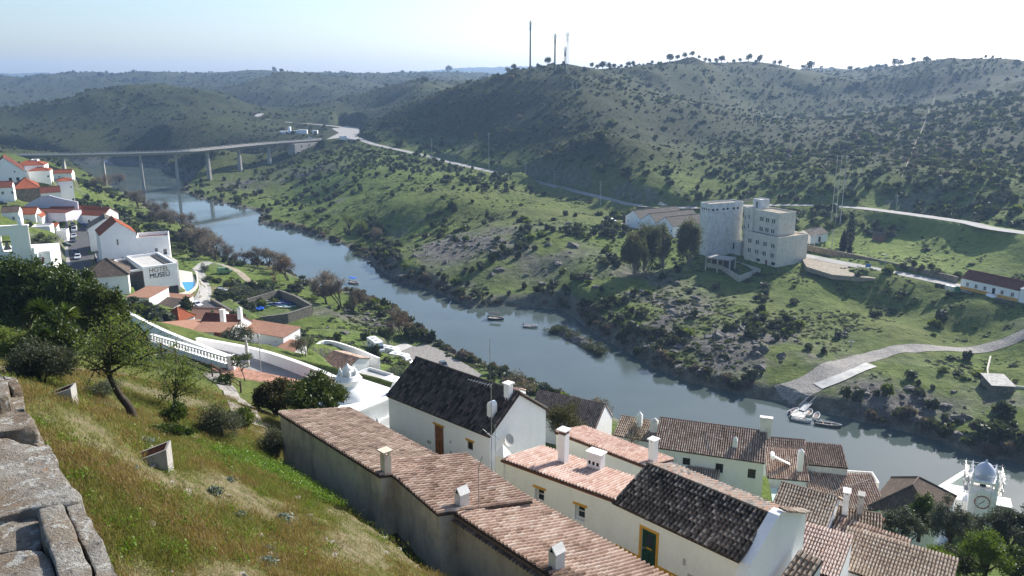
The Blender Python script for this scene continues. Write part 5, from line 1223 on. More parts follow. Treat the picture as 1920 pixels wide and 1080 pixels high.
# ================================================================== walled compound with canoes
def stone_path_wall(label, pix, z, h, name='stone_wall', mat=None):
    return path_wall(name, label, [PZ(u, v, z) for u, v in pix], h, .7, mat or M_stone, mat or M_stone, down=2.5)
stone_path_wall('dark rubble wall closing the near side of the canoe yard', [(487, 611), (540, 604), (585, 589)], 7.2, 2.6)
stone_path_wall('dark rubble wall closing the far side of the canoe yard', [(436, 583), (478, 570), (524, 556), (556, 568), (585, 585)], 7.2, 2.2)
stone_path_wall('dark rubble wall in front of the gravel yard', [(405, 612), (445, 597)], 9, 2.4)
stone_path_wall('low dark rubble wall beside the gravel yard', [(398, 568), (440, 592)], 9.5, 1.2)
stone_path_wall('low rubble wall and gate stub below the canoe yard', [(445, 610), (487, 612)], 8, 1.6)
# canoes
cols = {'white': (.72, .74, .75), 'red': (.45, .05, .05), 'blue': (.03, .08, .38), 'teal': (.20, .42, .45), 'dark blue': (.02, .04, .16), 'cream': (.62, .58, .46)}
CM = {k: simple('canoe_'+k.replace(' ', '_'), v, .35, var=.05) for k, v in cols.items()}
def canoe(label, p, yaw, L, w, mat, group=None):
    t = thing('canoe', label, 'canoe', tuple(p), yaw, group); mb = MB(); rows = []; inn = []
    for k in range(9):
        s = k/8*2-1; ww = w/2*(1-abs(s)**2.2); zz = .12*s*s
        rows.append([(s*L/2, -ww-.005, zz+.36), (s*L/2, -ww*.85, zz+.14), (s*L/2, 0, zz+.02), (s*L/2, ww*.85, zz+.14), (s*L/2, ww+.005, zz+.36)])
        inn.append([(s*L/2, -ww*.9, zz+.34), (s*L/2, 0, zz+.42*(1-.3*(abs(s) < .3))), (s*L/2, ww*.9, zz+.34)])
    mb.grid(rows); mb.build('hull', mat, t, True)
    mb = MB(); mb.grid(inn); mb.build('deck', mat, t, True)
    mb = MB(); mb.lathe([(.0, 0), (.26, 0)], 10); mb.build('cockpit', M_dark, t, False, Matrix.Translation((0, 0, .42)) @ Matrix.Diagonal((1.6, .8, 1, 1)))
cn = ['red', 'white', 'teal', 'white', 'blue', 'dark blue', 'cream', 'dark blue', 'blue', 'dark blue', 'teal', 'white', 'dark blue']
cl = ['long red canoe at the left of the canoe row', 'white canoe next to the red canoe', 'first teal canoe from the left of the row', 'white canoe behind the first teal canoe', 'bright blue canoe near the far wall', 'dark blue canoe beside the bright blue one', 'cream canoe in the middle of the row', 'dark blue canoe right of the cream canoe', 'bright blue canoe right of the middle', 'dark blue canoe behind the right hand blue one', 'teal canoe near the right wall', 'white canoe near the right wall', 'dark blue canoe last against the right wall']
cpx = [(484, 573), (497, 569), (494, 575), (511, 566), (519, 563), (523, 566), (520, 569), (518, 573), (529, 571), (535, 568), (541, 575), (532, 577), (541, 571)]
for k, (c_, l_, (u, v)) in enumerate(zip(cn, cl, cpx)): canoe(l_, PZ(u, v, 7.05), R(-8+random.uniform(-5, 5)), 5.2, .75, CM[c_], 'canoes in the walled yard')
for k, (u, v) in enumerate(((484, 580), (491, 579))):
    canoe(['left of the two bright blue rowing hulls on the grass', 'right of the two bright blue rowing hulls on the grass'][k], PZ(u, v, 7.1), R(-58), 4.4, 1.5, simple('blue_hull_%s' % 'ab'[k], (.02, .12, .55), .4, var=.06), 'blue hulls in the yard')

# ================================================================== jetty, quay, boats, vehicles
jp = [PZ(508, 545, 2.6), PZ(528, 535, 2.6), PZ(541, 541, 2.6), PZ(521, 549, 2.6)]
mb = MB(); mb.prism([(p.x, p.y) for p in reversed(jp)] if False else [(p.x, p.y) for p in (jp[0], jp[3], jp[2], jp[1])], 1.0, 2.7); o = mb.build('landing_slab', M_concL); tag(o, 'pale concrete landing slab before the gangway', None, None, 'structure')
t_ = thing('floating_jetty', 'long grey gangway leading to a timber floating jetty', 'jetty', (0, 0, 0))
a_, b_ = PZ(537, 537, 2.7), PZ(575, 535, 1.0)
def beam(mb, a, b, w, h): 
    a, b = Vector(a), Vector(b); d = (b-a); d2 = Vector((d.x, d.y, 0)).normalized(); n = Vector((-d2.y, d2.x, 0))*w/2; u_ = Vector((0, 0, h))
    mb.grid([[a-n, a+n, a+n+u_, a-n+u_], [b-n, b+n, b+n+u_, b-n+u_]], True); mb.face([a-n+u_, a+n+u_, a+n, a-n]); mb.face([b-n, b+n, b+n+u_, b-n+u_])
mb = MB(); beam(mb, a_, b_, 1.8, .15); beam(mb, PZ(537, 541, 2.7), PZ(578, 540, .9), 1.2, .15); mb.build('gangway', M_metal, t_)
mb = MB(); d = (b_-a_).normalized(); n_v = Vector((-d.y, d.x, 0))*.85
for s in (-1, 1):
    mb.tube([a_+n_v*s+Vector((0, 0, 1.1)), b_+n_v*s+Vector((0, 0, 1.1))], .06, 5)
    for k in range(9): p = a_.lerp(b_, k/8)+n_v*s; mb.tube([p, p+Vector((0, 0, 1.1))], .04, 4)
mb.build('handrail', M_metal, t_)
fl = [PZ(u, v, .5) for u, v in ((570, 533), (578, 530), (600, 540), (592, 544), (582, 543))]
mb = MB(); mb.prism([(p.x, p.y) for p in fl][::-1] if False else [(p.x, p.y) for p in fl], -.3, .5); o = mb.build('timber_deck', simple('jetty_planks', (.26, .19, .14), .9, var=.2, scale=2), t_)
bm = bmesh.new(); bm.from_mesh(o.data); bmesh.ops.recalc_face_normals(bm, faces=bm.faces); bm.to_mesh(o.data); bm.free()
# quay
qz = 3.25
poly_sheet('quay', 'stone paved quay jutting into the river', [(735, 690), (748, 662), (760, 652), (800, 645), (842, 663), (848, 672), (871, 681), (905, 703), (860, 735), (800, 722)], qz, M_cobble, 'structure', 5)
poly_sheet('quay_apron', 'pale concrete apron at the quay entrance', [(718, 655), (760, 643), (774, 649), (738, 664)], qz+.25, M_concL, 'structure', 4)
poly_sheet('quay_steps', 'stone steps down to the water at the quay edge', [(828, 664), (838, 660), (850, 668), (845, 674)], 1.6, M_cobble, 'structure', 3)

M_tyre = simple('tyre_rubber', (.015, .015, .015), .8); M_wind = M_glass
def car(label, p, yaw, c, L=4.1, w=1.7, h=1.45, kind='hatch', group=None):
    t = thing('parked_car' if kind != 'van' else 'parked_van', label, 'car' if kind != 'van' else 'van', tuple(p), yaw, group); mat = simple('car_paint', c, .25, .1, var=.02, spec=.6)
    hb = h*.55
    side = {'hatch': [(-L/2, .28), (-L/2, hb*.95), (-L*.42, hb*1.02), (-L*.36, hb*1.02), (L*.18, hb), (L*.46, hb*.86), (L/2, hb*.6), (L/2, .28)], 'van': [(-L/2, .3), (-L/2, hb), (L*.28, hb), (L*.48, hb*.9), (L/2, hb*.6), (L/2, .3)]}[kind]
    top = {'hatch': [(-L*.44, hb), (-L*.34, h*.96), (-L*.2, h), (L*.02, h*.98), (L*.2, hb)], 'van': [(-L*.495, hb), (-L*.48, h), (L*.2, h), (L*.36, hb*1.0)]}[kind]
    mb = MB(); ins = w/2
    for sgn in (-1, 1):
        pts = [(x, sgn*ins, z) for x, z in side]; mb.face(pts if sgn < 0 else pts[::-1])
    for a_, c_ in zip(side, side[1:]+side[:1]): mb.face([(a_[0], -ins, a_[1]), (a_[0], ins, a_[1]), (c_[0], ins, c_[1]), (c_[0], -ins, c_[1])])
    body = mb.build('body', mat, t)
    mb = MB(); i2 = w/2*.82
    rows = [[(x, -(i2 if z > hb+.05 else ins*.96), z), (x, (i2 if z > hb+.05 else ins*.96), z)] for x, z in top]; mb.grid(rows)
    for sgn in (-1, 1):
        pts = [(x, sgn*(i2 if z > hb+.05 else ins*.96), z) for x, z in top]; mb.face(pts if sgn > 0 else pts[::-1])
    mb.build('cabin', mat, t)
    g = MB(); tp = [p_ for p_ in top if p_[1] > hb+.05]; f0, f1 = top[-2], top[-1]; r0, r1 = top[1], top[0]
    for (p_, q_, e_) in ((f0, f1, .02), (r0, r1, -.02)):
        zz0, zz1 = q_[1]+.06, p_[1]-.05
        def lx(z): return q_[0]+(p_[0]-q_[0])*(z-q_[1])/(p_[1]-q_[1])+e_
        g.face([(lx(zz0), -ins*.82, zz0), (lx(zz0), ins*.82, zz0), (lx(zz1), i2*.88, zz1), (lx(zz1), -i2*.88, zz1)])
    g.build('windscreen', M_wind, t)
    g = MB()
    for sgn in (-1, 1):
        y0_, y1_ = sgn*(ins*.935+.012), sgn*(i2+.035); xa, xb = top[0][0]+.25, top[-1][0]-.35; xc, xd = top[1][0]+.2, top[-2][0]-.1
        if kind == 'van': xa = L*.05; xc = L*.05
        g.face([(xa, y0_, hb+.06), (xb, y0_, hb+.06), (xd, y1_, h-.12), (xc, y1_, h-.12)])
    g.build('side_window', M_wind, t)
    for x in (-L*.31, L*.31):
        for sgn in (-1, 1):
            wm = MB(); wm.tube([(x, sgn*(ins-.16), .31), (x, sgn*(ins+.02), .31)], .31, 12); wm.build('wheel', M_tyre, t)
    for sgn in (-1, 1):
        lm = MB(); lm.box(L/2-.03, L/2+.012, sgn*ins*.72-.16, sgn*ins*.72+.16, hb*.52, hb*.72); lm.build('headlight', M_concL, t)
    return t
def on_street(u, v, z): 
    p = PZ(u, v, z); return Vector((p.x, p.y, z))
SY = R(-66)
CG = 'cars parked on the left street'
def SG(u, v): 
    p = GROUND(u, v); return Vector((p.x, p.y, H1(p.x, p.y)+.06))
car('white delivery van farthest up the left street', SG(140, 434), SY, (.75, .75, .76), 4.6, 1.8, 2.0, 'van', CG)
car('silver car parked just below the white delivery van', SG(139, 445), SY, (.45, .47, .50), group=CG)
car('dark grey car parked nose to tail below the silver car', SG(138, 453), SY, (.10, .11, .13), group=CG)
car('dark blue car parked alone lower on the left street', SG(142, 476), SY, (.03, .04, .08), group=CG)
car('white car lowest on the left street by the pyramid roof', SG(146, 485), SY, (.70, .71, .74), group=CG)
car('dark car highest on the left street near the blue plinth row', SG(137, 424), SY, (.04, .045, .05), group=CG)
car('dark green car parked on the kerb left of the street', SG(123, 462), R(20), (.02, .06, .035), group=CG)
car('black car in shadow at the far left street corner', GROUND(6, 384)+Vector((0, 0, .1)), R(10), (.03, .04, .06), group=CG)
car('silver grey hatchback on the bare earth by the meadow', SG(416, 548), R(12), (.33, .36, .42))
car('white hatchback parked by the shrubs before the gravel yard', SG(370, 574), R(-40), (.72, .72, .74))
car('green camper van with white roof on the riverside meadow', SG(421, 513), R(32), (.16, .28, .13), 4.9, 1.9, 2.3, 'van')
car('dark car parked alone on the river quay', PZ(832, 688, qz+.02), R(-70), (.10, .11, .13))
# motorhomes
def motorhome(label, p, yaw, L=6.4, c=(.74, .75, .76)):
    t = thing('motorhome', label, 'motorhome', tuple(p), yaw, 'motorhomes parked at the quay'); w, h = 2.2, 2.9; mat = simple('motorhome_white', c, .35, var=.03)
    mb = MB(); side = [(-L/2, .45), (-L/2, h-.1), (-L/2+.15, h), (L*.22, h), (L*.34, h-.25), (L*.36, 1.9), (L*.46, 1.2), (L/2, 1.0), (L/2, .45)]
    for sgn in (-1, 1):
        pts = [(x, sgn*w/2, z) for x, z in side]; mb.face(pts if sgn < 0 else pts[::-1])
    for a_, c_ in zip(side, side[1:]+side[:1]): mb.face([(a_[0], -w/2, a_[1]), (a_[0], w/2, a_[1]), (c_[0], w/2, c_[1]), (c_[0], -w/2, c_[1])])
    mb.build('body', mat, t)
    g = MB(); g.face([(L*.375, -w*.44, 1.82), (L*.455, -w*.44, 1.28), (L*.455, w*.44, 1.28), (L*.375, w*.44, 1.82)][::-1]); g.build('windscreen', M_glass, t)
    g = MB()
    for sgn in (-1, 1):
        for x0, x1 in ((-L*.36, -L*.18), (-L*.02, L*.14), (L*.26, L*.36)): g.face([(x0, sgn*(w/2+.012), 1.5), (x1, sgn*(w/2+.012), 1.5), (x1, sgn*(w/2+.012), 2.0), (x0, sgn*(w/2+.012), 2.0)][::(1 if sgn < 0 else -1)])
    g.build('side_window', M_glass, t)
    g = MB(); g.box(-L*.3, -L*.15, -.4, .4, h, h+.12); g.box(L*.02, L*.14, -.35, .35, h, h+.12); g.build('roof_hatch', M_concL, t)
    g = MB()
    for sgn in (-1, 1): g.box(-L*.1, L*.06, sgn*(w/2+.005)-.004, sgn*(w/2+.005)+.004, .75, .85)
    g.build('stripe', M_blue, t)
    for x in (-L*.25, L*.36):
        for sgn in (-1, 1): wm = MB(); wm.tube([(x, sgn*(w/2-.2), .36), (x, sgn*(w/2+.01), .36)], .36, 12); wm.build('wheel', M_tyre, t)
motorhome('white motorhome with blue windscreen parked on grass edge', GROUND(705, 658)+Vector((0, 0, .1)), R(-58))
motorhome('rear of the two white motorhomes parked side by side', PZ(733, 670, qz+.4), R(-28)); motorhome('front of the two white motorhomes beside the vaulted house', PZ(752, 683, qz+.4), R(-28))
def boat(label, p, yaw, L=4.6, w=1.6, c=(.7, .7, .7), canopy=None, motor=True, deckc=None, group=None):
    t = thing('boat', label, 'boat', tuple(p), yaw, group); mb = MB(); rows = []; mat = simple('hull_paint', c, .4, var=.05)
    st_ = [(-1, .8), (-.6, .98), (0, 1), (.45, .86), (.8, .45), (1, .04)]
    for s, k in st_: rows.append([(s*L/2, -w/2*k, .48+.18*max(0, s)), (s*L/2, -w/2*k*.75, -.05), (s*L/2, w/2*k*.75, -.05), (s*L/2, w/2*k, .48+.18*max(0, s))])
    mb.grid(rows); mb.face(rows[0]); mb.build('hull', mat, t)
    mb = MB(); mb.grid([[(s*L/2, -w/2*k*.86, .22), (s*L/2, w/2*k*.86, .22)] for s, k in st_]); mb.build('floor', deckc or M_concL, t)
    mb = MB()
    for sgn in (-1, 1):
        mb.tube([(s*L/2, sgn*w/2*k, .5+.18*max(0, s)) for s, k in st_], .06, 5)
    mb.build('gunwale', M_white, t)
    for x in (-L*.2, L*.12): mb = MB(); mb.box(x-.14, x+.14, -w*.42, w*.42, .36, .42); mb.build('thwart', M_woodb, t)
    if motor: mb = MB(); mb.box(-L/2-.3, -L/2+.05, -.16, .16, .35, .95); mb.tube([(-L/2-.15, 0, .4), (-L/2-.15, 0, -.3)], .07, 6); mb.build('outboard_motor', M_dmetal, t)
    if canopy is not None:
        mb = MB()
        for x in (-L*.35, L*.2):
            for sgn in (-1, 1): mb.tube([(x, sgn*w*.42, .45), (x, sgn*w*.42, 2.0)], .03, 5)
        mb.build('canopy_post', M_metal, t)
        mb = MB(); rows = [[(x, y, 2.05+.14*(1-(y/(w*.5))**2)) for y in np.linspace(-w*.5, w*.5, 5)] for x in (-L*.42, L*.28)]; mb.grid(rows); mb.grid([[(p_[0], p_[1], p_[2]-.04) for p_ in r][::-1] for r in rows]); mb.build('canopy', canopy, t)
M_navy = simple('dark_canopy', (.03, .032, .04), .7); M_bluec = simple('blue_canopy', (.03, .12, .45), .6)
boat('dark covered pontoon boat moored in mid river', PZ(930, 598, .02), R(-20), 5.4, 2.5, (.06, .055, .05), M_navy)
boat('open pale boat moored right of the covered pontoon boat', PZ(995, 613, .02), R(-14), 4.6, 1.9, (.55, .54, .5))
boat('small boat with blue canopy near the bare trees', PZ(664, 531, .02), R(-40), 5.2, 2.4, (.5, .42, .36), M_bluec)
boat('distant boat with blue canopy beneath the bridge', PZ(200, 307, .02), R(0), 10, 4, (.6, .6, .62), M_bluec)
BG = 'boats tied up at the far bank gangway'
boat('white boat at the left tip of the gangway', PZ(1488, 773, .02), R(40), 3.6, 1.4, (.72, .72, .72), group=BG)
boat('white boat lying lengthwise in front of the gangway foot', PZ(1502, 789, .02), R(-28), 4.4, 1.6, (.66, .67, .7), group=BG)
boat('rounded white inflatable boat right of the gangway foot', PZ(1516, 776, .02), R(55), 3.6, 1.6, (.75, .75, .73), group=BG, motor=False)
boat('narrow white rowing boat beside the inflatable boat', PZ(1531, 782, .02), R(60), 3.4, 1.3, (.74, .74, .72), group=BG, motor=False)
boat('long dark wooden boat moored right of the white ones', PZ(1553, 798, .02), R(-22), 5.6, 1.5, (.14, .11, .08), deckc=M_woodd)
# ================================================================== far bank: roads, mill, houses
strip_road('valley_road', smooth_line(vroad, 8), 6.4, M_road, .03, 'pale road following the foot of the hills')
strip_road('bank_road', smooth_line(rroad, 8), 5.6, M_road, .03, 'pale road past the mill and the long white house')
poly_sheet('junction', 'wide pale road junction at the bridge end', [(612, 261), (640, 258), (668, 262), (676, 250), (672, 240), (650, 236), (622, 241), (636, 249)], 28.55, M_road, 'structure', 3)
strip_road('hill_road', smooth_line(hroad, 8), 7, M_road, .06, 'pale road climbing away behind the bridge')
poly_sheet('mill_forecourt', 'pale gravel forecourt beside the mill', [(1500, 478), (1512, 500), (1560, 515), (1640, 522), (1660, 512), (1580, 492)], 13.48, M_track, 'structure', 1.5)
fp = smooth_line([GROUND(1130, 412), GROUND(1170, 420), GROUND(1200, 428)], 5); strip_road('yard_track', fp, 5, M_track, .06, 'short earth track before the warehouse', follow=True)
rp = smooth_line([PZ(1470, 752, .4), PZ(1520, 735, 1.6), PZ(1580, 703, 3.0), PZ(1650, 672, 4.6), PZ(1720, 657, 5.8), PZ(1830, 648, 6.8), PZ(1925, 645, 7.4)], 8)
strip_road('boat_ramp', rp, [8.5-3.8*min(1, k/26) for k in range(len(rp))], M_cobble, .08, 'stone paved boat ramp rising from the water', follow=True)
cpth = smooth_line([PZ(1532, 738, 1.9), PZ(1570, 728, 2.4), PZ(1600, 716, 2.9), PZ(1632, 700, 3.6)], 6)
strip_road('ramp_path', cpth, 3.0, M_concL, .22, 'pale concrete strip beside the boat ramp', follow=True)
t_ = thing('gangway', 'steel gangway from the boat ramp down to the floating pontoon', 'gangway', (0, 0, 0))
a_, b_ = PZ(1533, 741, 2.0), PZ(1503, 770, .6); mb = MB(); beam(mb, a_, b_, 1.5, .12); mb.build('walkway', M_metal, t_)
d = (b_-a_).normalized(); n_v = Vector((-d.y, d.x, 0)).normalized()*.72; mb = MB()
for s in (-1, 1):
    for h_ in (.55, 1.1): mb.tube([a_+n_v*s+Vector((0, 0, h_)), b_+n_v*s+Vector((0, 0, h_))], .05, 5)
    for k in range(8): p = a_.lerp(b_, k/7)+n_v*s; mb.tube([p, p+Vector((0, 0, 1.1))], .04, 4)
mb.build('handrail', M_metal, t_)
mb = MB(); pc = PZ(1499, 776, .3); mb.box(-1.5, 1.5, -3, 3, -.3, .3); mb.build('pontoon', M_concL, t_, False, TR(pc.x, pc.y, 0.15, R(-35)))

# ---- mill
MY = R(-58)
def mwin(L, rows, n, x0, dx, z0, dz, w=.62, h=1.5):
    out = []
    for r_ in range(rows):
        for k in range(n):
            for q_ in range(2): out.append(('f', x0+k*dx+q_*(w+.22), z0+r_*dz, w, h))
    return out
zb = 12.0
(a_, Lm, MY) = AB((1399, 433), (1459, 446), 22.4); a = Vector((a_[0], a_[1], 22.4))
low = house('mill_block', 'lower mill block with two rows of paired brown windows', (a.x, a.y), Lm, 15.0, MY, zb, 10.0, ('flat', .4, M_track), M_millc, 'mill', sunk=6, wmat=M_brick, bars=(0, 1), deep=.25, over=.1,
  wins=mwin(Lm, 2, 4, 1.3, Lm*.24, 2.9, 3.5, .7, 1.5) + [('f', Lm*.38, .3, 2.0, 1.1), ('f', Lm*.84, .2, 2.0, 1.2)], doors=[('f', Lm*.66, -.8, 1.1, 2.4, M_rust)])
uA, uL, _ = AB((1404, 391), (1458, 398), 30.2); uq = PZ(1458, 440, 22.5)
ux = ((uq.x-a.x)*math.cos(MY)+(uq.y-a.y)*math.sin(MY)); uy = (-(uq.x-a.x)*math.sin(MY)+(uq.y-a.y)*math.cos(MY)); uL = min(max(uL, 10), 16)
u0 = at_x((a.x, a.y), MY, ux-uL, max(uy, 2.5))
upb = house('mill_block', 'upper mill block with paired brown windows set back above the terrace', u0, uL, 8.5, MY, zb+9.9, 7.8, ('flat', .4, M_track), M_millc, 'mill', sunk=.2, wmat=M_brick, bars=(0, 1), deep=.25, pads=False, wins=mwin(uL, 2, 3, uL*.24, uL*.24, .7, 3.6, .7, 1.5))
stw = house('mill_stair_tower', 'narrow cream mill stair tower between silo and upper block', at_x(u0, MY, -3.6, -.8), 3.5, 7.0, MY, zb, 17.9, ('flat', .3), M_millc, 'mill', sunk=6, wmat=M_brick, bars=(0, 1), deep=.25, wins=[('f', 1.4, 4+k*3.4, .6, 1.6) for k in range(4)])
house('mill_link', 'recessed mill link wall with paired windows beside the silo', at_x(u0, MY, -7.0, 1.6), 3.3, 6.0, MY, zb, 17.7, ('flat', .3), M_millc, 'mill', sunk=6, wmat=M_brick, bars=(0, 1), wins=[('f', .6, 6+k*3.6, .6, 1.5) for k in range(3)]+[('f', 1.6, 6+k*3.6, .6, 1.5) for k in range(3)])
house('mill_cabin', 'small roof cabin on top of the mill stair tower', at_x(u0, MY, -4.6, 3.5), 4.0, 4.2, MY, zb+18.0, 2.9, ('flat', .2), M_millw, 'mill', sunk=.3, pads=False, doors=[('f', 1.5, .1, .8, 2.2)])
# silo: its long plain side faces the river
sa = PZ(1314, 379, 31.6); sL, sD = 5.6, 15.5
silo = house('grain_silo', 'tall weathered grey grain silo with attic openings under the roof', (sa.x, sa.y), sL, sD, MY-R(4), zb, 19.2, ('flat', .4, M_track), M_millw, 'silo', sunk=6, deep=.25, wmat=M_brick, bars=(0, 0), wins=[('f', .5+k*1.3, 17.0, .8, .75) for k in range(4)] + [('r', 1.0+k*1.9+(k//2)*1.0, 16.9, 1.1, .8) for k in range(6)] + [('f', 1.3, 14, .35, .4), ('f', 3.6, 13.8, .35, .4), ('f', 1.4, 2.4, .5, .7), ('f', 3.5, 2.4, .5, .7)])
for z0_ in (16.4, 4.9): mb = MB(); mb.box(-.12, sL+.12, -.12, sD+.1, z0_, z0_+.18); mb.build('string_course', M_millw, silo)
# porch and low annex
an = PZ(1357, 447, 17); house('mill_annex', 'low ruined annex with mossy roof at the silo foot', (an.x, an.y), 9, 6.5, MY, 12.0, 4.8, ('flat', .3, simple('moss_roof', (.05, .07, .025), .95)), M_millw, 'mill', sunk=5, wmat=M_dark, bars=(0, 0), wins=[('f', 1.2+k*1.8, 1.8, 1.1, 2.4) for k in range(3)]+[('r', 2, 1.2, 1.4, 2.6)])
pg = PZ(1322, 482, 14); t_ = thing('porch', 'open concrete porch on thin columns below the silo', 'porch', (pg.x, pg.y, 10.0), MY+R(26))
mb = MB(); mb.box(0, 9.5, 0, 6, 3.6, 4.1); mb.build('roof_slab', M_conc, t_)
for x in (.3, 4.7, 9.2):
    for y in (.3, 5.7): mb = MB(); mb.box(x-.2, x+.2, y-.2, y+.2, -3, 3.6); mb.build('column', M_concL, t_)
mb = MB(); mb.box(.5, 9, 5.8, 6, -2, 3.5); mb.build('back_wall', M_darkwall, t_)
path_wall('retaining_wall', 'pale graffiti marked retaining wall stepping down below the mill', [PZ(1325, 505, 8.6), PZ(1352, 510, 8.2), PZ(1385, 530, 7.4), PZ(1420, 517, 7.8), PZ(1450, 505, 8.6), PZ(1490, 492, 10)], 2.4, .5, M_cream, M_concL, down=4)
path_wall('retaining_wall', 'inner pale retaining wall along the sunken mill yard', [PZ(1352, 492, 9.5), PZ(1385, 500, 9.2), PZ(1425, 513, 9.0)], 1.6, .4, M_cream, M_concL, down=3)
# warehouse: three parallel gables
wa = PZ(1173, 404, 19)
for k in range(3):
    q_ = at_x((wa.x, wa.y), R(-60), k*10.4, 0)
    house('warehouse', ['left bay of the white three gabled warehouse behind the mill', 'middle bay of the white three gabled warehouse behind the mill', 'right bay of the white three gabled warehouse by the eucalyptus'][k], q_, 10.2, 24, R(-60), 14.3, 4.6, ('gabley', 7.6), M_white, 'warehouse', tile=F_GREY, sunk=5, wins=[('f', 4.8, 4.6, .8, .9), ('f', 8.6, 2.2, .8, .9), ('f', 1.4, 2.2, .8, .9)], bars=(0, 0))
H('small_house', 'small white shed house with brown roof beyond the mill', (1493, 437), (1523, 443), 18.6, 3.2, 11, ('gabley', 5.0), M_white, F_GREY, yaw=-55, L=6.5, doors=[('r', 5, 0, 1.6, 2.2)])
hr = H('long_house', 'long white house with ochre plinth and brown roof on the bank road', (1803, 520), (1925, 549), 17.3, 3.6, 6.5, ('gable', 3.6, .5, 5.6), M_white, F_DRED, yaw=-62, L=17.5, base=(M_yellow, 'f'), base_h=.95, sills=M_yellow,
  wins=[('f', 1.6+k*2.7, 1.25, .95, 1.15) for k in range(3)] + [('f', 12.2, 1.25, .95, 1.15), ('f', 15.2, 1.25, .95, 1.15)], doors=[('f', 9.7, .3, 1.0, 2.2, M_dark)], bars=(1, 1))
mb = MB(); mb.box(9.0, 11.6, -1.4, -.03, -.6, .75); mb.box(9.2, 11.4, -2.0, -1.41, -.8, .2); mb.build('doorstep', M_white, hr)
house('long_house', 'white flat roofed extension with terrace beside the ochre plinth house', at_x((hr.location.x, hr.location.y), R(-62), 17.6, 0.2), 8, 6.5, R(-62), 13.7, 3.2, ('flat', .9), M_white, sunk=4)
# bins
for k, (c_, l_) in enumerate((((.03, .05, .04), 'leftmost dark waste bin beside the bank road'), ((.03, .045, .04), 'second dark waste bin from the left'), ((.55, .58, .52), 'left pale lidded waste bin in the row'), ((.6, .62, .55), 'right pale lidded waste bin in the row'), ((.02, .14, .06), 'domed green bottle bank at the end of the bin row'))):
    p = PZ(1757+k*9.5, 538+k*2.2, 13.5); t_ = thing('waste_bin', l_, 'bin', (p.x, p.y, 13.5), R(-60), 'waste bins on the bank road'); mt = simple('bin_plastic', c_, .5, var=.08)
    if k < 4:
        mb = MB(); mb.prism([(-.55, -.4), (.55, -.4), (.55, .4), (-.55, .4)], -.2, 1.15); mb.build('tub', mt, t_)
        mb = MB(); mb.box(-.62, .62, -.48, .48, 1.15, 1.32); mb.build('lid', mt if k < 2 else M_white, t_)
        for sx in (-.5, .5): mb = MB(); mb.tube([(sx-.05, -.42, -.1), (sx+.05, -.42, -.1)], .12, 8); mb.build('wheel', M_tyre, t_)
    else:
        mb = MB(); mb.lathe([(.75, -.2), (.8, .9), (.6, 1.5), (.0, 1.75)], 14); mb.build('shell', mt, t_, True); mb = MB(); mb.box(-.14, .14, -.8, -.6, 1.05, 1.25); mb.build('slot', M_dark, t_)
# walls, shed and enclosure on the right
path_wall('road_wall', 'long brown stone wall along the field side of the bank road', [PZ(1505, 467, 13.5), PZ(1560, 478, 13.5), PZ(1640, 495, 13.5), PZ(1720, 513, 13.5), PZ(1795, 530, 13.6)], 1.9, .5, M_stone2, None, down=2)
path_wall('roadside_wall', 'dark retaining wall under the valley road on the right', [PZ(1560, 392, 21.5), PZ(1640, 399, 22), PZ(1760, 416, 22.5), PZ(1925, 446, 23)], 1.6, .6, M_stone, None, down=5)
e0 = PZ(1848, 678, 6.5); path_wall('pen_wall', 'low pale wall of the garden pen at the right edge', [PZ(1856, 676, 6.6), PZ(1850, 700, 6.0), PZ(1853, 728, 5.2), PZ(1925, 735, 5.2)], 1.3, .35, M_cream, None, down=2)
H('tin_shed', 'low shed with pale corrugated roof inside the garden pen', (1860, 722), (1903, 726), 7.6, 1.9, 6, ('shed', 2.5), M_stone, simple('corrugated_sheet', (.22, .22, .215), .7, .1, var=.35, scale=1.5), yaw=-8)
H('field_hut', 'tiny brick red hut at the edge of the green field', (1637, 440), (1655, 443), 18, 2.2, 3, ('gable', 2.2, .5, 3.0), M_brick, F_BROWN, yaw=-50, L=4)
p = GROUND(1627, 507); t_ = thing('blue_sign', 'small blue sign board beside the mill forecourt', 'sign', tuple(p)); mb = MB(); mb.box(-.9, .9, -.05, .05, 1.0, 2.2); mb.build('board', M_blue, t_); mb = MB(); mb.box(-.7, -.6, -.04, .04, -.4, 1.0); mb.box(.6, .7, -.04, .04, -.4, 1.0); mb.build('post', M_metal, t_)
car('white car parked on grass before the three gabled warehouse', GROUND(1147, 416)+Vector((0, 0, .05)), R(-30), (.7, .7, .7))
car('white car by the trees above the warehouse', GROUND(1242, 386)+Vector((0, 0, .1)), R(-10), (.7, .7, .7))
car('white van standing at the bridge junction', GROUND(645, 263)+Vector((0, 0, .2)), R(20), (.75, .75, .75), 7.5, 2.4, 3.4, 'van')
car('pale car driving off the bridge end', PZ(581, 260.5, BRIDGE_Z+.1), R(48), (.6, .62, .65), 5.0, 1.9, 1.6)
# white dirt line down the right hill
fl_ = smooth_line([GROUND(u, v) for u, v in ((1781, 131), (1774, 152), (1760, 165), (1753, 182), (1746, 198), (1738, 220), (1728, 245), (1716, 270), (1706, 295), (1697, 318), (1690, 334))], 5)
strip_road('firebreak_track', fl_, .34, M_track, .35, 'thin white line of a track straight down the right hill', follow=True)
for nm, lb, pts, w_, mt in (('grass_track', 'pale grassy track along the mast hill ridge', [(1120, 165), (1180, 152), (1230, 138), (1270, 126)], 14, None),):
    pass
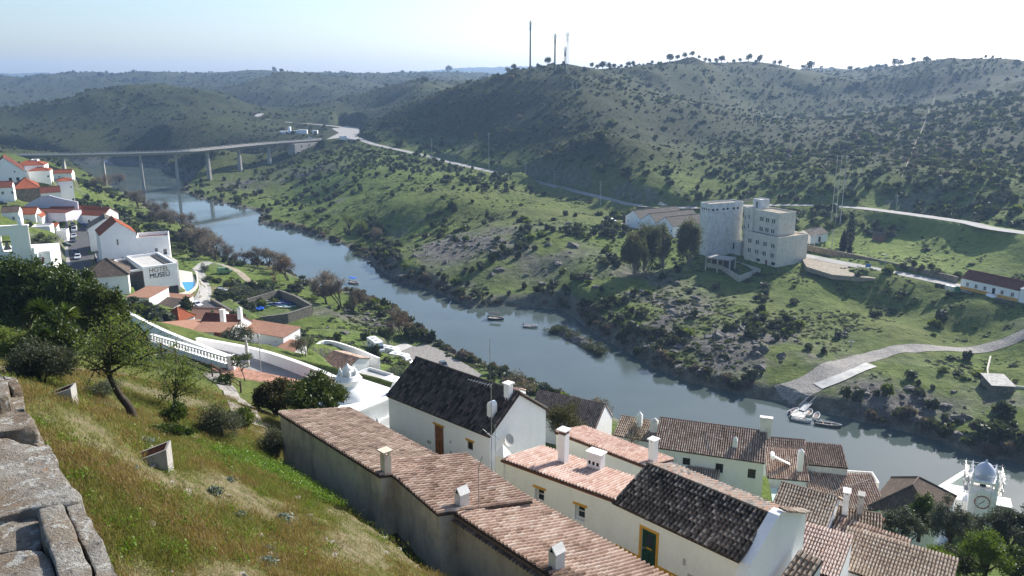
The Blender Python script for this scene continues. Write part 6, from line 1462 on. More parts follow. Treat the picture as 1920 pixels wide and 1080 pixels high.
# masts
for u, v, top, l_, kd in ((994, 141, 36, 'tallest dark tubular mast on the hill crest', 'tube'), (1040, 140, 60, 'second telecom mast with antenna panels on the crest', 'panel'), (1059, 140, 84, 'short dark mast beside the lattice mast', 'tube'), (1063, 140, 57, 'slim lattice mast furthest right on the crest', 'lattice')):
    y_ = 655; p = PY(u, v, y_); p.z = H1(p.x, p.y); q_ = PY(u, top, y_); hh = q_.z-p.z
    t_ = thing('telecom_mast', l_, 'mast', (p.x, p.y, p.z-1), 0, 'masts on the hill crest'); mb = MB()
    if kd == 'lattice':
        for k in range(3):
            an_ = k*2.094; mb.tube([(1.1*math.cos(an_), 1.1*math.sin(an_), 0), (.5*math.cos(an_), .5*math.sin(an_), hh)], .14, 4)
        for k in range(16):
            z0_, z1_ = hh*k/16, hh*(k+1)/16
            for j in range(3):
                a0, a1 = j*2.094, (j+1)*2.094; r0, r1 = 1.1-.6*k/16, 1.1-.6*(k+1)/16; mb.tube([(r0*math.cos(a0), r0*math.sin(a0), z0_), (r1*math.cos(a1), r1*math.sin(a1), z1_)], .08, 3)
        mb.build('lattice', M_metal, t_)
    else:
        mb.tube([(0, 0, 0), (0, 0, hh*.75), (0, 0, hh)], [.75, .55, .4] if hh > 30 else [.45, .4, .3], 8); mb.build('pole', simple('mast_paint', (.09, .10, .10), .6), t_)
    mb = MB()
    for k in range(6):
        an_ = k*1.047; zz = hh-2-(k % 3)*2.2; mb.box(1.0*math.cos(an_)-.22, 1.0*math.cos(an_)+.22, 1.0*math.sin(an_)-.15, 1.0*math.sin(an_)+.15, zz-1.3, zz+1.0)
    mb.build('antenna_panel', M_metal, t_)
# wooden and concrete poles
for k, (u, v, top, l_) in enumerate(((810, 296, 262, 'pale pole standing among the trees left of the valley road'), (917, 322, 252, 'thin pole in front of the dark hill slope'), (1073, 172, 153, 'left of the twin poles below the masts'), (1081, 172, 153, 'right of the twin poles below the masts'), (1110, 176, 150, 'lone dark pole right of the twin poles'), (1558, 420, 296, 'left leg pole of the power line frame'), (1566, 420, 296, 'middle leg pole of the power line frame'), (1575, 420, 296, 'right leg pole of the power line frame'), (1680, 395, 366, 'thin pole beside the valley road on the right'), (1526, 470, 440, 'pole at the road wall beside the mill'), (1558, 478, 430, 'pole in the field wall left of the cypress'), (1658, 508, 476, 'pole in the green field near the road wall'), (1607, 514, 497, 'short pole in front of the mill forecourt'), (1595, 652, 637, 'short pole on the meadow below the mill'), (1125, 360, 340, 'road pole above the warehouse'), (1126, 385, 345, 'pole by the road near the white car'), (986, 324, 306, 'pole behind the valley road in the middle'), (1040, 345, 326, 'pole at the road near the slope foot'))):
    g = GROUND(u, v); f0 = proj(g)[2]; hh = (v-top)*f0/FPX/cp; t_ = thing('utility_pole', l_, 'pole', tuple(g), 0, 'utility poles on the far bank')
    mb = MB(); mb.tube([(0, 0, -.5), (0, 0, hh)], [.16, .1], 6); mb.build('pole', M_concL, t_); mb = MB(); mb.box(-.9, .9, -.06, .06, hh-.5, hh-.38); mb.build('crossarm', M_metal, t_)
# ================================================================== the ground sheet and the river
az = np.concatenate([np.radians(np.linspace(-180, -42, 60, endpoint=False)), np.radians(np.arange(-42, 42, .145)), np.radians(np.linspace(42, 180, 60, endpoint=False))])
rad = np.concatenate([np.geomspace(2.2, 90, 190, endpoint=False), np.geomspace(90, 1200, 330, endpoint=False), np.geomspace(1200, 5950, 70)])
AZ, RD = np.meshgrid(az, rad)
GX, GY = RD*np.sin(AZ), RD*np.cos(AZ)
GZ = hraw(GX.ravel(), GY.ravel()).reshape(GX.shape)

nr, na = GX.shape
def hraw(x, y):                        # from here on heights are read off the finished sheet
    x = np.asarray(x, float); y = np.asarray(y, float); r = np.hypot(x, y)
    fi = np.interp(np.arctan2(x, y), az, np.arange(na)); fj = np.interp(r, rad, np.arange(nr))
    i = np.clip(fi.astype(int), 0, na-2); j = np.clip(fj.astype(int), 0, nr-2); a, b = fi-i, fj-j
    return (GZ[j, i]*(1-a)+GZ[j, i+1]*a)*(1-b)+(GZ[j+1, i]*(1-a)+GZ[j+1, i+1]*a)*b
co = np.stack([GX, GY, GZ], -1).reshape(-1, 3)
idx = np.arange(nr*na).reshape(nr, na)
q = np.stack([idx[:-1], np.roll(idx, -1, 1)[:-1], np.roll(idx, -1, 1)[1:], idx[1:]], -1).reshape(-1, 4)
q = q[:, ::-1]
# colour zones of the ground, as shares of what grows or lies there
gr = np.hypot(co[:, 0], co[:, 1]); gsd = shore_sd(co[:, 0], co[:, 1])
slope = np.zeros(nr*na)
gy, gx = np.gradient(GZ); dr = np.gradient(RD, axis=0); da = np.maximum(np.abs(RD*np.gradient(AZ, axis=1)), 1e-3)
slope = np.hypot(gy/dr, gx/da).ravel()
X_, Y_, Z_ = co.T
hillw = sstep(20, 42, Z_)*sstep(330, 460, gr)
hillw = np.maximum(hillw, sstep(560, 760, gr))
n1 = fbm(X_/60, Y_/60, 4); n2 = fbm(X_/14, Y_/14, 4); n3 = fbm(X_/220+5, Y_/220, 3)
scrub = np.clip(hillw*(1.0+.25*n1) , 0, 1)
rockw = .75*sstep(.18, .56, n2*.8 + .35*slope + .35*n1 - .22)*(1-hillw)*sstep(90, 150, gr)
rockw = np.maximum(rockw, (1-sstep(1.5, 7+5*n2, gsd))*sstep(90, 130, gr)*.85)
def blob(u, v, z, rx, ry, s=1.0):
    p = PZ(u, v, z); return s*np.exp(-(((X_-p.x)/rx)**2+((Y_-p.y)/ry)**2))
for b in ((850,475,7,40,22,.8),(760,490,5,18,16,.9),(1010,470,13,22,20,.6),(1340,650,5,26,16,1.0),(1280,600,6,24,20,.8),(1260,560,8,20,16,.7),(1200,520,10,18,16,.6),(1680,740,5,14,10,1.0),(1500,690,4,16,8,.9),(650,600,6,20,16,.7),(560,345,5,40,14,.6),(480,345,3,40,20,.6),(1590,690,4,16,8,.5),(700,600,5,16,12,.6)):
    rockw = np.maximum(rockw, np.clip(blob(*b)*(1.25+1.1*n2), 0, 1)*sstep(-.35, .15, n2))
fld = np.maximum(np.maximum(blob(1700,470,15,34,24), blob(1830,490,15,26,22)), blob(1600,455,15,16,12)); rockw = rockw*(1-np.clip(fld*1.4, 0, 1))
soilw = np.zeros(nr*na)
nearw = 1-sstep(55, 85, gr)
ns = fbm(X_/3.2, Y_/3.2, 5, .6); nl = fbm(X_/9+3, Y_/9, 3)
soilw = nearw*sstep(.14, .42, ns*.95+nl*.35)*.9
for b in ((420,545,8.2,7,6,1.0),(375,560,10,8,8,.5),(500,500,4,14,5,.3)): soilw = np.maximum(soilw, np.clip(blob(*b)*1.6, 0, 1))
lush = np.clip(.45+.6*n1+.35*n2, 0, 1)
def attr(me, nm, arr):
    a = me.attributes.new(nm, 'FLOAT', 'POINT'); a.data.foreach_set('value', arr.astype(np.float32))
gme = bpy.data.meshes.new('ground')
gme.vertices.add(len(co)); gme.vertices.foreach_set('co', co.astype(np.float32).ravel())
gme.loops.add(q.size); gme.loops.foreach_set('vertex_index', q.astype(np.int32).ravel())
gme.polygons.add(len(q)); gme.polygons.foreach_set('loop_start', np.arange(0, q.size, 4, dtype=np.int32))
gme.polygons.foreach_set('loop_total', np.full(len(q), 4, np.int32))
gme.polygons.foreach_set('use_smooth', np.ones(len(q), bool))
gme.update(calc_edges=True)
for nm, a in (('scrub', scrub), ('rock', rockw), ('soil', soilw), ('lush', lush), ('near', nearw), ('field', np.clip(fld*1.3, 0, 1))): attr(gme, nm, a)

m, nt, b = newmat('ground')
P = worldpos(nt)
def A(nm): return N(nt, 'ShaderNodeAttribute', attribute_name=nm).outputs['Fac']
nb = noise(nt, .07, 9, .72, P); nm_ = noise(nt, .35, 8, .65, P); nf = noise(nt, 2.6, 7, .7, P); nx = noise(nt, 11, 6, .75, P)
mixn = math_(nt, 'ADD', math_(nt, 'MULTIPLY', nm_.outputs[0], .6), math_(nt, 'MULTIPLY', nf.outputs[0], .4))
g1 = ramp(nt, mixn, [(.3, (.022, .040, .009)), (.44, (.062, .108, .017)), (.56, (.12, .175, .03)), (.75, (.18, .20, .06))])
g2 = ramp(nt, mixn, [(.3, (.045, .062, .016)), (.5, (.10, .12, .035)), (.7, (.16, .155, .065))])
grass = mix(nt, A('lush'), g2, g1)
scr = ramp(nt, math_(nt, 'ADD', math_(nt, 'MULTIPLY', nb.outputs[0], .45), math_(nt, 'MULTIPLY', nm_.outputs[0], .55)), [(.36, (.011, .017, .006)), (.46, (.022, .031, .010)), (.54, (.036, .043, .016)), (.62, (.056, .056, .026)), (.74, (.07, .08, .028))])
rock = ramp(nt, mixn, [(.28, (.03, .028, .025)), (.48, (.11, .102, .09)), (.62, (.2, .188, .165)), (.8, (.32, .30, .27))])
soil = ramp(nt, math_(nt, 'ADD', math_(nt, 'MULTIPLY', nf.outputs[0], .5), math_(nt, 'MULTIPLY', nx.outputs[0], .5)), [(.3, (.075, .058, .034)), (.44, (.15, .118, .074)), (.54, (.20, .17, .10)), (.66, (.27, .225, .16)), (.8, (.42, .39, .33))])
nfx = math_(nt, 'ADD', math_(nt, 'MULTIPLY', nf.outputs[0], .5), math_(nt, 'MULTIPLY', nx.outputs[0], .5))
ngreen = ramp(nt, nfx, [(.32, (.045, .068, .012)), (.46, (.085, .105, .022)), (.58, (.13, .125, .036)), (.7, (.17, .125, .05)), (.8, (.2, .12, .05))])
grass = mix(nt, A('field'), grass, ramp(nt, mixn, [(.34, (.07, .11, .022)), (.5, (.135, .185, .04)), (.66, (.19, .225, .06))]))
c = mix(nt, A('near'), grass, ngreen)
c = mix(nt, A('scrub'), c, scr); c = mix(nt, A('rock'), c, rock)
sm = math_(nt, 'MULTIPLY', A('soil'), ramp(nt, nf.outputs[0], [(.36, (.35, .35, .35)), (.55, (1, 1, 1))]))
c = mix(nt, sm, c, soil)
nt.links.new(c, b.inputs['Base Color']); b.inputs['Roughness'].default_value = .95; b.inputs['Specular IOR Level'].default_value = .1
hb = math_(nt, 'ADD', math_(nt, 'MULTIPLY', nm_.outputs[0], 1.6), math_(nt, 'MULTIPLY', nf.outputs[0], .35))
bump(nt, b, hb, .8, .9)
gme.materials.append(m)
ground = tag(obj('ground', gme), 'grassy valley ground rising to scrub covered hills', None, None, 'structure')

# ------------------------------------------------------------------ river
m, nt, b = newmat('river_water')
P = worldpos(nt)
mp = N(nt, 'ShaderNodeMapping'); mp.inputs['Scale'].default_value = (1, 1.8, 1); nt.links.new(P, mp.inputs[0])
w1 = noise(nt, .9, 4, .55, mp.outputs[0]); w2 = noise(nt, .05, 3, .5, P)
nt.links.new(ramp(nt, w2.outputs[0], [(.35, (.058, .078, .072)), (.65, (.072, .092, .084))]), b.inputs['Base Color'])
wr_ = noise(nt, .018, 4, .6, mp.outputs[0], .5); nt.links.new(ramp(nt, wr_.outputs[0], [(.42, (.025,)*3), (.62, (.14,)*3)]), b.inputs['Roughness']); b.inputs['IOR'].default_value = 1.333; b.inputs['Specular IOR Level'].default_value = .5
bump(nt, b, w1.outputs[0], .05, .05)
w = MB(); w.face([(-2500, -300, 0), (2500, -300, 0), (2500, 2500, 0), (-2500, 2500, 0)])
w = MB()
tri = [(p[0], p[1], 0.0) for p in riv]
bm = bmesh.new(); bmv = [bm.verts.new(p) for p in tri]
es = [bm.edges.new((bmv[i], bmv[(i+1) % len(bmv)])) for i in range(len(bmv))]
bmesh.ops.triangle_fill(bm, use_beauty=True, edges=es)
# push the rim a little under the banks
cen = None
for i, vtx in enumerate(bmv):
    a, c_ = Vector(tri[i-1]), Vector(tri[(i+1) % len(tri)]); t = (c_-a).normalized()
    nrm = Vector((t.y, -t.x, 0)); pr = np.array([[vtx.co.x+nrm.x*.5, vtx.co.y+nrm.y*.5]])
    if inside(pr[:, 0], pr[:, 1], riv)[0]: nrm = -nrm
    vtx.co += nrm*1.2
bmesh.ops.recalc_face_normals(bm, faces=bm.faces)
me = bpy.data.meshes.new('river'); bm.to_mesh(me); bm.free()
if sum(p.normal.z for p in me.polygons) < 0: me.flip_normals()
me.materials.append(m)
tag(obj('river', me), 'calm grey blue river winding through the valley', None, None, 'structure')
# ================================================================== vegetation
def leafmat(name, c1, c2, trans=.35, rough=.6, var=.3):
    m, nt, b = newmat(name); out = nt.nodes['Material Output']
    oi = N(nt, 'ShaderNodeObjectInfo'); n = noise(nt, 1.1, 3, .6, worldpos(nt))
    f = math_(nt, 'ADD', math_(nt, 'MULTIPLY', n.outputs[0], .7), math_(nt, 'MULTIPLY', oi.outputs['Random'], var))
    c = ramp(nt, f, [(.25, c1), (.8, c2)])
    nt.links.new(c, b.inputs['Base Color']); b.inputs['Roughness'].default_value = rough; b.inputs['Specular IOR Level'].default_value = .25
    tr = N(nt, 'ShaderNodeBsdfTranslucent'); nt.links.new(mix(nt, 1.0, c, (1.0, 1.05, .55), 'MULTIPLY'), tr.inputs[0])
    mx = N(nt, 'ShaderNodeMixShader'); mx.inputs[0].default_value = trans
    nt.links.new(b.outputs[0], mx.inputs[1]); nt.links.new(tr.outputs[0], mx.inputs[2]); nt.links.new(mx.outputs[0], out.inputs['Surface']); return m
LF_dark = leafmat('evergreen_leaf', (.026, .045, .012), (.085, .12, .028), .35, .4)
LF_glossy = leafmat('laurel_leaf', (.03, .055, .010), (.11, .13, .03), .3, .35)
LF_olive = leafmat('olive_leaf', (.055, .068, .042), (.13, .145, .10), .2)
LF_almond = leafmat('almond_leaf', (.09, .12, .03), (.23, .27, .08), .5)
LF_scrub = leafmat('scrub_leaf', (.030, .042, .018), (.085, .10, .040), .3)
LF_grey = leafmat('grey_scrub_leaf', (.05, .058, .036), (.12, .125, .08), .3)
LF_bright = leafmat('spring_leaf', (.07, .095, .022), (.16, .19, .05), .45)
LF_brown = leafmat('bare_twig', (.10, .078, .064), (.22, .175, .145), .3)
LF_rust = leafmat('rusty_twig', (.09, .055, .03), (.19, .12, .065), .2)
LF_euc = leafmat('eucalyptus_leaf', (.06, .07, .03), (.17, .165, .07), .4)
LF_cyp = leafmat('cypress_leaf', (.008, .014, .008), (.022, .032, .014), .1)
LF_lime = leafmat('lime_leaf', (.06, .10, .012), (.16, .21, .03), .5)
M_bark = simple('bark', (.055, .042, .033), .95, var=.3, scale=6, bumps=.5)
M_barkp = simple('pale_bark', (.22, .19, .155), .9, var=.25, scale=3, bumps=.3)
def np_mesh(name, V, F, mat, smooth=False):
    me = bpy.data.meshes.new(name); k = F.shape[1]
    me.vertices.add(len(V)); me.vertices.foreach_set('co', V.astype(np.float32).ravel())
    me.loops.add(F.size); me.loops.foreach_set('vertex_index', F.astype(np.int32).ravel())
    me.polygons.add(len(F)); me.polygons.foreach_set('loop_start', np.arange(0, F.size, k, dtype=np.int32)); me.polygons.foreach_set('loop_total', np.full(len(F), k, np.int32))
    if smooth: me.polygons.foreach_set('use_smooth', np.ones(len(F), bool))
    me.update(calc_edges=True); me.materials.append(mat); return me
def leaf_quads(C, size, g, aspect=.5, out=None, droop=0):
    """small rhombic leaves at points C"""
    n = len(C); a = g.normal(size=(n, 3)); a[:, 2] -= droop
    if out is not None: a += out*.8
    a /= np.linalg.norm(a, axis=1)[:, None]+1e-9
    b_ = g.normal(size=(n, 3)); b_ -= a*(a*b_).sum(1)[:, None]; b_ /= np.linalg.norm(b_, axis=1)[:, None]+1e-9
    s = size*g.uniform(.6, 1.4, (n, 1)); a = a*s; b_ = b_*s*aspect
    V = np.stack([C-a*.5, C+b_*.5, C+a*.5, C-b_*.5], 1).reshape(-1, 3); return V, np.arange(4*n).reshape(n, 4)
def crown_pts(clumps, n, g, hollow=.55):
    """points through the clumps (cx,cy,cz,rx,ry,rz), denser to their skins"""
    cl = np.array(clumps, float); w = (cl[:, 3]*cl[:, 4]*cl[:, 5])**.67; k = g.choice(len(cl), n, p=w/w.sum())
    d = g.normal(size=(n, 3)); d /= np.linalg.norm(d, axis=1)[:, None]; r = (hollow+(1-hollow)*g.random((n, 1)))*g.uniform(.8, 1.08, (n, 1))
    return cl[k, :3]+d*r*cl[k, 3:6], d
def clumps_for(rx, rz, zc, n, g, cs=.42, flat=.7, ry=None):
    ry = ry or rx; out = []
    for _ in range(n):
        d = g.normal(size=3); d /= np.linalg.norm(d); d[2] = abs(d[2])*1.0-.35 if g.random() < .7 else d[2]
        r = g.uniform(.35, .85); c = cs*g.uniform(.7, 1.25)
        out.append((d[0]*rx*r, d[1]*ry*r, zc+d[2]*rz*r, rx*c, ry*c, rz*c*flat+.1*rz))
    return out
def limbs(mb, g, h, r0, tips, fork=.4, wig=.06, n=6):
    """trunk to the fork, then a tapered limb to each tip"""
    base = Vector((0, 0, -.3)); f = Vector((g.normal()*wig*h, g.normal()*wig*h, h*fork))
    mb.tube([base, Vector((f.x*.35, f.y*.35, f.z*.5)), f], [r0*1.25, r0, r0*.8], 8)
    for t in tips:
        t = Vector(t); m1 = f.lerp(t, .45)+Vector((g.normal(), g.normal(), abs(g.normal())))*wig*h*.6
        mb.tube([f, m1, t], [r0*.55, r0*.36, r0*.08], n)
def tree(name, label, p, h, rx, leaf, lm, n, seed, bark=None, clear=.35, nc=18, cs=.42, trunk=None, group=None, cat='tree', aspect=.5, flat=.85, ry=None, hollow=.5, cname='crown'):
    g = np.random.default_rng(seed); t = thing(name, label, cat, tuple(p), 0, group)
    zc = h*(clear+(1-clear)/2); rz = h*(1-clear)/2
    cl = clumps_for(rx, rz, zc, nc, g, cs, flat, ry); C, d = crown_pts(cl, n, g, hollow)
    V, F = leaf_quads(C, leaf, g, aspect, d); obj(cname, np_mesh(cname, V, F, lm), t)
    mb = MB(); tr = trunk or h*.035; tips = [c[:3] for c in cl[:max(5, nc//2)]]
    limbs(mb, g, h, tr, tips, clear*.9); mb.build('trunk', bark or M_bark, t, True); return t
def bush(name, label, p, h, rx, leaf, lm, n, seed, group=None, nc=12, aspect=.5, cat='bush', cs=.48, ry=None):
    g = np.random.default_rng(seed); t = thing(name, label, cat, tuple(p), 0, group)
    cl = clumps_for(rx, h*.5, h*.40, nc, g, cs, .9, ry); C, d = crown_pts(cl, n, g, .45); C[:, 2] = np.maximum(C[:, 2], .02)
    V, F = leaf_quads(C, leaf, g, aspect, d); obj('foliage', np_mesh('foliage', V, F, lm), t)
    mb = MB()
    for c in cl[:5]: mb.tube([(0, 0, -.2), (c[0]*.4, c[1]*.4, c[2]*.5), c[:3]], [h*.02+.01, h*.012+.006, .004], 5)
    mb.build('stem', M_bark, t); return t
def bare_tree(name, label, p, h, seed, mat=None, spread=.5, depth=4, group=None, cat='tree', w0=.02):
    g = np.random.default_rng(seed); t = thing(name, label, cat, tuple(p), 0, group); mb = MB(); tw = []
    def grow(a, d, L, r, k):
        b_ = a+d*L; mb.tube([a, a.lerp(b_, .5)+Vector(g.normal(size=3))*L*.06, b_], [r, r*.8, r*.62], 4 if k > 1 else 3, caps=False)
        if k == 0: tw.append((b_, d)); return
        for _ in range(3 if k > 1 else 4):
            nd = (d+Vector(g.normal(size=3))*spread).normalized(); nd.z = nd.z*.8+.22; grow(a.lerp(b_, g.uniform(.55, 1.0)), nd.normalized(), L*g.uniform(.55, .8), r*.55, k-1)
    ns = 2 if h < 7 else 1
    for s in range(3):
        d = Vector((g.normal()*.3, g.normal()*.3, 1)).normalized(); grow(Vector((g.normal()*.2, g.normal()*.2, -.3)), d, h*.34, h*w0, depth)
    mb.build('trunk', M_bark, t)
    C = np.array([tuple(b_) for b_, d in tw]); C = np.repeat(C, 8, 0)+g.normal(size=(len(C)*8, 3))*h*.045
    V, F = leaf_quads(C, h*.085, g, .12); obj('twigs', np_mesh('twigs', V, F, mat or LF_brown), t); return t

# ---------------------------------------------------------------- shrubs: five kinds, singles and the mass
def shrub_mesh(seed, lm, n=130, leaf=.34, flat=.62, nc=7):
    g = np.random.default_rng(seed); cl = clumps_for(.5, .5*flat, .5*flat, nc, g, .5, 1.0); C, d = crown_pts(cl, n, g, .7); C[:, 2] = np.maximum(C[:, 2], 0)
    V, F = leaf_quads(C, leaf, g, .7, d*1.5); return np_mesh('shrub', V, F, lm)
SHR = [shrub_mesh(1, LF_scrub, 150), shrub_mesh(2, LF_grey, 150), shrub_mesh(3, LF_bright, 130, .3), shrub_mesh(4, LF_brown, 150, .36, .55), shrub_mesh(5, LF_scrub, 150, .32, .85), shrub_mesh(6, LF_olive, 150, .3, .8)]
g = np.random.default_rng(42); NCAND = 150000
saz = np.radians(g.uniform(-36, 36, NCAND)); sr = np.exp(g.uniform(np.log(165), np.log(2900), NCAND))
sx, sy = sr*np.sin(saz), sr*np.cos(saz); sz = hraw(sx, sy); ssd = shore_sd(sx, sy)
patch = fbm(sx/70, sy/70, 4); fine = fbm(sx/18+4, sy/18, 3); big = fbm(sx/260, sy/260, 2)
hillm = np.maximum(sstep(20, 38, sz)*sstep(320, 450, sr), sstep(560, 740, sr))
ex_ = 3.0; gxx = (hraw(sx+ex_, sy)-hraw(sx-ex_, sy))/(2*ex_); gyy = (hraw(sx, sy+ex_)-hraw(sx, sy-ex_))/(2*ex_); shady = np.clip((gxx*SUN_V.x+gyy*SUN_V.y)*1.8, -.6, .8)
dens = hillm*np.clip(.42+.9*patch+.35*fine+.75*shady, .10, 1) + (1-hillm)*(.012+.5*sstep(.2, .55, patch*.7+fine*.6))
shore = np.exp(-(np.maximum(ssd, 0)/3.6)**2)*(ssd > .4); right_bank = (sx > -235+0*sy)
dens = np.maximum(dens, shore*.85)
def near_px(u, v, z, rad, val, mode='max'):
    global dens
    p = PZ(u, v, z); w = np.exp(-((sx-p.x)**2+(sy-p.y)**2)/rad**2)
    dens = np.maximum(dens, val*w) if mode == 'max' else dens*(1-val*w)
for a_ in ((640, 300, 20, 40, .6), (720, 300, 22, 40, .6), (560, 290, 16, 30, .6), (800, 310, 22, 30, .5), (900, 340, 21, 30, .35), (620, 360, 8, 30, .35), (1330, 400, 17, 25, .6), (1450, 395, 20, 20, .6), (1560, 410, 18, 14, .5), (300, 440, 7, 25, .6), (240, 400, 9, 25, .5), (340, 470, 5, 14, .5), (1850, 830, 3, 10, .6), (1800, 430, 19, 20, .6)): near_px(*a_)
# keep roads, roofs, the yards and the open field free
for pl, hw, sh in FLAT: dens = np.where(seg_dist(sx, sy, np.array(pl), False)[0] < hw+1.8, 0, dens)
for pg_, pz_, mg_ in PADS:
    pa = np.array(pg_); dd_ = seg_dist(sx, sy, pa)[0]; dens = np.where(inside(sx, sy, pa) | (dd_ < 2.2), 0, dens)
rpl = np.array([tuple(p) for p in rp]); dens = np.where(seg_dist(sx, sy, rpl, False)[0] < 6.5, 0, dens)
for pl_ in (fl_, fp, wr, tr_, cpth): dens = np.where(seg_dist(sx, sy, np.array([tuple(p) for p in pl_]), False)[0] < (1.0 if pl_ is fl_ else 3.5), 0, dens)
for a_ in ((1700, 470, 16.5, 26, .97), (1800, 490, 16.5, 22, .95), (1600, 455, 16.5, 12, .9), (1560, 600, 6.5, 22, .8), (1650, 620, 6, 20, .8), (440, 520, 5, 20, .97), (490, 530, 4, 14, .9), (1050, 555, 4, 12, .6), (870, 455, 10, 14, .7), (640, 640, 7, 14, .7), (660, 600, 5, 18, .75), (720, 610, 4, 14, .6), (1100, 410, 16, 10, .8), (1300, 640, 5, 24, .8), (1230, 575, 7, 22, .6), (1650, 720, 5, 16, .8), (1760, 700, 5, 18, .85), (1850, 760, 4, 16, .7), (1420, 680, 4, 16, .7), (960, 500, 9, 26, .5)): near_px(*a_, 'cut')
town_l = (sx < -90) & (sr < 420) & (sz > 13) & (sx < -60); dens = np.where(town_l, dens*.25, dens)
dens = np.where((sr < 230) & (sx < 80) & (ssd > 0) & (sy < 175) & (sx > -70), 0, dens)
keep = (g.random(NCAND) < dens*.62) & (ssd > .3)
sx, sy, sz, sr, ssd, patch, hillm, shk, fine, big = [q_[keep] for q_ in (sx, sy, sz, sr, ssd, patch, hillm, shore, fine, big)]
nS = len(sx); u_ = g.random(nS)
kind = np.where(shk > .5, np.where(u_ < .45, 3, np.where(u_ < .7, 1, 0)), np.where(hillm > .5, np.where(u_ < .28, 0, np.where(u_ < .60, 1, np.where(u_ < .68, 4, np.where(u_ < .94, 2, 3)))), np.where(u_ < .4, 4, np.where(u_ < .62, 5, np.where(u_ < .8, 1, 2)))))
size = np.where(shk > .5, g.uniform(1.4, 3.4, nS), np.where(hillm > .5, np.exp(g.normal(.45, .42, nS))*(1+.25*np.maximum(patch, 0)), g.uniform(1.2, 4.2, nS)))*np.clip(1+(sr-900)/1500, 1, 2.2)
size = np.where((g.random(nS) < .08) & (hillm > .3), size*1.55, size)
rotz = g.uniform(0, 6.28, nS)
order = np.argsort(-size/sr*np.where(sr < 700, 1, .8)); first = order[:300]; rest = order[300:]
LB = {0: ('dark green shrub on the far slopes', 'dark slope shrubs'), 1: ('grey green shrub on the far slopes', 'grey slope shrubs'), 2: ('bright spring green shrub on the far slopes', 'bright slope shrubs'), 3: ('leafless brown shrub at the water edge', 'brown water edge shrubs'), 4: ('round dark tree like shrub on the far bank', 'round far bank shrubs'), 5: ('silvery olive tree shrub on the far bank', 'silvery far bank shrubs')}
MARKS = [('below the mill', 1400, 590), ('beside the boat ramp', 1600, 720), ('above the valley road', 1100, 335), ('on the mast hill slope', 1000, 220), ('near the bridge piers', 480, 330), ('on the open meadow left of the mill', 1000, 450), ('near the white track on the right hill', 1750, 300), ('on the left bank below the town', 300, 430), ('behind the ochre plinth house', 1860, 470), ('near the canoe yard', 560, 590), ('at the far shore bend', 720, 500), ('near the garden pen', 1880, 760), ('behind the three gabled warehouse', 1260, 380), ('on the slope above the far shore gully', 800, 380), ('along the shore under the eucalyptus grove', 1180, 620), ('between the power line frame and the valley road', 1560, 390)]
def where(p):
    u, v_, _ = proj(p); return min(MARKS, key=lambda m_: (m_[1]-u)**2+(2*(m_[2]-v_))**2)[0]
src = {}
for i in first:
    k = int(kind[i]); o = obj('shrub', SHR[k]); s = size[i]; o.location = (sx[i], sy[i], sz[i]-.05*s); o.scale = (s, s*g.uniform(.8, 1.2), s*g.uniform(.85, 1.25)); o.rotation_euler = (0, 0, rotz[i])
    tag(o, LB[k][0].replace(' on the far slopes', '').replace(' on the far bank', '').replace(' at the water edge', '')+' '+where(o.location), 'shrub', LB[k][1]); src.setdefault(k, o)
def scatter(name, label, P_, S_, Rz, K_, sources, kind_='stuff'):
    """one object whose points carry copies of the source things"""
    me = bpy.data.meshes.new(name); me.vertices.add(len(P_)); me.vertices.foreach_set('co', P_.astype(np.float32).ravel())
    a = me.attributes.new('scl', 'FLOAT_VECTOR', 'POINT'); a.data.foreach_set('vector', S_.astype(np.float32).ravel())
    a = me.attributes.new('rz', 'FLOAT_VECTOR', 'POINT'); a.data.foreach_set('vector', Rz.astype(np.float32).ravel())
    a = me.attributes.new('ki', 'INT', 'POINT'); a.data.foreach_set('value', K_.astype(np.int32))
    o = obj(name, me); tag(o, label, None, None, kind_)
    ng = bpy.data.node_groups.new(name, 'GeometryNodeTree'); ng.interface.new_socket('Geometry', in_out='INPUT', socket_type='NodeSocketGeometry'); ng.interface.new_socket('Geometry', in_out='OUTPUT', socket_type='NodeSocketGeometry')
    gi, go = ng.nodes.new('NodeGroupInput'), ng.nodes.new('NodeGroupOutput'); prev = gi.outputs[0]; outs = []
    join = ng.nodes.new('GeometryNodeJoinGeometry')
    ka = ng.nodes.new('GeometryNodeInputNamedAttribute'); ka.data_type = 'INT'; ka.inputs[0].default_value = 'ki'
    sa_ = ng.nodes.new('GeometryNodeInputNamedAttribute'); sa_.data_type = 'FLOAT_VECTOR'; sa_.inputs[0].default_value = 'scl'
    ra_ = ng.nodes.new('GeometryNodeInputNamedAttribute'); ra_.data_type = 'FLOAT_VECTOR'; ra_.inputs[0].default_value = 'rz'
    for k, so in sources.items():
        cm_ = ng.nodes.new('FunctionNodeCompare'); cm_.data_type = 'INT'; cm_.operation = 'EQUAL'; ng.links.new(ka.outputs[0], cm_.inputs['A'] if cm_.inputs['A'].type == 'INT' else cm_.inputs[2])
        bi = [s_ for s_ in cm_.inputs if s_.type == 'INT'][1]; bi.default_value = k
        ip = ng.nodes.new('GeometryNodeInstanceOnPoints'); oi = ng.nodes.new('GeometryNodeObjectInfo'); oi.inputs['Object'].default_value = so; oi.inputs['As Instance'].default_value = True
        ng.links.new(gi.outputs[0], ip.inputs['Points']); ng.links.new(cm_.outputs[0], ip.inputs['Selection']); ng.links.new(oi.outputs['Geometry'], ip.inputs['Instance'])
        ng.links.new(sa_.outputs[0], ip.inputs['Scale']); ng.links.new(ra_.outputs[0], ip.inputs['Rotation']); ng.links.new(ip.outputs[0], join.inputs[0])
    ng.links.new(join.outputs[0], go.inputs[0]); md = o.modifiers.new('scatter', 'NODES'); md.node_group = ng; return o
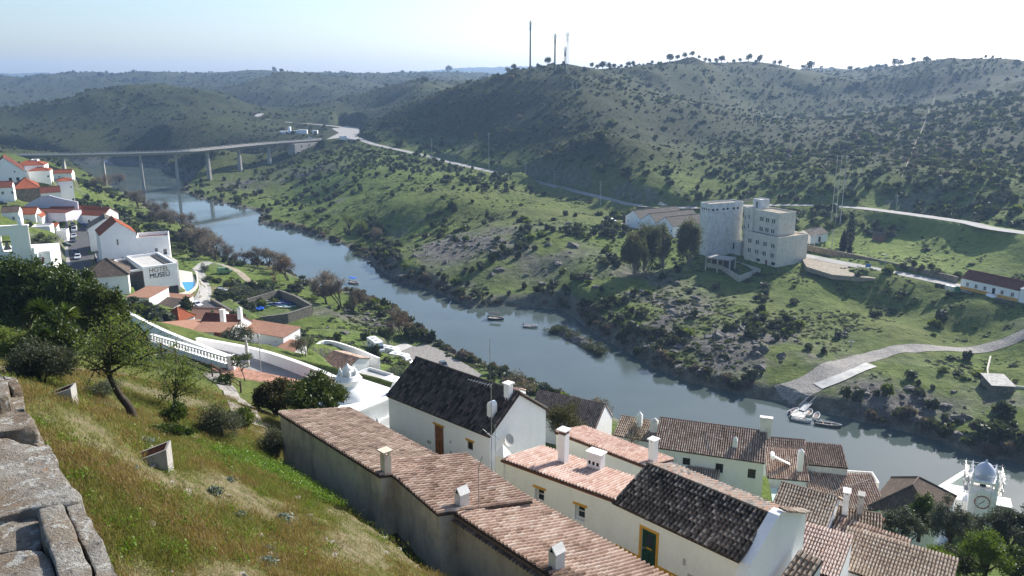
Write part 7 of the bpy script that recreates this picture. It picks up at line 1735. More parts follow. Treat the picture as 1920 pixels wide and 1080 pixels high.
for k in range(6):
    if k not in src:
        i = next((j for j in order if kind[j] == k), order[0]); o = obj('shrub', SHR[k]); s = size[i]; o.location = (sx[i], sy[i], sz[i]); o.scale = (s, s, s); tag(o, LB[k][0], 'shrub', LB[k][1]); src[k] = o
sc3 = np.stack([size[rest], size[rest]*g.uniform(.8, 1.2, len(rest)), size[rest]*g.uniform(.8, 1.25, len(rest))], -1); rz3 = np.stack([0*rest, 0*rest, rotz[rest]], -1)
scatter('scrub', 'scrub covering the far hills and banks', np.stack([sx[rest], sy[rest], sz[rest]-.05*size[rest]], -1), sc3, rz3, kind[rest], src)

NM = 60000; ma = np.radians(g.uniform(-34, 34, NM)); mr = np.exp(g.uniform(np.log(170), np.log(560), NM)); mx, my = mr*np.sin(ma), mr*np.cos(ma); msd = shore_sd(mx, my)
mn = fbm(mx/11+2, my/11, 4)+.5*fbm(mx/45, my/45, 3); ok = (msd > 1) & (g.random(NM) < sstep(-.15, .55, mn))
for pl, hw, sh in FLAT: ok &= seg_dist(mx, my, np.array(pl), False)[0] > hw+.6
for pg_, pz_, mg_ in PADS: ok &= ~inside(mx, my, np.array(pg_))
for pl_ in (rp, fl_, fp, wr, tr_, cpth): ok &= seg_dist(mx, my, np.array([tuple(p) for p in pl_]), False)[0] > (6.5 if pl_ is rp else 2.6)
ok &= ~((mr < 230) & (mx < 80) & (my < 178) & (mx > -70)) & ~((mx < -90) & (mr < 420) & (hraw(mx, my) > 13))
mx, my = mx[ok], my[ok]; mz = hraw(mx, my); nM = len(mx); ms = np.exp(g.normal(-.35, .4, nM)); mk = np.where(g.random(nM) < .55, 2, np.where(g.random(nM) < .5, 0, 1))
scatter('meadow_herbs', 'rough tufts and weeds of the far bank meadows', np.stack([mx, my, mz-.08], -1), np.stack([ms*1.2, ms*1.2, ms*.55], -1), np.stack([0*ms, 0*ms, g.uniform(0, 6.28, nM)], -1), mk, src)

# ---------------------------------------------------------------- rocks on the far bank and shores
def rock_mesh(seed):
    g = np.random.default_rng(seed); bm = bmesh.new(); bmesh.ops.create_icosphere(bm, subdivisions=2, radius=.5)
    for v in bm.verts:
        n = v.co.normalized(); k = 1+.35*math.sin(n.x*3+seed)*math.cos(n.y*4+seed*2)+g.normal()*.10; v.co = Vector((n.x*.5*k, n.y*.42*k, n.z*.34*k))
    me = bpy.data.meshes.new('rock'); bm.to_mesh(me); bm.free(); me.materials.append(M_rock); return me
m, nt, b = newmat('outcrop_rock'); M_rock = m; nn = noise(nt, 1.4, 6, .7, worldpos(nt)); nt.links.new(ramp(nt, nn.outputs[0], [(.3, (.035, .032, .028)), (.5, (.11, .10, .088)), (.68, (.22, .205, .18))]), b.inputs['Base Color']); b.inputs['Roughness'].default_value = .95; bump(nt, b, nn.outputs[0], .6, .1)
RK = [rock_mesh(k) for k in range(4)]
NR = 9000; raz = np.radians(g.uniform(-36, 36, NR)); rr = np.exp(g.uniform(np.log(170), np.log(620), NR)); rx_, ry_ = rr*np.sin(raz), rr*np.cos(raz)
rsd = shore_sd(rx_, ry_); rn = fbm(rx_/14, ry_/14, 4); rd_ = np.exp(-(np.maximum(rsd, 0)/3.0)**2)*.5*(rsd > -1.0)
for u, v, z, a_, b2, s_ in ((850,475,7,40,22,.8),(760,490,5,18,16,.9),(1010,470,13,22,20,.5),(1340,650,5,26,16,1.0),(1280,600,6,24,20,.9),(1260,560,8,20,16,.7),(1680,740,5,14,10,1.0),(1500,690,4,16,8,.9),(650,600,6,20,16,.6),(480,345,3,40,20,.6),(700,600,5,16,12,.6),(560,345,5,40,14,.6)):
    p = PZ(u, v, z); rd_ = np.maximum(rd_, s_*np.exp(-((rx_-p.x)/a_)**2-((ry_-p.y)/b2)**2)*sstep(-.35, .2, rn))
for pg_, pz_, mg_ in PADS: rd_ = np.where(inside(rx_, ry_, np.array(pg_)), 0, rd_)
rd_ = np.where(seg_dist(rx_, ry_, rpl, False)[0] < 6.5, 0, rd_); rd_ = np.where((rr < 230) & (rx_ < 70) & (rx_ > -70) & (ry_ < 178), 0, rd_)
kp = (g.random(NR) < rd_) & (rsd > -1.2); rx_, ry_ = rx_[kp], ry_[kp]; rz_ = hraw(rx_, ry_); nR = len(rx_); rs = np.exp(g.normal(.15, .55, nR)); rk = g.integers(0, 4, nR)
o4 = np.argsort(-rs/np.hypot(rx_, ry_)); rsrc = {}
for i in o4[:120]:
    o = obj('boulder', RK[rk[i]]); s = rs[i]; o.location = (rx_[i], ry_[i], rz_[i]); o.scale = (s*1.2, s*1.2, s); o.rotation_euler = (g.normal()*.2, g.normal()*.2, g.uniform(0, 6.28)); tag(o, ('large' if s > 2 else 'small' if s < 1 else 'mid sized')+' grey boulder '+where(o.location), 'boulder', 'boulders of the far bank outcrops'); rsrc.setdefault(int(rk[i]), o)
rst = o4[120:]; scatter('rocks', 'loose grey rocks of the far bank outcrops', np.stack([rx_[rst], ry_[rst], rz_[rst]], -1), np.stack([rs[rst]*1.1]*3, -1), np.stack([g.normal(size=len(rst))*.3, g.normal(size=len(rst))*.3, g.uniform(0, 6.28, len(rst))], -1), rk[rst], rsrc)

# ---------------------------------------------------------------- islets
def islet(label, line, wid, hgt, seed, n=60):
    g = np.random.default_rng(seed); t = thing('islet', label, 'islet', (0, 0, 0)); L_ = smooth_line([PZ(u, v, 0) for u, v in line], 6); mb = MB(); rows = []
    for k, p in enumerate(L_):
        d = L_[min(k+1, len(L_)-1)]-L_[max(k-1, 0)]; d.normalize(); nv = Vector((-d.y, d.x, 0)); f = math.sin(math.pi*(k+.5)/len(L_))**.6
        rows.append([p+nv*wid*f*q_*g.uniform(.8, 1.2)+Vector((0, 0, (hgt*f*(1-q_*q_)-.4)*g.uniform(.8, 1.2))) for q_ in np.linspace(-1, 1, 9)])
    mb.grid(rows); o = mb.build('rock_base', M_rock, t)
    V_, n0 = [], 0; F_ = []
    C = []
    for k in range(n):
        p = L_[g.integers(1, len(L_)-1)]; C.append((p.x+g.normal()*wid*.35, p.y+g.normal()*wid*.35, g.uniform(.2, hgt*.75), 1.2, 1.2, .9))
    P_, d = crown_pts(C, n*130, g, .4); V, F = leaf_quads(P_, .32, g, .6, d); obj('shrubs', np_mesh('shrubs', V, F, LF_scrub), t)
islet('long shrub covered islet lying off the far bank', [(1027, 623), (1054, 624), (1081, 637), (1107, 651), (1132, 668)], 2.9, 1.9, 70, 120)
islet('small dark rocky point with shrubs at the far shore', [(880, 570), (900, 566), (925, 574)], 3.0, 1.8, 71, 50)
islet('small bushy islet at the bend of the far shore', [(668, 478), (682, 480), (694, 483)], 3.0, 1.5, 73, 30)

# ---------------------------------------------------------------- single trees, far bank
def gp(u, v): return GROUND(u, v)
for k, (u, v, hpx, rpx, l_) in enumerate(((1187, 520, 85, 26, 'leftmost eucalyptus of the grove beside the mill'), (1213, 512, 98, 34, 'tallest broad eucalyptus with forked white trunk'), (1236, 508, 85, 27, 'third eucalyptus with paler drooping crown'), (1287, 508, 100, 28, 'eucalyptus nearest to the silo with bare lower trunk'))):
    p = gp(u, v); s = proj(p)[2]/FPX; tree('eucalyptus', l_, p, hpx*s*1.08, rpx*s*1.0, .5, LF_euc, 20000, 200+k, M_barkp, .06, 46, .34, rpx*s*.035, 'eucalyptus trees by the mill', flat=.9, hollow=.35)
for k, (u, v, hpx, rpx, l_) in enumerate(((1592, 462, 62, 10, 'tallest dark cypress at the field corner'), (1580, 472, 40, 8, 'shorter cypress left of the tallest one'), (1592, 478, 20, 5, 'small cypress at the road wall'))):
    p = gp(u, v); s = proj(p)[2]/FPX; h = hpx*s; g2 = np.random.default_rng(k); t = thing('cypress', l_, 'tree', tuple(p), 0, 'cypresses by the field')
    cl = [(0, 0, h*f, rpx*s*w_, rpx*s*w_, h*.14) for f, w_ in ((.12, .7), (.25, .95), (.4, 1), (.55, .9), (.7, .7), (.82, .5), (.92, .28))]; C, d = crown_pts(cl, 4500, g2, .6); V, F = leaf_quads(C, .42, g2, .5, d); obj('crown', np_mesh('crown', V, F, LF_cyp), t)
    mb = MB(); mb.tube([(0, 0, -.3), (0, 0, h*.5)], [.2, .1], 6); mb.build('trunk', M_bark, t)
for k, (u, v, hpx, rpx) in enumerate(((1693, 503, 16, 9), (1713, 500, 14, 7), (1727, 510, 17, 11), (1745, 508, 18, 9), (1757, 518, 20, 13), (1795, 522, 16, 9))):
    p = gp(u, v); s = proj(p)[2]/FPX; bush('orchard_bush', ['first round bush from the left behind the road wall', 'second round bush from the left behind the road wall', 'third round bush behind the road wall', 'fourth round bush behind the road wall', 'largest round bush behind the road wall', 'round bush next to the ochre plinth house'][k], p, hpx*s, rpx*s, .3, LF_scrub, 1500, 230+k, 'round bushes behind the road wall')
# crest trees
CT = 'trees on the skyline crest'
for k, (u, v, yy, h) in enumerate([(1109, 133, 720, 6), (1120, 131, 720, 7), (1131, 129, 725, 7), (1143, 128, 740, 7), (1152, 126, 750, 7), (1165, 125, 770, 6), (1178, 124, 780, 7), (1186, 123, 790, 6.5), (1223, 119, 840, 6), (1255, 117, 880, 8), (1270, 117, 900, 5), (1283, 118, 900, 7), (1296, 119, 895, 7), (1310, 120, 890, 6.5), (1322, 121, 885, 7), (1330, 122, 885, 6), (1343, 123, 882, 7), (1352, 124, 880, 7.5), (1376, 125, 875, 6.5), (1387, 126, 872, 7.5), (1403, 127, 868, 7.5), (1424, 127, 862, 8.5), (1452, 129, 858, 7), (1461, 130, 856, 6.5), (1477, 132, 854, 5), (1506, 137, 850, 6), (1516, 137, 850, 9), (1592, 139, 1020, 6), (1606, 139, 1010, 5), (1630, 137, 1005, 8), (1645, 136, 1000, 9), (1660, 135, 990, 9), (1675, 135, 960, 9), (1686, 134, 920, 8), (1710, 132, 860, 6), (1848, 112, 785, 5), (1862, 110, 782, 5), (964, 142, 665, 5), (952, 145, 675, 4), (1027, 140, 660, 6), (843, 136, 2100, 14), (838, 137, 2100, 12)]):
    q_ = PY(u, v, yy); best = max(((H1(q_.x*(1+f), q_.y*(1+f))-CAM_H)/(q_.y*(1+f)), f) for f in np.linspace(-.12, .12, 13))[1]; x_, y_ = q_.x*(1+best), q_.y*(1+best)
    h *= random.uniform(.65, 1.25); tree('oak_tree', 'small dark round crowned oak on the skyline crest', Vector((x_, y_, H1(x_, y_)-.2)), h, h*.42, h*.15, LF_scrub, 500, 300+k, None, .22, 9, .6, None, CT, flat=1.1)
# riverside bare trees, left bank
RB = 'bare riverside trees on the left bank'
for k, (u, v, hpx, l_, mt) in enumerate(((190, 360, 38, 'bare tree below the bridge at the left bank', 0), (222, 352, 30, 'pale bare tree under the bridge by the water', 0), (262, 392, 40, 'bare brown tree left of the pale blue reach', 0), (300, 415, 46, 'bare tree at the first bend of the left bank', 0), (318, 425, 40, 'bare tree just right of the first bend', 0), (345, 440, 50, 'tall bare tree before the bridge reflection', 0), (365, 460, 50, 'bare tree halfway down the left bank', 0), (383, 478, 58, 'broad bare tree above the dark bank bushes', 0), (405, 490, 60, 'bare tree at the track end beside the meadow', 0), (428, 492, 40, 'bare grey tree beside the meadow shore', 0), (452, 498, 34, 'low bare tree at the meadow shore', 0), (483, 500, 42, 'bare tree in the middle of the meadow shore', 0), (505, 502, 44, 'bare tree right of the meadow shore middle', 0), (525, 512, 44, 'bare tree left of the rusty willow', 0), (541, 526, 52, 'rusty brown willow at the meadow corner', 1), (612, 570, 68, 'tall thin bare poplar near the jetty', 0), (640, 575, 60, 'bare poplar behind the blue canopy boat', 0), (662, 582, 46, 'bare tree right of the jetty poplars', 0), (676, 585, 40, 'low bare tree over the rocky shore', 0), (752, 632, 52, 'rusty leafed round tree beside the quay meadow', 1), (742, 600, 26, 'small bare bush tree above the rusty round tree', 0), (572, 668, 46, 'pale leafless fig tree behind the courtyard house', 2))):
    p = gp(u, v); s = proj(p)[2]/FPX; bare_tree('bare_tree', l_, p, hpx*s*1.1, 400+k, [LF_brown, LF_rust, LF_grey][mt], .5 if 'poplar' not in l_ else .25, 4, RB)
for k, (u, v, hpx, rpx, l_) in enumerate(((655, 440, 42, 15, 'pale green tree on the far bank curve'), (678, 444, 34, 13, 'second pale green tree on the far bank curve'), (705, 455, 30, 14, 'brownish tree right of the pale green ones'))):
    p = gp(u, v); s = proj(p)[2]/FPX; tree('bank_tree', l_, p, hpx*s, rpx*s, .35, LF_bright if k < 2 else LF_brown, 2500, 440+k, None, .25, 14, .4, None, 'trees on the far bank curve', hollow=.3)
for k, (u, v, hpx, rpx, l_, lm) in enumerate(((449, 556, 30, 22, 'round grey olive bush behind the canoe yard', LF_olive), (480, 560, 24, 22, 'wide grey bush touching the canoe yard wall', LF_olive), (500, 556, 18, 14, 'smaller grey bush at the canoe yard corner', LF_olive), (385, 510, 18, 10, 'bush beside the pool drive', LF_olive), (393, 530, 16, 14, 'low hedge bush along the pool drive', LF_scrub), (350, 577, 9, 12, 'dark shrub beside the white hatchback', LF_scrub), (392, 573, 8, 6, 'small round shrub on the parking island', LF_scrub), (470, 620, 26, 20, 'grey shrub in front of the canoe yard wall', LF_olive), (330, 480, 20, 18, 'dark thicket below the hotel', LF_scrub), (310, 470, 22, 20, 'dark shrub above the hotel thicket', LF_scrub))):
    p = gp(u, v); s = proj(p)[2]/FPX; bush('bush', l_, p, hpx*s, rpx*s, .28, lm, 1800, 460+k)
for k, (u, v, hpx, rpx, l_) in enumerate(((72, 452, 20, 14, 'olive green bush on the bank above the street bend'), (98, 458, 24, 16, 'round dark tree beside the white yard walls'), (84, 470, 16, 14, 'low grey bush under the yard walls'), (88, 428, 12, 9, 'garden bush on the raised white terrace'), (112, 424, 10, 8, 'clipped yellow green bush by the street houses'), (60, 468, 22, 12, 'slim dark bush next to the church steps'))):
    p = gp(u, v); s = proj(p)[2]/FPX; bush('garden_bush', l_, p, hpx*s, rpx*s, .3, LF_olive if k % 2 else LF_scrub, 1200, 480+k)
# picnic tables on the meadow
for k, (u, v) in enumerate(((504, 505), (511, 515), (514, 522), (514, 529))):
    p = gp(u, v); t_ = thing('picnic_table', ['picnic table nearest the bare shore trees', 'second picnic table on the meadow', 'third picnic table on the meadow', 'picnic table nearest the landing slab'][k], 'table', tuple(p), R(20), 'picnic tables on the meadow')
    mb = MB(); mb.box(-.95, .95, -.4, .4, .72, .78); mb.build('tabletop', M_woodb, t_)
    for s in (-1, 1): mb = MB(); mb.box(-.95, .95, s*.8-.14, s*.8+.14, .42, .47); mb.build('bench', M_woodb, t_)
    for s in (-1, 1): mb = MB(); mb.box(s*.6-.05, s*.6+.05, -.85, .85, .36, .42); mb.box(s*.6-.05, s*.6+.05, -.35, -.25, -.1, .72); mb.box(s*.6-.05, s*.6+.05, .25, .35, -.1, .72); mb.build('leg', M_woodd, t_)

# ---------------------------------------------------------------- near trees
def sized(u, v): p = gp(u, v); return p, proj(p)[2]/FPX
# olive on the promenade
p = PZ(447, 662, 30); s = proj(p)[2]/FPX; tree('olive_tree', 'round grey olive tree behind the promenade parapet', p, 58*s, 36*s, .22, LF_olive, 9000, 500, None, .12, 26, .36)
p = PZ(745, 712, 11); s = proj(p)[2]/FPX; bush('olive_tree', 'small grey olive beside the vaulted house', p, 34*s, 20*s, .25, LF_olive, 3000, 501, cat='tree')
# slope shrubs
p, s = sized(416, 822); bush('rosemary_bush', 'grey green feathery bush on the slope, left of the pair', p, 72*s, 45*s, .12, LF_grey, 9000, 502, aspect=.22, nc=16)
p, s = sized(522, 855); bush('rosemary_bush', 'dark feathery olive bush at the rear wall corner', p, 68*s, 40*s, .12, LF_grey, 9000, 503, aspect=.22, nc=16)
p, s = sized(80, 722); bush('broom_bush', 'large dark grey green bush beyond the castle wall', p, 92*s, 62*s, .14, LF_grey, 16000, 504, aspect=.25, nc=22)
p, s = sized(20, 668); bush('broom_bush', 'bright green bush at the left edge above the dark one', p, 60*s, 40*s, .14, LF_almond, 7000, 505, aspect=.4)
p, s = sized(75, 668); bush('broom_bush', 'loose light green bush between the evergreens and the dark bush', p, 70*s, 44*s, .14, LF_bright, 8000, 506, aspect=.4)
p, s = sized(190, 745); bush('weed_bush', 'thin pinkish flowering shrub below the almond tree', p, 40*s, 42*s, .08, LF_olive, 3500, 507, aspect=.35)
p, s = sized(330, 790); bush('weed_bush', 'dark ivy covered stump beside the almond tree', p, 46*s, 26*s, .10, LF_dark, 3500, 508, aspect=.7)
p, s = sized(300, 815); bush('ivy_patch', 'dark green ivy patch at the foot of the almond trunk', p, 18*s, 55*s, .12, LF_dark, 4000, 509, aspect=.8, ry=26*s)
p, s = sized(455, 800); bush('ivy_patch', 'green nettle clump between the two feathery bushes', p, 40*s, 30*s, .12, LF_bright, 4000, 510, aspect=.7)
# laurel in front of the chapel
p = PZ(600, 792, Zn(57.5)); s = proj(p)[2]/FPX; tree('laurel_tree', 'glossy yellow green laurel tree in front of the white chapel', p, 98*s, 62*s, .17, LF_glossy, 13000, 511, None, .08, 30, .34, hollow=.3)
p = PZ(520, 782, Zn(57)); s = proj(p)[2]/FPX; tree('laurel_tree', 'darker reddish laurel left of the glossy one', p, 82*s, 42*s, .15, leafmat('red_laurel_leaf', (.03, .035, .012), (.10, .075, .03), .3), 8000, 512, None, .05, 22, .36)
p = PZ(460, 716, 44.2); s = proj(p)[2]/FPX; tree('young_tree', 'small young tree planted in the paved terrace', p, 62*s, 26*s, .2, LF_glossy, 900, 513, None, .4, 14, .3, .05)
p = PZ(425, 722, 46); s = proj(p)[2]/FPX; bush('planter_shrub', 'dark green planter shrub below the timber rail', p, 28*s, 24*s, .14, LF_dark, 2500, 514)
# evergreen group at the left
for k, (u, v, z, hpx, rpx, l_, lm, n_, lf) in enumerate(((60, 640, 50, 165, 75, 'large dark evergreen tree at the left with loose crown', LF_dark, 15000, .34), (140, 650, 50, 150, 62, 'dark evergreen tree in the middle of the left group', LF_dark, 14000, .32), (205, 690, 52, 165, 46, 'dense glossy evergreen at the right of the left group', LF_glossy, 15000, .26), (15, 640, 50, 125, 50, 'evergreen at the left edge beside the flagpoles', LF_dark, 9000, .3), (110, 715, 57, 120, 60, 'dark low evergreen shading the yuccas', LF_dark, 12000, .24))):
    p = PZ(u, v, z); s = proj(p)[2]/FPX; tree('evergreen_tree', l_, p, hpx*s*1.12, rpx*s*1.05, lf, lm, n_, 520+k, None, .12, 34, .30, None, 'evergreen trees at the left', hollow=.35)
LF_yuc = leafmat('yucca_leaf', (.04, .07, .012), (.12, .16, .03), .3, .4)
def yucca(label, p, h, heads, L, seed):
    g = np.random.default_rng(seed); t = thing('yucca', label, 'yucca', tuple(p), 0, 'yuccas'); mb = MB(); V = []; F = []; Vd = []; Fd = []
    for (x, y, z) in heads:
        mb.tube([(0, 0, -.3), (x*.5, y*.5, z*.5), (x, y, z)], [.2, .16, .12], 7)
        for q_ in range(120):
            d = Vector((g.normal(), g.normal(), g.normal()*.7+.35)).normalized(); sd_ = d.cross(Vector((0, 0, 1))).normalized()*.05; b_ = Vector((x, y, z)); l_ = L*g.uniform(.75, 1.1)
            i = len(V); V += [tuple(b_-sd_*.6), tuple(b_+sd_*.6), tuple(b_+d*l_*.6+sd_), tuple(b_+d*l_+Vector((0, 0, -.12*l_))), tuple(b_+d*l_*.6-sd_)]; F.append((i, i+1, i+2, i+3, i+4))
        for q_ in range(40):
            d = Vector((g.normal()*.35, g.normal()*.35, -1)).normalized(); sd_ = d.orthogonal().normalized()*.04; b_ = Vector((x, y, z-.05)); i = len(Vd); Vd += [tuple(b_-sd_), tuple(b_+sd_), tuple(b_+d*L*.9)]; Fd.append((i, i+1, i+2))
    mb.build('trunk', M_bark, t, True); me = bpy.data.meshes.new('leaf_rosette'); me.from_pydata(V, [], F); me.materials.append(LF_yuc); obj('leaf_rosette', me, t)
    me = bpy.data.meshes.new('dead_leaf_skirt'); me.from_pydata(Vd, [], Fd); me.materials.append(LF_rust); obj('dead_leaf_skirt', me, t)
p = PZ(95, 668, 57); yucca('tall yucca with spiky rosettes in front of the evergreens', p, 3, [(-.2, 0, 3.3), (.7, .2, 2.9)], 1.15, 1)
p = PZ(130, 668, 57); yucca('second spiky yucca right of the tall one', p, 3, [(.2, 0, 3.0), (-.5, -.2, 2.4)], 1.05, 2)
for k, (u, v, top) in enumerate(((8, 600, 492), (32, 590, 492), (46, 580, 500))):
    p = PZ(u, v, 46); s = proj(p)[2]/FPX; t_ = thing('flagpole', ['leftmost slim white flagpole by the evergreens', 'middle slim white flagpole by the evergreens', 'right slim white flagpole by the evergreens'][k], 'pole', tuple(p)); mb = MB(); mb.tube([(0, 0, -2), (0, 0, (v-top)*s*1.04)], .05, 6); mb.build('pole', M_concL, t_); mb = MB(); mb.lathe([(.0, -.08), (.09, 0), (0, .09)], 8, (0, 0, (v-top)*s*1.04)); mb.build('finial', M_metal, t_)
# almond tree with leaning trunk
def almond(label, base, pts, tips, leaf_n, seed, r0):
    g = np.random.default_rng(seed); t = thing('almond_tree', label, 'tree', tuple(base)); mb = MB(); P_ = [Vector(q_)-base for q_ in pts]; P_[0].z -= .3
    mb.tube(smooth_line(P_, 4), [r0*(1-.55*k/(4*(len(P_)-1))) for k in range(4*(len(P_)-1)+1)], 9); C = []
    for (u, v, dy) in tips:
        q_ = PY(u, v, base.y+dy)-base; f = P_[-1] if g.random() < .6 else P_[-2]; m1 = f.lerp(q_, .5)+Vector(g.normal(size=3))*.12
        mb.tube([f, m1, q_], [r0*.42, r0*.22, r0*.06], 6)
        for _ in range(7):
            a_ = m1.lerp(q_, g.uniform(0, 1)); e_ = a_+Vector((g.normal(), g.normal(), g.normal()*.6+.2))*.55; mb.tube([a_, a_.lerp(e_, .5)+Vector(g.normal(size=3))*.05, e_], [r0*.1, r0*.06, r0*.02], 4)
            for q2 in range(leaf_n): w_ = g.uniform(.3, 1.15); C.append(a_.lerp(e_, w_)+Vector(g.normal(size=3))*.13)
    mb.build('trunk', M_bark, t, True); V, F = leaf_quads(np.array([tuple(c) for c in C]), .12, g, .45); obj('crown', np_mesh('crown', V, F, LF_almond), t)
b0 = gp(256, 788); yb = b0.y
almond('dark leaning almond tree with sparse spring leaves on the slope', b0, [b0, PY(243, 765, yb), PY(225, 742, yb), PY(214, 722, yb), PY(204, 700, yb+.1), PY(206, 680, yb+.2)], [(160, 640, .6), (180, 612, .2), (205, 598, -.2), (230, 600, .4), (255, 618, -.4), (275, 640, .3), (290, 660, -.3), (240, 640, .8), (190, 650, -.7), (150, 670, .2), (215, 630, .0), (300, 690, .2), (260, 665, .7), (170, 695, -.4), (200, 665, .5), (285, 615, .9), (235, 672, -.5)], 34, 600, .19)
b1 = gp(330, 770); yb = b1.y
almond('second light green almond tree right of the leaning one', b1, [b1, PY(327, 745, yb), PY(330, 725, yb)], [(290, 690, .3), (305, 665, -.2), (325, 652, .4), (345, 662, -.3), (365, 680, .2), (385, 705, -.2), (300, 720, .3), (350, 700, .6), (375, 735, .1), (330, 690, -.5), (310, 745, .2), (360, 745, -.3), (392, 725, .4)], 34, 601, .1)
# dark fruiting tree between the houses
p = PZ(1060, 838, 44); s = proj(p)[2]/FPX; tree('medlar_tree', 'dark thin leaved tree with yellow fruit between the white houses', p, 92*s, 46*s, .12, leafmat('medlar_leaf', (.022, .024, .012), (.10, .09, .025), .3), 10000, 610, None, .15, 26, .34, hollow=.2)
p = PZ(1180, 835, 36); s = proj(p)[2]/FPX; bare_tree('bare_fig_tree', 'bare branching fig tree beside the mossy roof', p, 60*s, 611, LF_brown, .55, 3)
p = PZ(970, 735, 18); s = proj(p)[2]/FPX; bush('river_bush', 'brown leafless bush on the water edge behind the tall chimney', p, 40*s, 34*s, .3, LF_brown, 2500, 612)
p = PZ(1120, 775, 14); s = proj(p)[2]/FPX; bush('river_bush', 'brown leafless bush on the water edge behind the white gable', p, 34*s, 26*s, .3, LF_brown, 2000, 613)
# olive grove in the lower right corner
OG = 'trees in the lower right grove'
for k, (u, v, z, hpx, rpx, l_, lm, lf, n_) in enumerate(((1684, 1052, 37, 120, 46, 'grey olive tree with pale trunk leftmost in the grove', LF_olive, .17, 9000), (1722, 1010, 35, 98, 30, 'dark green tree behind the leftmost olive', LF_dark, .2, 8000), (1770, 1040, 36, 128, 40, 'tall thin olive left of the clock tower', LF_olive, .16, 8000), (1815, 1045, 35, 98, 44, 'tall olive in front of the clock tower base', LF_olive, .16, 9000), (1880, 1045, 35, 112, 44, 'broad olive right of the clock tower', LF_olive, .17, 9000), (1912, 1045, 35, 110, 40, 'olive cut by the right edge of the picture', LF_olive, .17, 7000), (1845, 1085, 39, 100, 50, 'lime green young tree in front of the olives', LF_lime, .16, 9000), (1755, 1085, 39, 66, 46, 'lime green shrub left of the lime young tree', LF_lime, .15, 6000), (1900, 1090, 39, 80, 40, 'dark green shrub in the lower right corner', LF_dark, .18, 6000), (1790, 1080, 38, 60, 50, 'shadowy shrub under the tall olives', LF_scrub, .18, 6000), (1660, 1000, 37, 26, 18, 'yellow green plant by the white water tank', LF_lime, .2, 1200))):
    p = PZ(u, v, z); s = proj(p)[2]/FPX; tree('grove_tree', l_, p, hpx*s*(.95 if k != 6 else 1.15), rpx*s*1.08, lf, lm, n_, 620+k, None, .25 if lm is LF_olive else .08, 26, .33, None, OG, hollow=.2)
p = PZ(1700, 1082, 38.5); s = proj(p)[2]/FPX; bush('ivy_hedge', 'bright green ivy hedge below the olive grove', p, 26*s, 46*s, .13, LF_lime, 7000, 640, aspect=.8)

# ---------------------------------------------------------------- grass and herbs of the castle slope
NG = 150000; ga = np.radians(g.uniform(-36, 8, NG)); gr_ = np.exp(g.uniform(np.log(9), np.log(52), NG)); gx_, gy_ = gr_*np.sin(ga), gr_*np.cos(ga)
sn = fbm(gx_/3.2, gy_/3.2, 5, .6)*.75+fbm(gx_/9+3, gy_/9, 3)*.5; ok = (sn < .16+g.normal(size=NG)*.16) & (g.random(NG) < .8)
for pg_, pz_, mg_ in PADS: ok &= ~inside(gx_, gy_, np.array(pg_))
p_edge = [PZ(530, 790, Zn(57.6)), PZ(905, 1085, Zn(57.4))]; ok &= ((gx_-p_edge[0].x)*(p_edge[1].y-p_edge[0].y)-(gy_-p_edge[0].y)*(p_edge[1].x-p_edge[0].x)) > -.2
gx_, gy_ = gx_[ok], gy_[ok]; gz_ = hraw(gx_, gy_)
LF_grass = leafmat('grass_blade', (.085, .10, .022), (.20, .195, .06), .4, .5, .5); LF_dry = leafmat('dry_grass_blade', (.16, .11, .04), (.30, .22, .10), .3, .7, .5); LF_herb = leafmat('clover_leaf', (.09, .16, .015), (.19, .29, .04), .4, .5, .4); LF_this = leafmat('thistle_leaf', (.10, .13, .10), (.22, .26, .22), .1, .6, .4)
def tuft(seed, mat, n=22, h=.07, sp_=.15):
    g = np.random.default_rng(seed); V = []; F = []
    for k in range(n):
        x, y = g.normal(size=2)*sp_; a = g.uniform(0, 6.28); l_ = h*g.uniform(.5, 1.3); dx, dy = g.normal(size=2)*l_*.45; w = .008; i = len(V)
        V += [(x-w*math.cos(a), y-w*math.sin(a), -.02), (x+w*math.cos(a), y+w*math.sin(a), -.02), (x+dx, y+dy, l_)]; F.append((i, i+1, i+2))
    return np_mesh('tuft', np.array(V), np.array(F), mat)
def herb(seed, mat, n=40, sp_=.16, leaf=.07, h=.1):
    g = np.random.default_rng(seed); C = g.normal(size=(n, 3))*np.array([sp_, sp_, 0]); C[:, 2] = g.uniform(.01, h, n); V, F = leaf_quads(C, leaf, g, .8, np.tile((0, 0, 1.0), (n, 1))*0+0); return np_mesh('herb', V, F, mat)
gk = np.where(fbm(gx_/2.2+7, gy_/2.2, 4)+g.normal(size=len(gx_))*.12 > -.03, 1, 0); q0, q1 = gp(508, 882), gp(775, 1010)
dl = seg_dist(gx_, gy_, np.array([tuple(q0[:2]), tuple(q1[:2])]), False)[0]
gk = np.where((dl < .55+.5*fbm(gx_, gy_, 2)) & (g.random(len(gx_)) < .95), 2, gk); gk = np.where((dl < 2.2+fbm(gx_, gy_, 2)) & (g.random(len(gx_)) < .45), 2, gk); gk = np.where((gk != 2) & (g.random(len(gx_)) < .015), 2, gk)
gs = g.uniform(.7, 1.5, len(gx_))
msrc = {}
for k, (me_, l_, c_) in enumerate(((tuft(1, LF_grass), 'green grass tuft in front on the castle slope', 'grass'), (tuft(2, LF_dry, 20, .1), 'dry straw coloured tuft on the castle slope', 'grass'), (herb(3, LF_herb, 70, .14, .05, .13), 'small leafy clover clump on the castle slope', 'herb'))):
    i = int(np.nonzero(gk == k)[0][0]); o = obj(['grass_tuft', 'dry_tuft', 'clover_clump'][k], me_); o.location = (gx_[i], gy_[i], gz_[i]); tag(o, l_, None, None, 'stuff'); msrc[k] = o
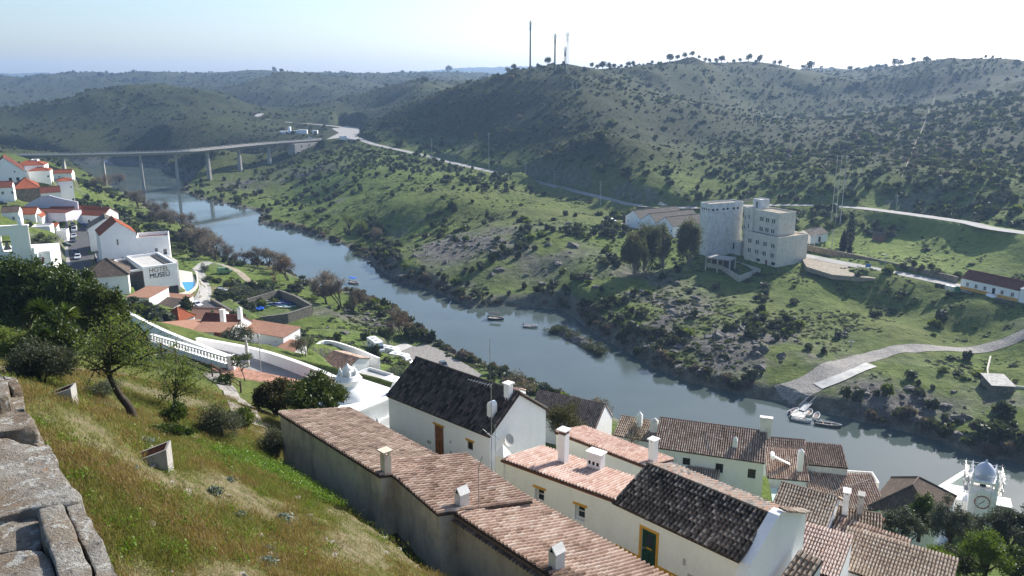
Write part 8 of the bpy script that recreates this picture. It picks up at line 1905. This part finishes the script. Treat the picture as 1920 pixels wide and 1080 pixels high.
scatter('grass', 'spring grass and herbs covering the castle slope', np.stack([gx_, gy_, gz_], -1), np.stack([gs]*3, -1), np.stack([0*gs, 0*gs, g.uniform(0, 6.28, len(gs))], -1), gk, msrc)
for k, (u, v) in enumerate(((400, 925), (530, 975), (448, 968), (432, 902), (498, 1057), (500, 1032), (663, 928), (272, 830), (250, 880), (432, 888), (810, 1045))):
    p = gp(u, v); g2 = np.random.default_rng(700+k); t_ = thing('thistle', 'low silvery thistle rosette on the castle slope', 'thistle', tuple(p), 0, 'thistles on the castle slope'); sz_ = [1.2, 1.3, .8, .7, 1.0, .7, .9, 1.1, .6, .6, .8][k]; C = g2.normal(size=(260, 3))*np.array([.14*sz_, .14*sz_, 0]); C[:, 2] = g2.uniform(.02, .2*sz_, 260)*np.exp(-(C[:, 0]**2+C[:, 1]**2)/.06); V, F = leaf_quads(C, .1*sz_, g2, .4); obj('leaves', np_mesh('leaves', V, F, LF_this), t_)
M_pst = simple('pale_slope_stone', (.36, .32, .26), .95, var=.3, scale=9, bumps=.4); STN = []
for k in range(3): me_ = RK[k].copy(); me_.materials.clear(); me_.materials.append(M_pst); STN.append(me_)
for k in range(130):
    a_, r_ = R(random.uniform(-34, 4)), random.uniform(13, 34); x, y = r_*math.sin(a_), r_*math.cos(a_)
    if any(inside(np.array([x]), np.array([y]), np.array(pg_))[0] for pg_, _, _ in PADS): continue
    o = obj('stone', STN[k % 3]); o.location = (x, y, H1(x, y)); s = random.uniform(.05, .26)**1.0; o.scale = (s*1.3, s, s*.7); o.rotation_euler = (0, 0, random.uniform(0, 6)); tag(o, 'loose pale stone lying in the slope grass', 'stone', 'loose stones on the castle slope')

# ================================================================== castle parapet and concrete shafts
m, nt, b = newmat('lichen_stone'); M_lich = m; P = worldpos(nt)
n1_, n2_, n3_, n4_ = noise(nt, 3.2, 8, .7, P), noise(nt, 34, 6, .75, P), noise(nt, 17, 5, .65, P, .6), noise(nt, 90, 4, .7, P)
base = ramp(nt, n1_.outputs[0], [(.3, (.13, .085, .05)), (.45, (.26, .20, .14)), (.6, (.36, .33, .28)), (.75, (.42, .40, .36))])
base = mix(nt, ramp(nt, n3_.outputs[0], [(.55, (0, 0, 0)), (.58, (.8, .8, .8))]), base, (.58, .57, .52))
base = mix(nt, ramp(nt, n2_.outputs[0], [(.56, (0, 0, 0)), (.66, (.85, .85, .85))]), base, (.055, .05, .045))
base = mix(nt, ramp(nt, noise(nt, 9, 5, .7, P, .4).outputs[0], [(.66, (0, 0, 0)), (.7, (.8, .8, .8))]), base, (.42, .17, .03))
nt.links.new(base, b.inputs['Base Color']); b.inputs['Roughness'].default_value = .95
bump(nt, b, math_(nt, 'ADD', math_(nt, 'MULTIPLY', n2_.outputs[0], 1.0), math_(nt, 'MULTIPLY', n4_.outputs[0], .5)), 1.0, .05)
cw_ = thing('castle_parapet', 'lichen covered castle parapet of big weathered stones in the corner', 'wall', (0, 0, 0))
ZT = 73.55
def stone_block(pix, z, th, seed, amp=.02):
    g = np.random.default_rng(seed); pg = [PZ(u, v, z) for u, v in pix]
    ar = sum(pg[k].x*pg[(k+1) % len(pg)].y-pg[(k+1) % len(pg)].x*pg[k].y for k in range(len(pg)))
    if ar < 0: pg = pg[::-1]
    bm = bmesh.new(); vs = [bm.verts.new(p) for p in pg]; f = bm.faces.new(vs); r = bmesh.ops.extrude_face_region(bm, geom=[f]); up = [v for v in r['geom'] if isinstance(v, bmesh.types.BMVert)]
    for v in vs: v.co.z -= th
    bmesh.ops.recalc_face_normals(bm, faces=bm.faces)
    bmesh.ops.bevel(bm, geom=[e for e in bm.edges], offset=.008, segments=2, affect='EDGES', profile=.6)
    bmesh.ops.triangulate(bm, faces=bm.faces)
    for _ in range(4): bmesh.ops.subdivide_edges(bm, edges=[e for e in bm.edges if e.calc_length() > .06], cuts=1, use_grid_fill=False); bmesh.ops.triangulate(bm, faces=bm.faces)
    co = np.array([v.co[:] for v in bm.verts]); d = fbm(co[:, 0]*5+seed, co[:, 1]*5+co[:, 2]*4, 5, .6)*amp*1.6+fbm(co[:, 0]*22+seed, co[:, 1]*22+co[:, 2]*13, 3)*amp*.35
    bm.normal_update()
    for v, k in zip(bm.verts, d): v.co += v.normal*float(k)
    me = bpy.data.meshes.new('stone'); bm.to_mesh(me); bm.free(); me.materials.append(M_lich); me.polygons.foreach_set('use_smooth', [True]*len(me.polygons)); return obj('stone', me, cw_)
blocks = [([(-120, 690), (2, 697), (14, 712), (18, 738), (-5, 745), (-120, 745)], .10), ([(4, 702), (30, 706), (40, 722), (22, 728), (10, 716)], .06), ([(-140, 746), (-4, 747), (22, 742), (42, 744), (50, 765), (62, 785), (66, 796), (30, 806), (-20, 812), (-140, 815)], .02),
 ([(30, 808), (66, 798), (78, 812), (86, 828), (70, 836), (40, 826), (22, 820)], -.06), ([(-160, 818), (16, 820), (40, 829), (72, 838), (90, 832), (106, 862), (128, 905), (151, 940), (84, 952), (40, 958), (-20, 975), (-160, 980)], .0),
 ([(72, 957), (116, 946), (140, 1000), (172, 1070), (176, 1120), (120, 1120), (100, 1050), (88, 1010)], .015), ([(119, 945), (152, 942), (186, 1000), (208, 1045), (236, 1100), (238, 1125), (180, 1125), (176, 1070), (143, 998)], .005), ([(-160, 982), (-20, 978), (66, 962), (84, 1010), (76, 1028), (30, 1032), (-160, 1052)], -.03), ([(-160, 1055), (30, 1036), (80, 1032), (98, 1055), (117, 1125), (-160, 1130)], -.01)]
for k, (px, dz) in enumerate(blocks): stone_block(px, ZT+dz, .3, 800+k, .012)
inner = [PZ(u, v, ZT-.12) for u, v in ((-170, 690), (5, 700), (60, 800), (145, 945), (225, 1100), (232, 1135), (-170, 1135))]
mb = MB(); mb.prism([(p.x, p.y) for p in inner][::-1], 60, ZT-.14); o = mb.build('wall_core', M_lich, cw_)
bm = bmesh.new(); bm.from_mesh(o.data); bmesh.ops.recalc_face_normals(bm, faces=bm.faces); bm.to_mesh(o.data); bm.free()
def shaft(label, u, v, w, yaw):
    p = gp(u, v); t = thing('concrete_shaft', label, 'shaft', (p.x, p.y, p.z), yaw); d = w*1.55; h0, h1 = w*.22, w*.74; th = w*.1
    mb = MB()
    def zt(y): return h0+(h1-h0)*(y+d/2)/d
    for x0, x1, y0, y1 in ((-w/2, -w/2+th, -d/2, d/2), (w/2-th, w/2, -d/2, d/2), (-w/2+th, w/2-th, -d/2, -d/2+th), (-w/2+th, w/2-th, d/2-th, d/2)):
        mb.prism([(x0, y0), (x1, y0), (x1, y1), (x0, y1)], -.5, [zt(y0), zt(y0), zt(y1), zt(y1)])
    mb.build('kerb', M_conc, t)
    mb = MB()
    for a_, c_ in (((-w/2+th, -d/2+th), (w/2-th, -d/2+th)), ((-w/2+th, d/2-th), (w/2-th, d/2-th)), ((-w/2+th, -d/2+th), (-w/2+th, d/2-th)), ((w/2-th, -d/2+th), (w/2-th, d/2-th))): mb.tube([(a_[0], a_[1], zt(a_[1])-.02), (c_[0], c_[1], zt(c_[1])-.02)], w*.028, 4)
    mb.build('rusty_frame', M_rust, t); mb = MB()
    for k in range(1, 14): x = -w/2+th+(w-2*th)*k/14; mb.tube([(x, -d/2+th, zt(-d/2+th)-.03), (x, d/2-th, zt(d/2-th)-.03)], .006, 3)
    for k in range(1, 10): y = -d/2+th+(d-2*th)*k/10; mb.tube([(-w/2+th, y, zt(y)-.035), (w/2-th, y, zt(y)-.035)], .006, 3)
    gr = mb.build('grating', M_rust, t); gr['kind'] = 'stuff'
    mb = MB(); mb.box(-w/2+th, w/2-th, -d/2+th, d/2-th, -.45, -.4); mb.build('shaft_floor', M_darkwall, t)
shaft('concrete shaft with rusty grating in the middle of the slope', 284, 866, .74, R(-78)); shaft('farther concrete shaft with grating near the dark bush', 114, 746, .55, R(-78))
# ------------------------------------------------------------------ haze
m = bpy.data.materials.new('haze'); m.use_nodes = True; nt = m.node_tree; nt.nodes.clear()
vo = nt.nodes.new('ShaderNodeVolumePrincipled'); vo.inputs['Color'].default_value = (.43, .64, 1, 1)
vo.inputs['Density'].default_value = 0.00015; vo.inputs['Anisotropy'].default_value = .35
out = nt.nodes.new('ShaderNodeOutputMaterial'); nt.links.new(vo.outputs[0], out.inputs['Volume'])
hz = MB(); hz.box(-6100, 6100, -6100, 6100, -60, 215)
ho = hz.build('haze', m); tag(ho, 'thin blue haze over the valley', None, None, 'stuff')
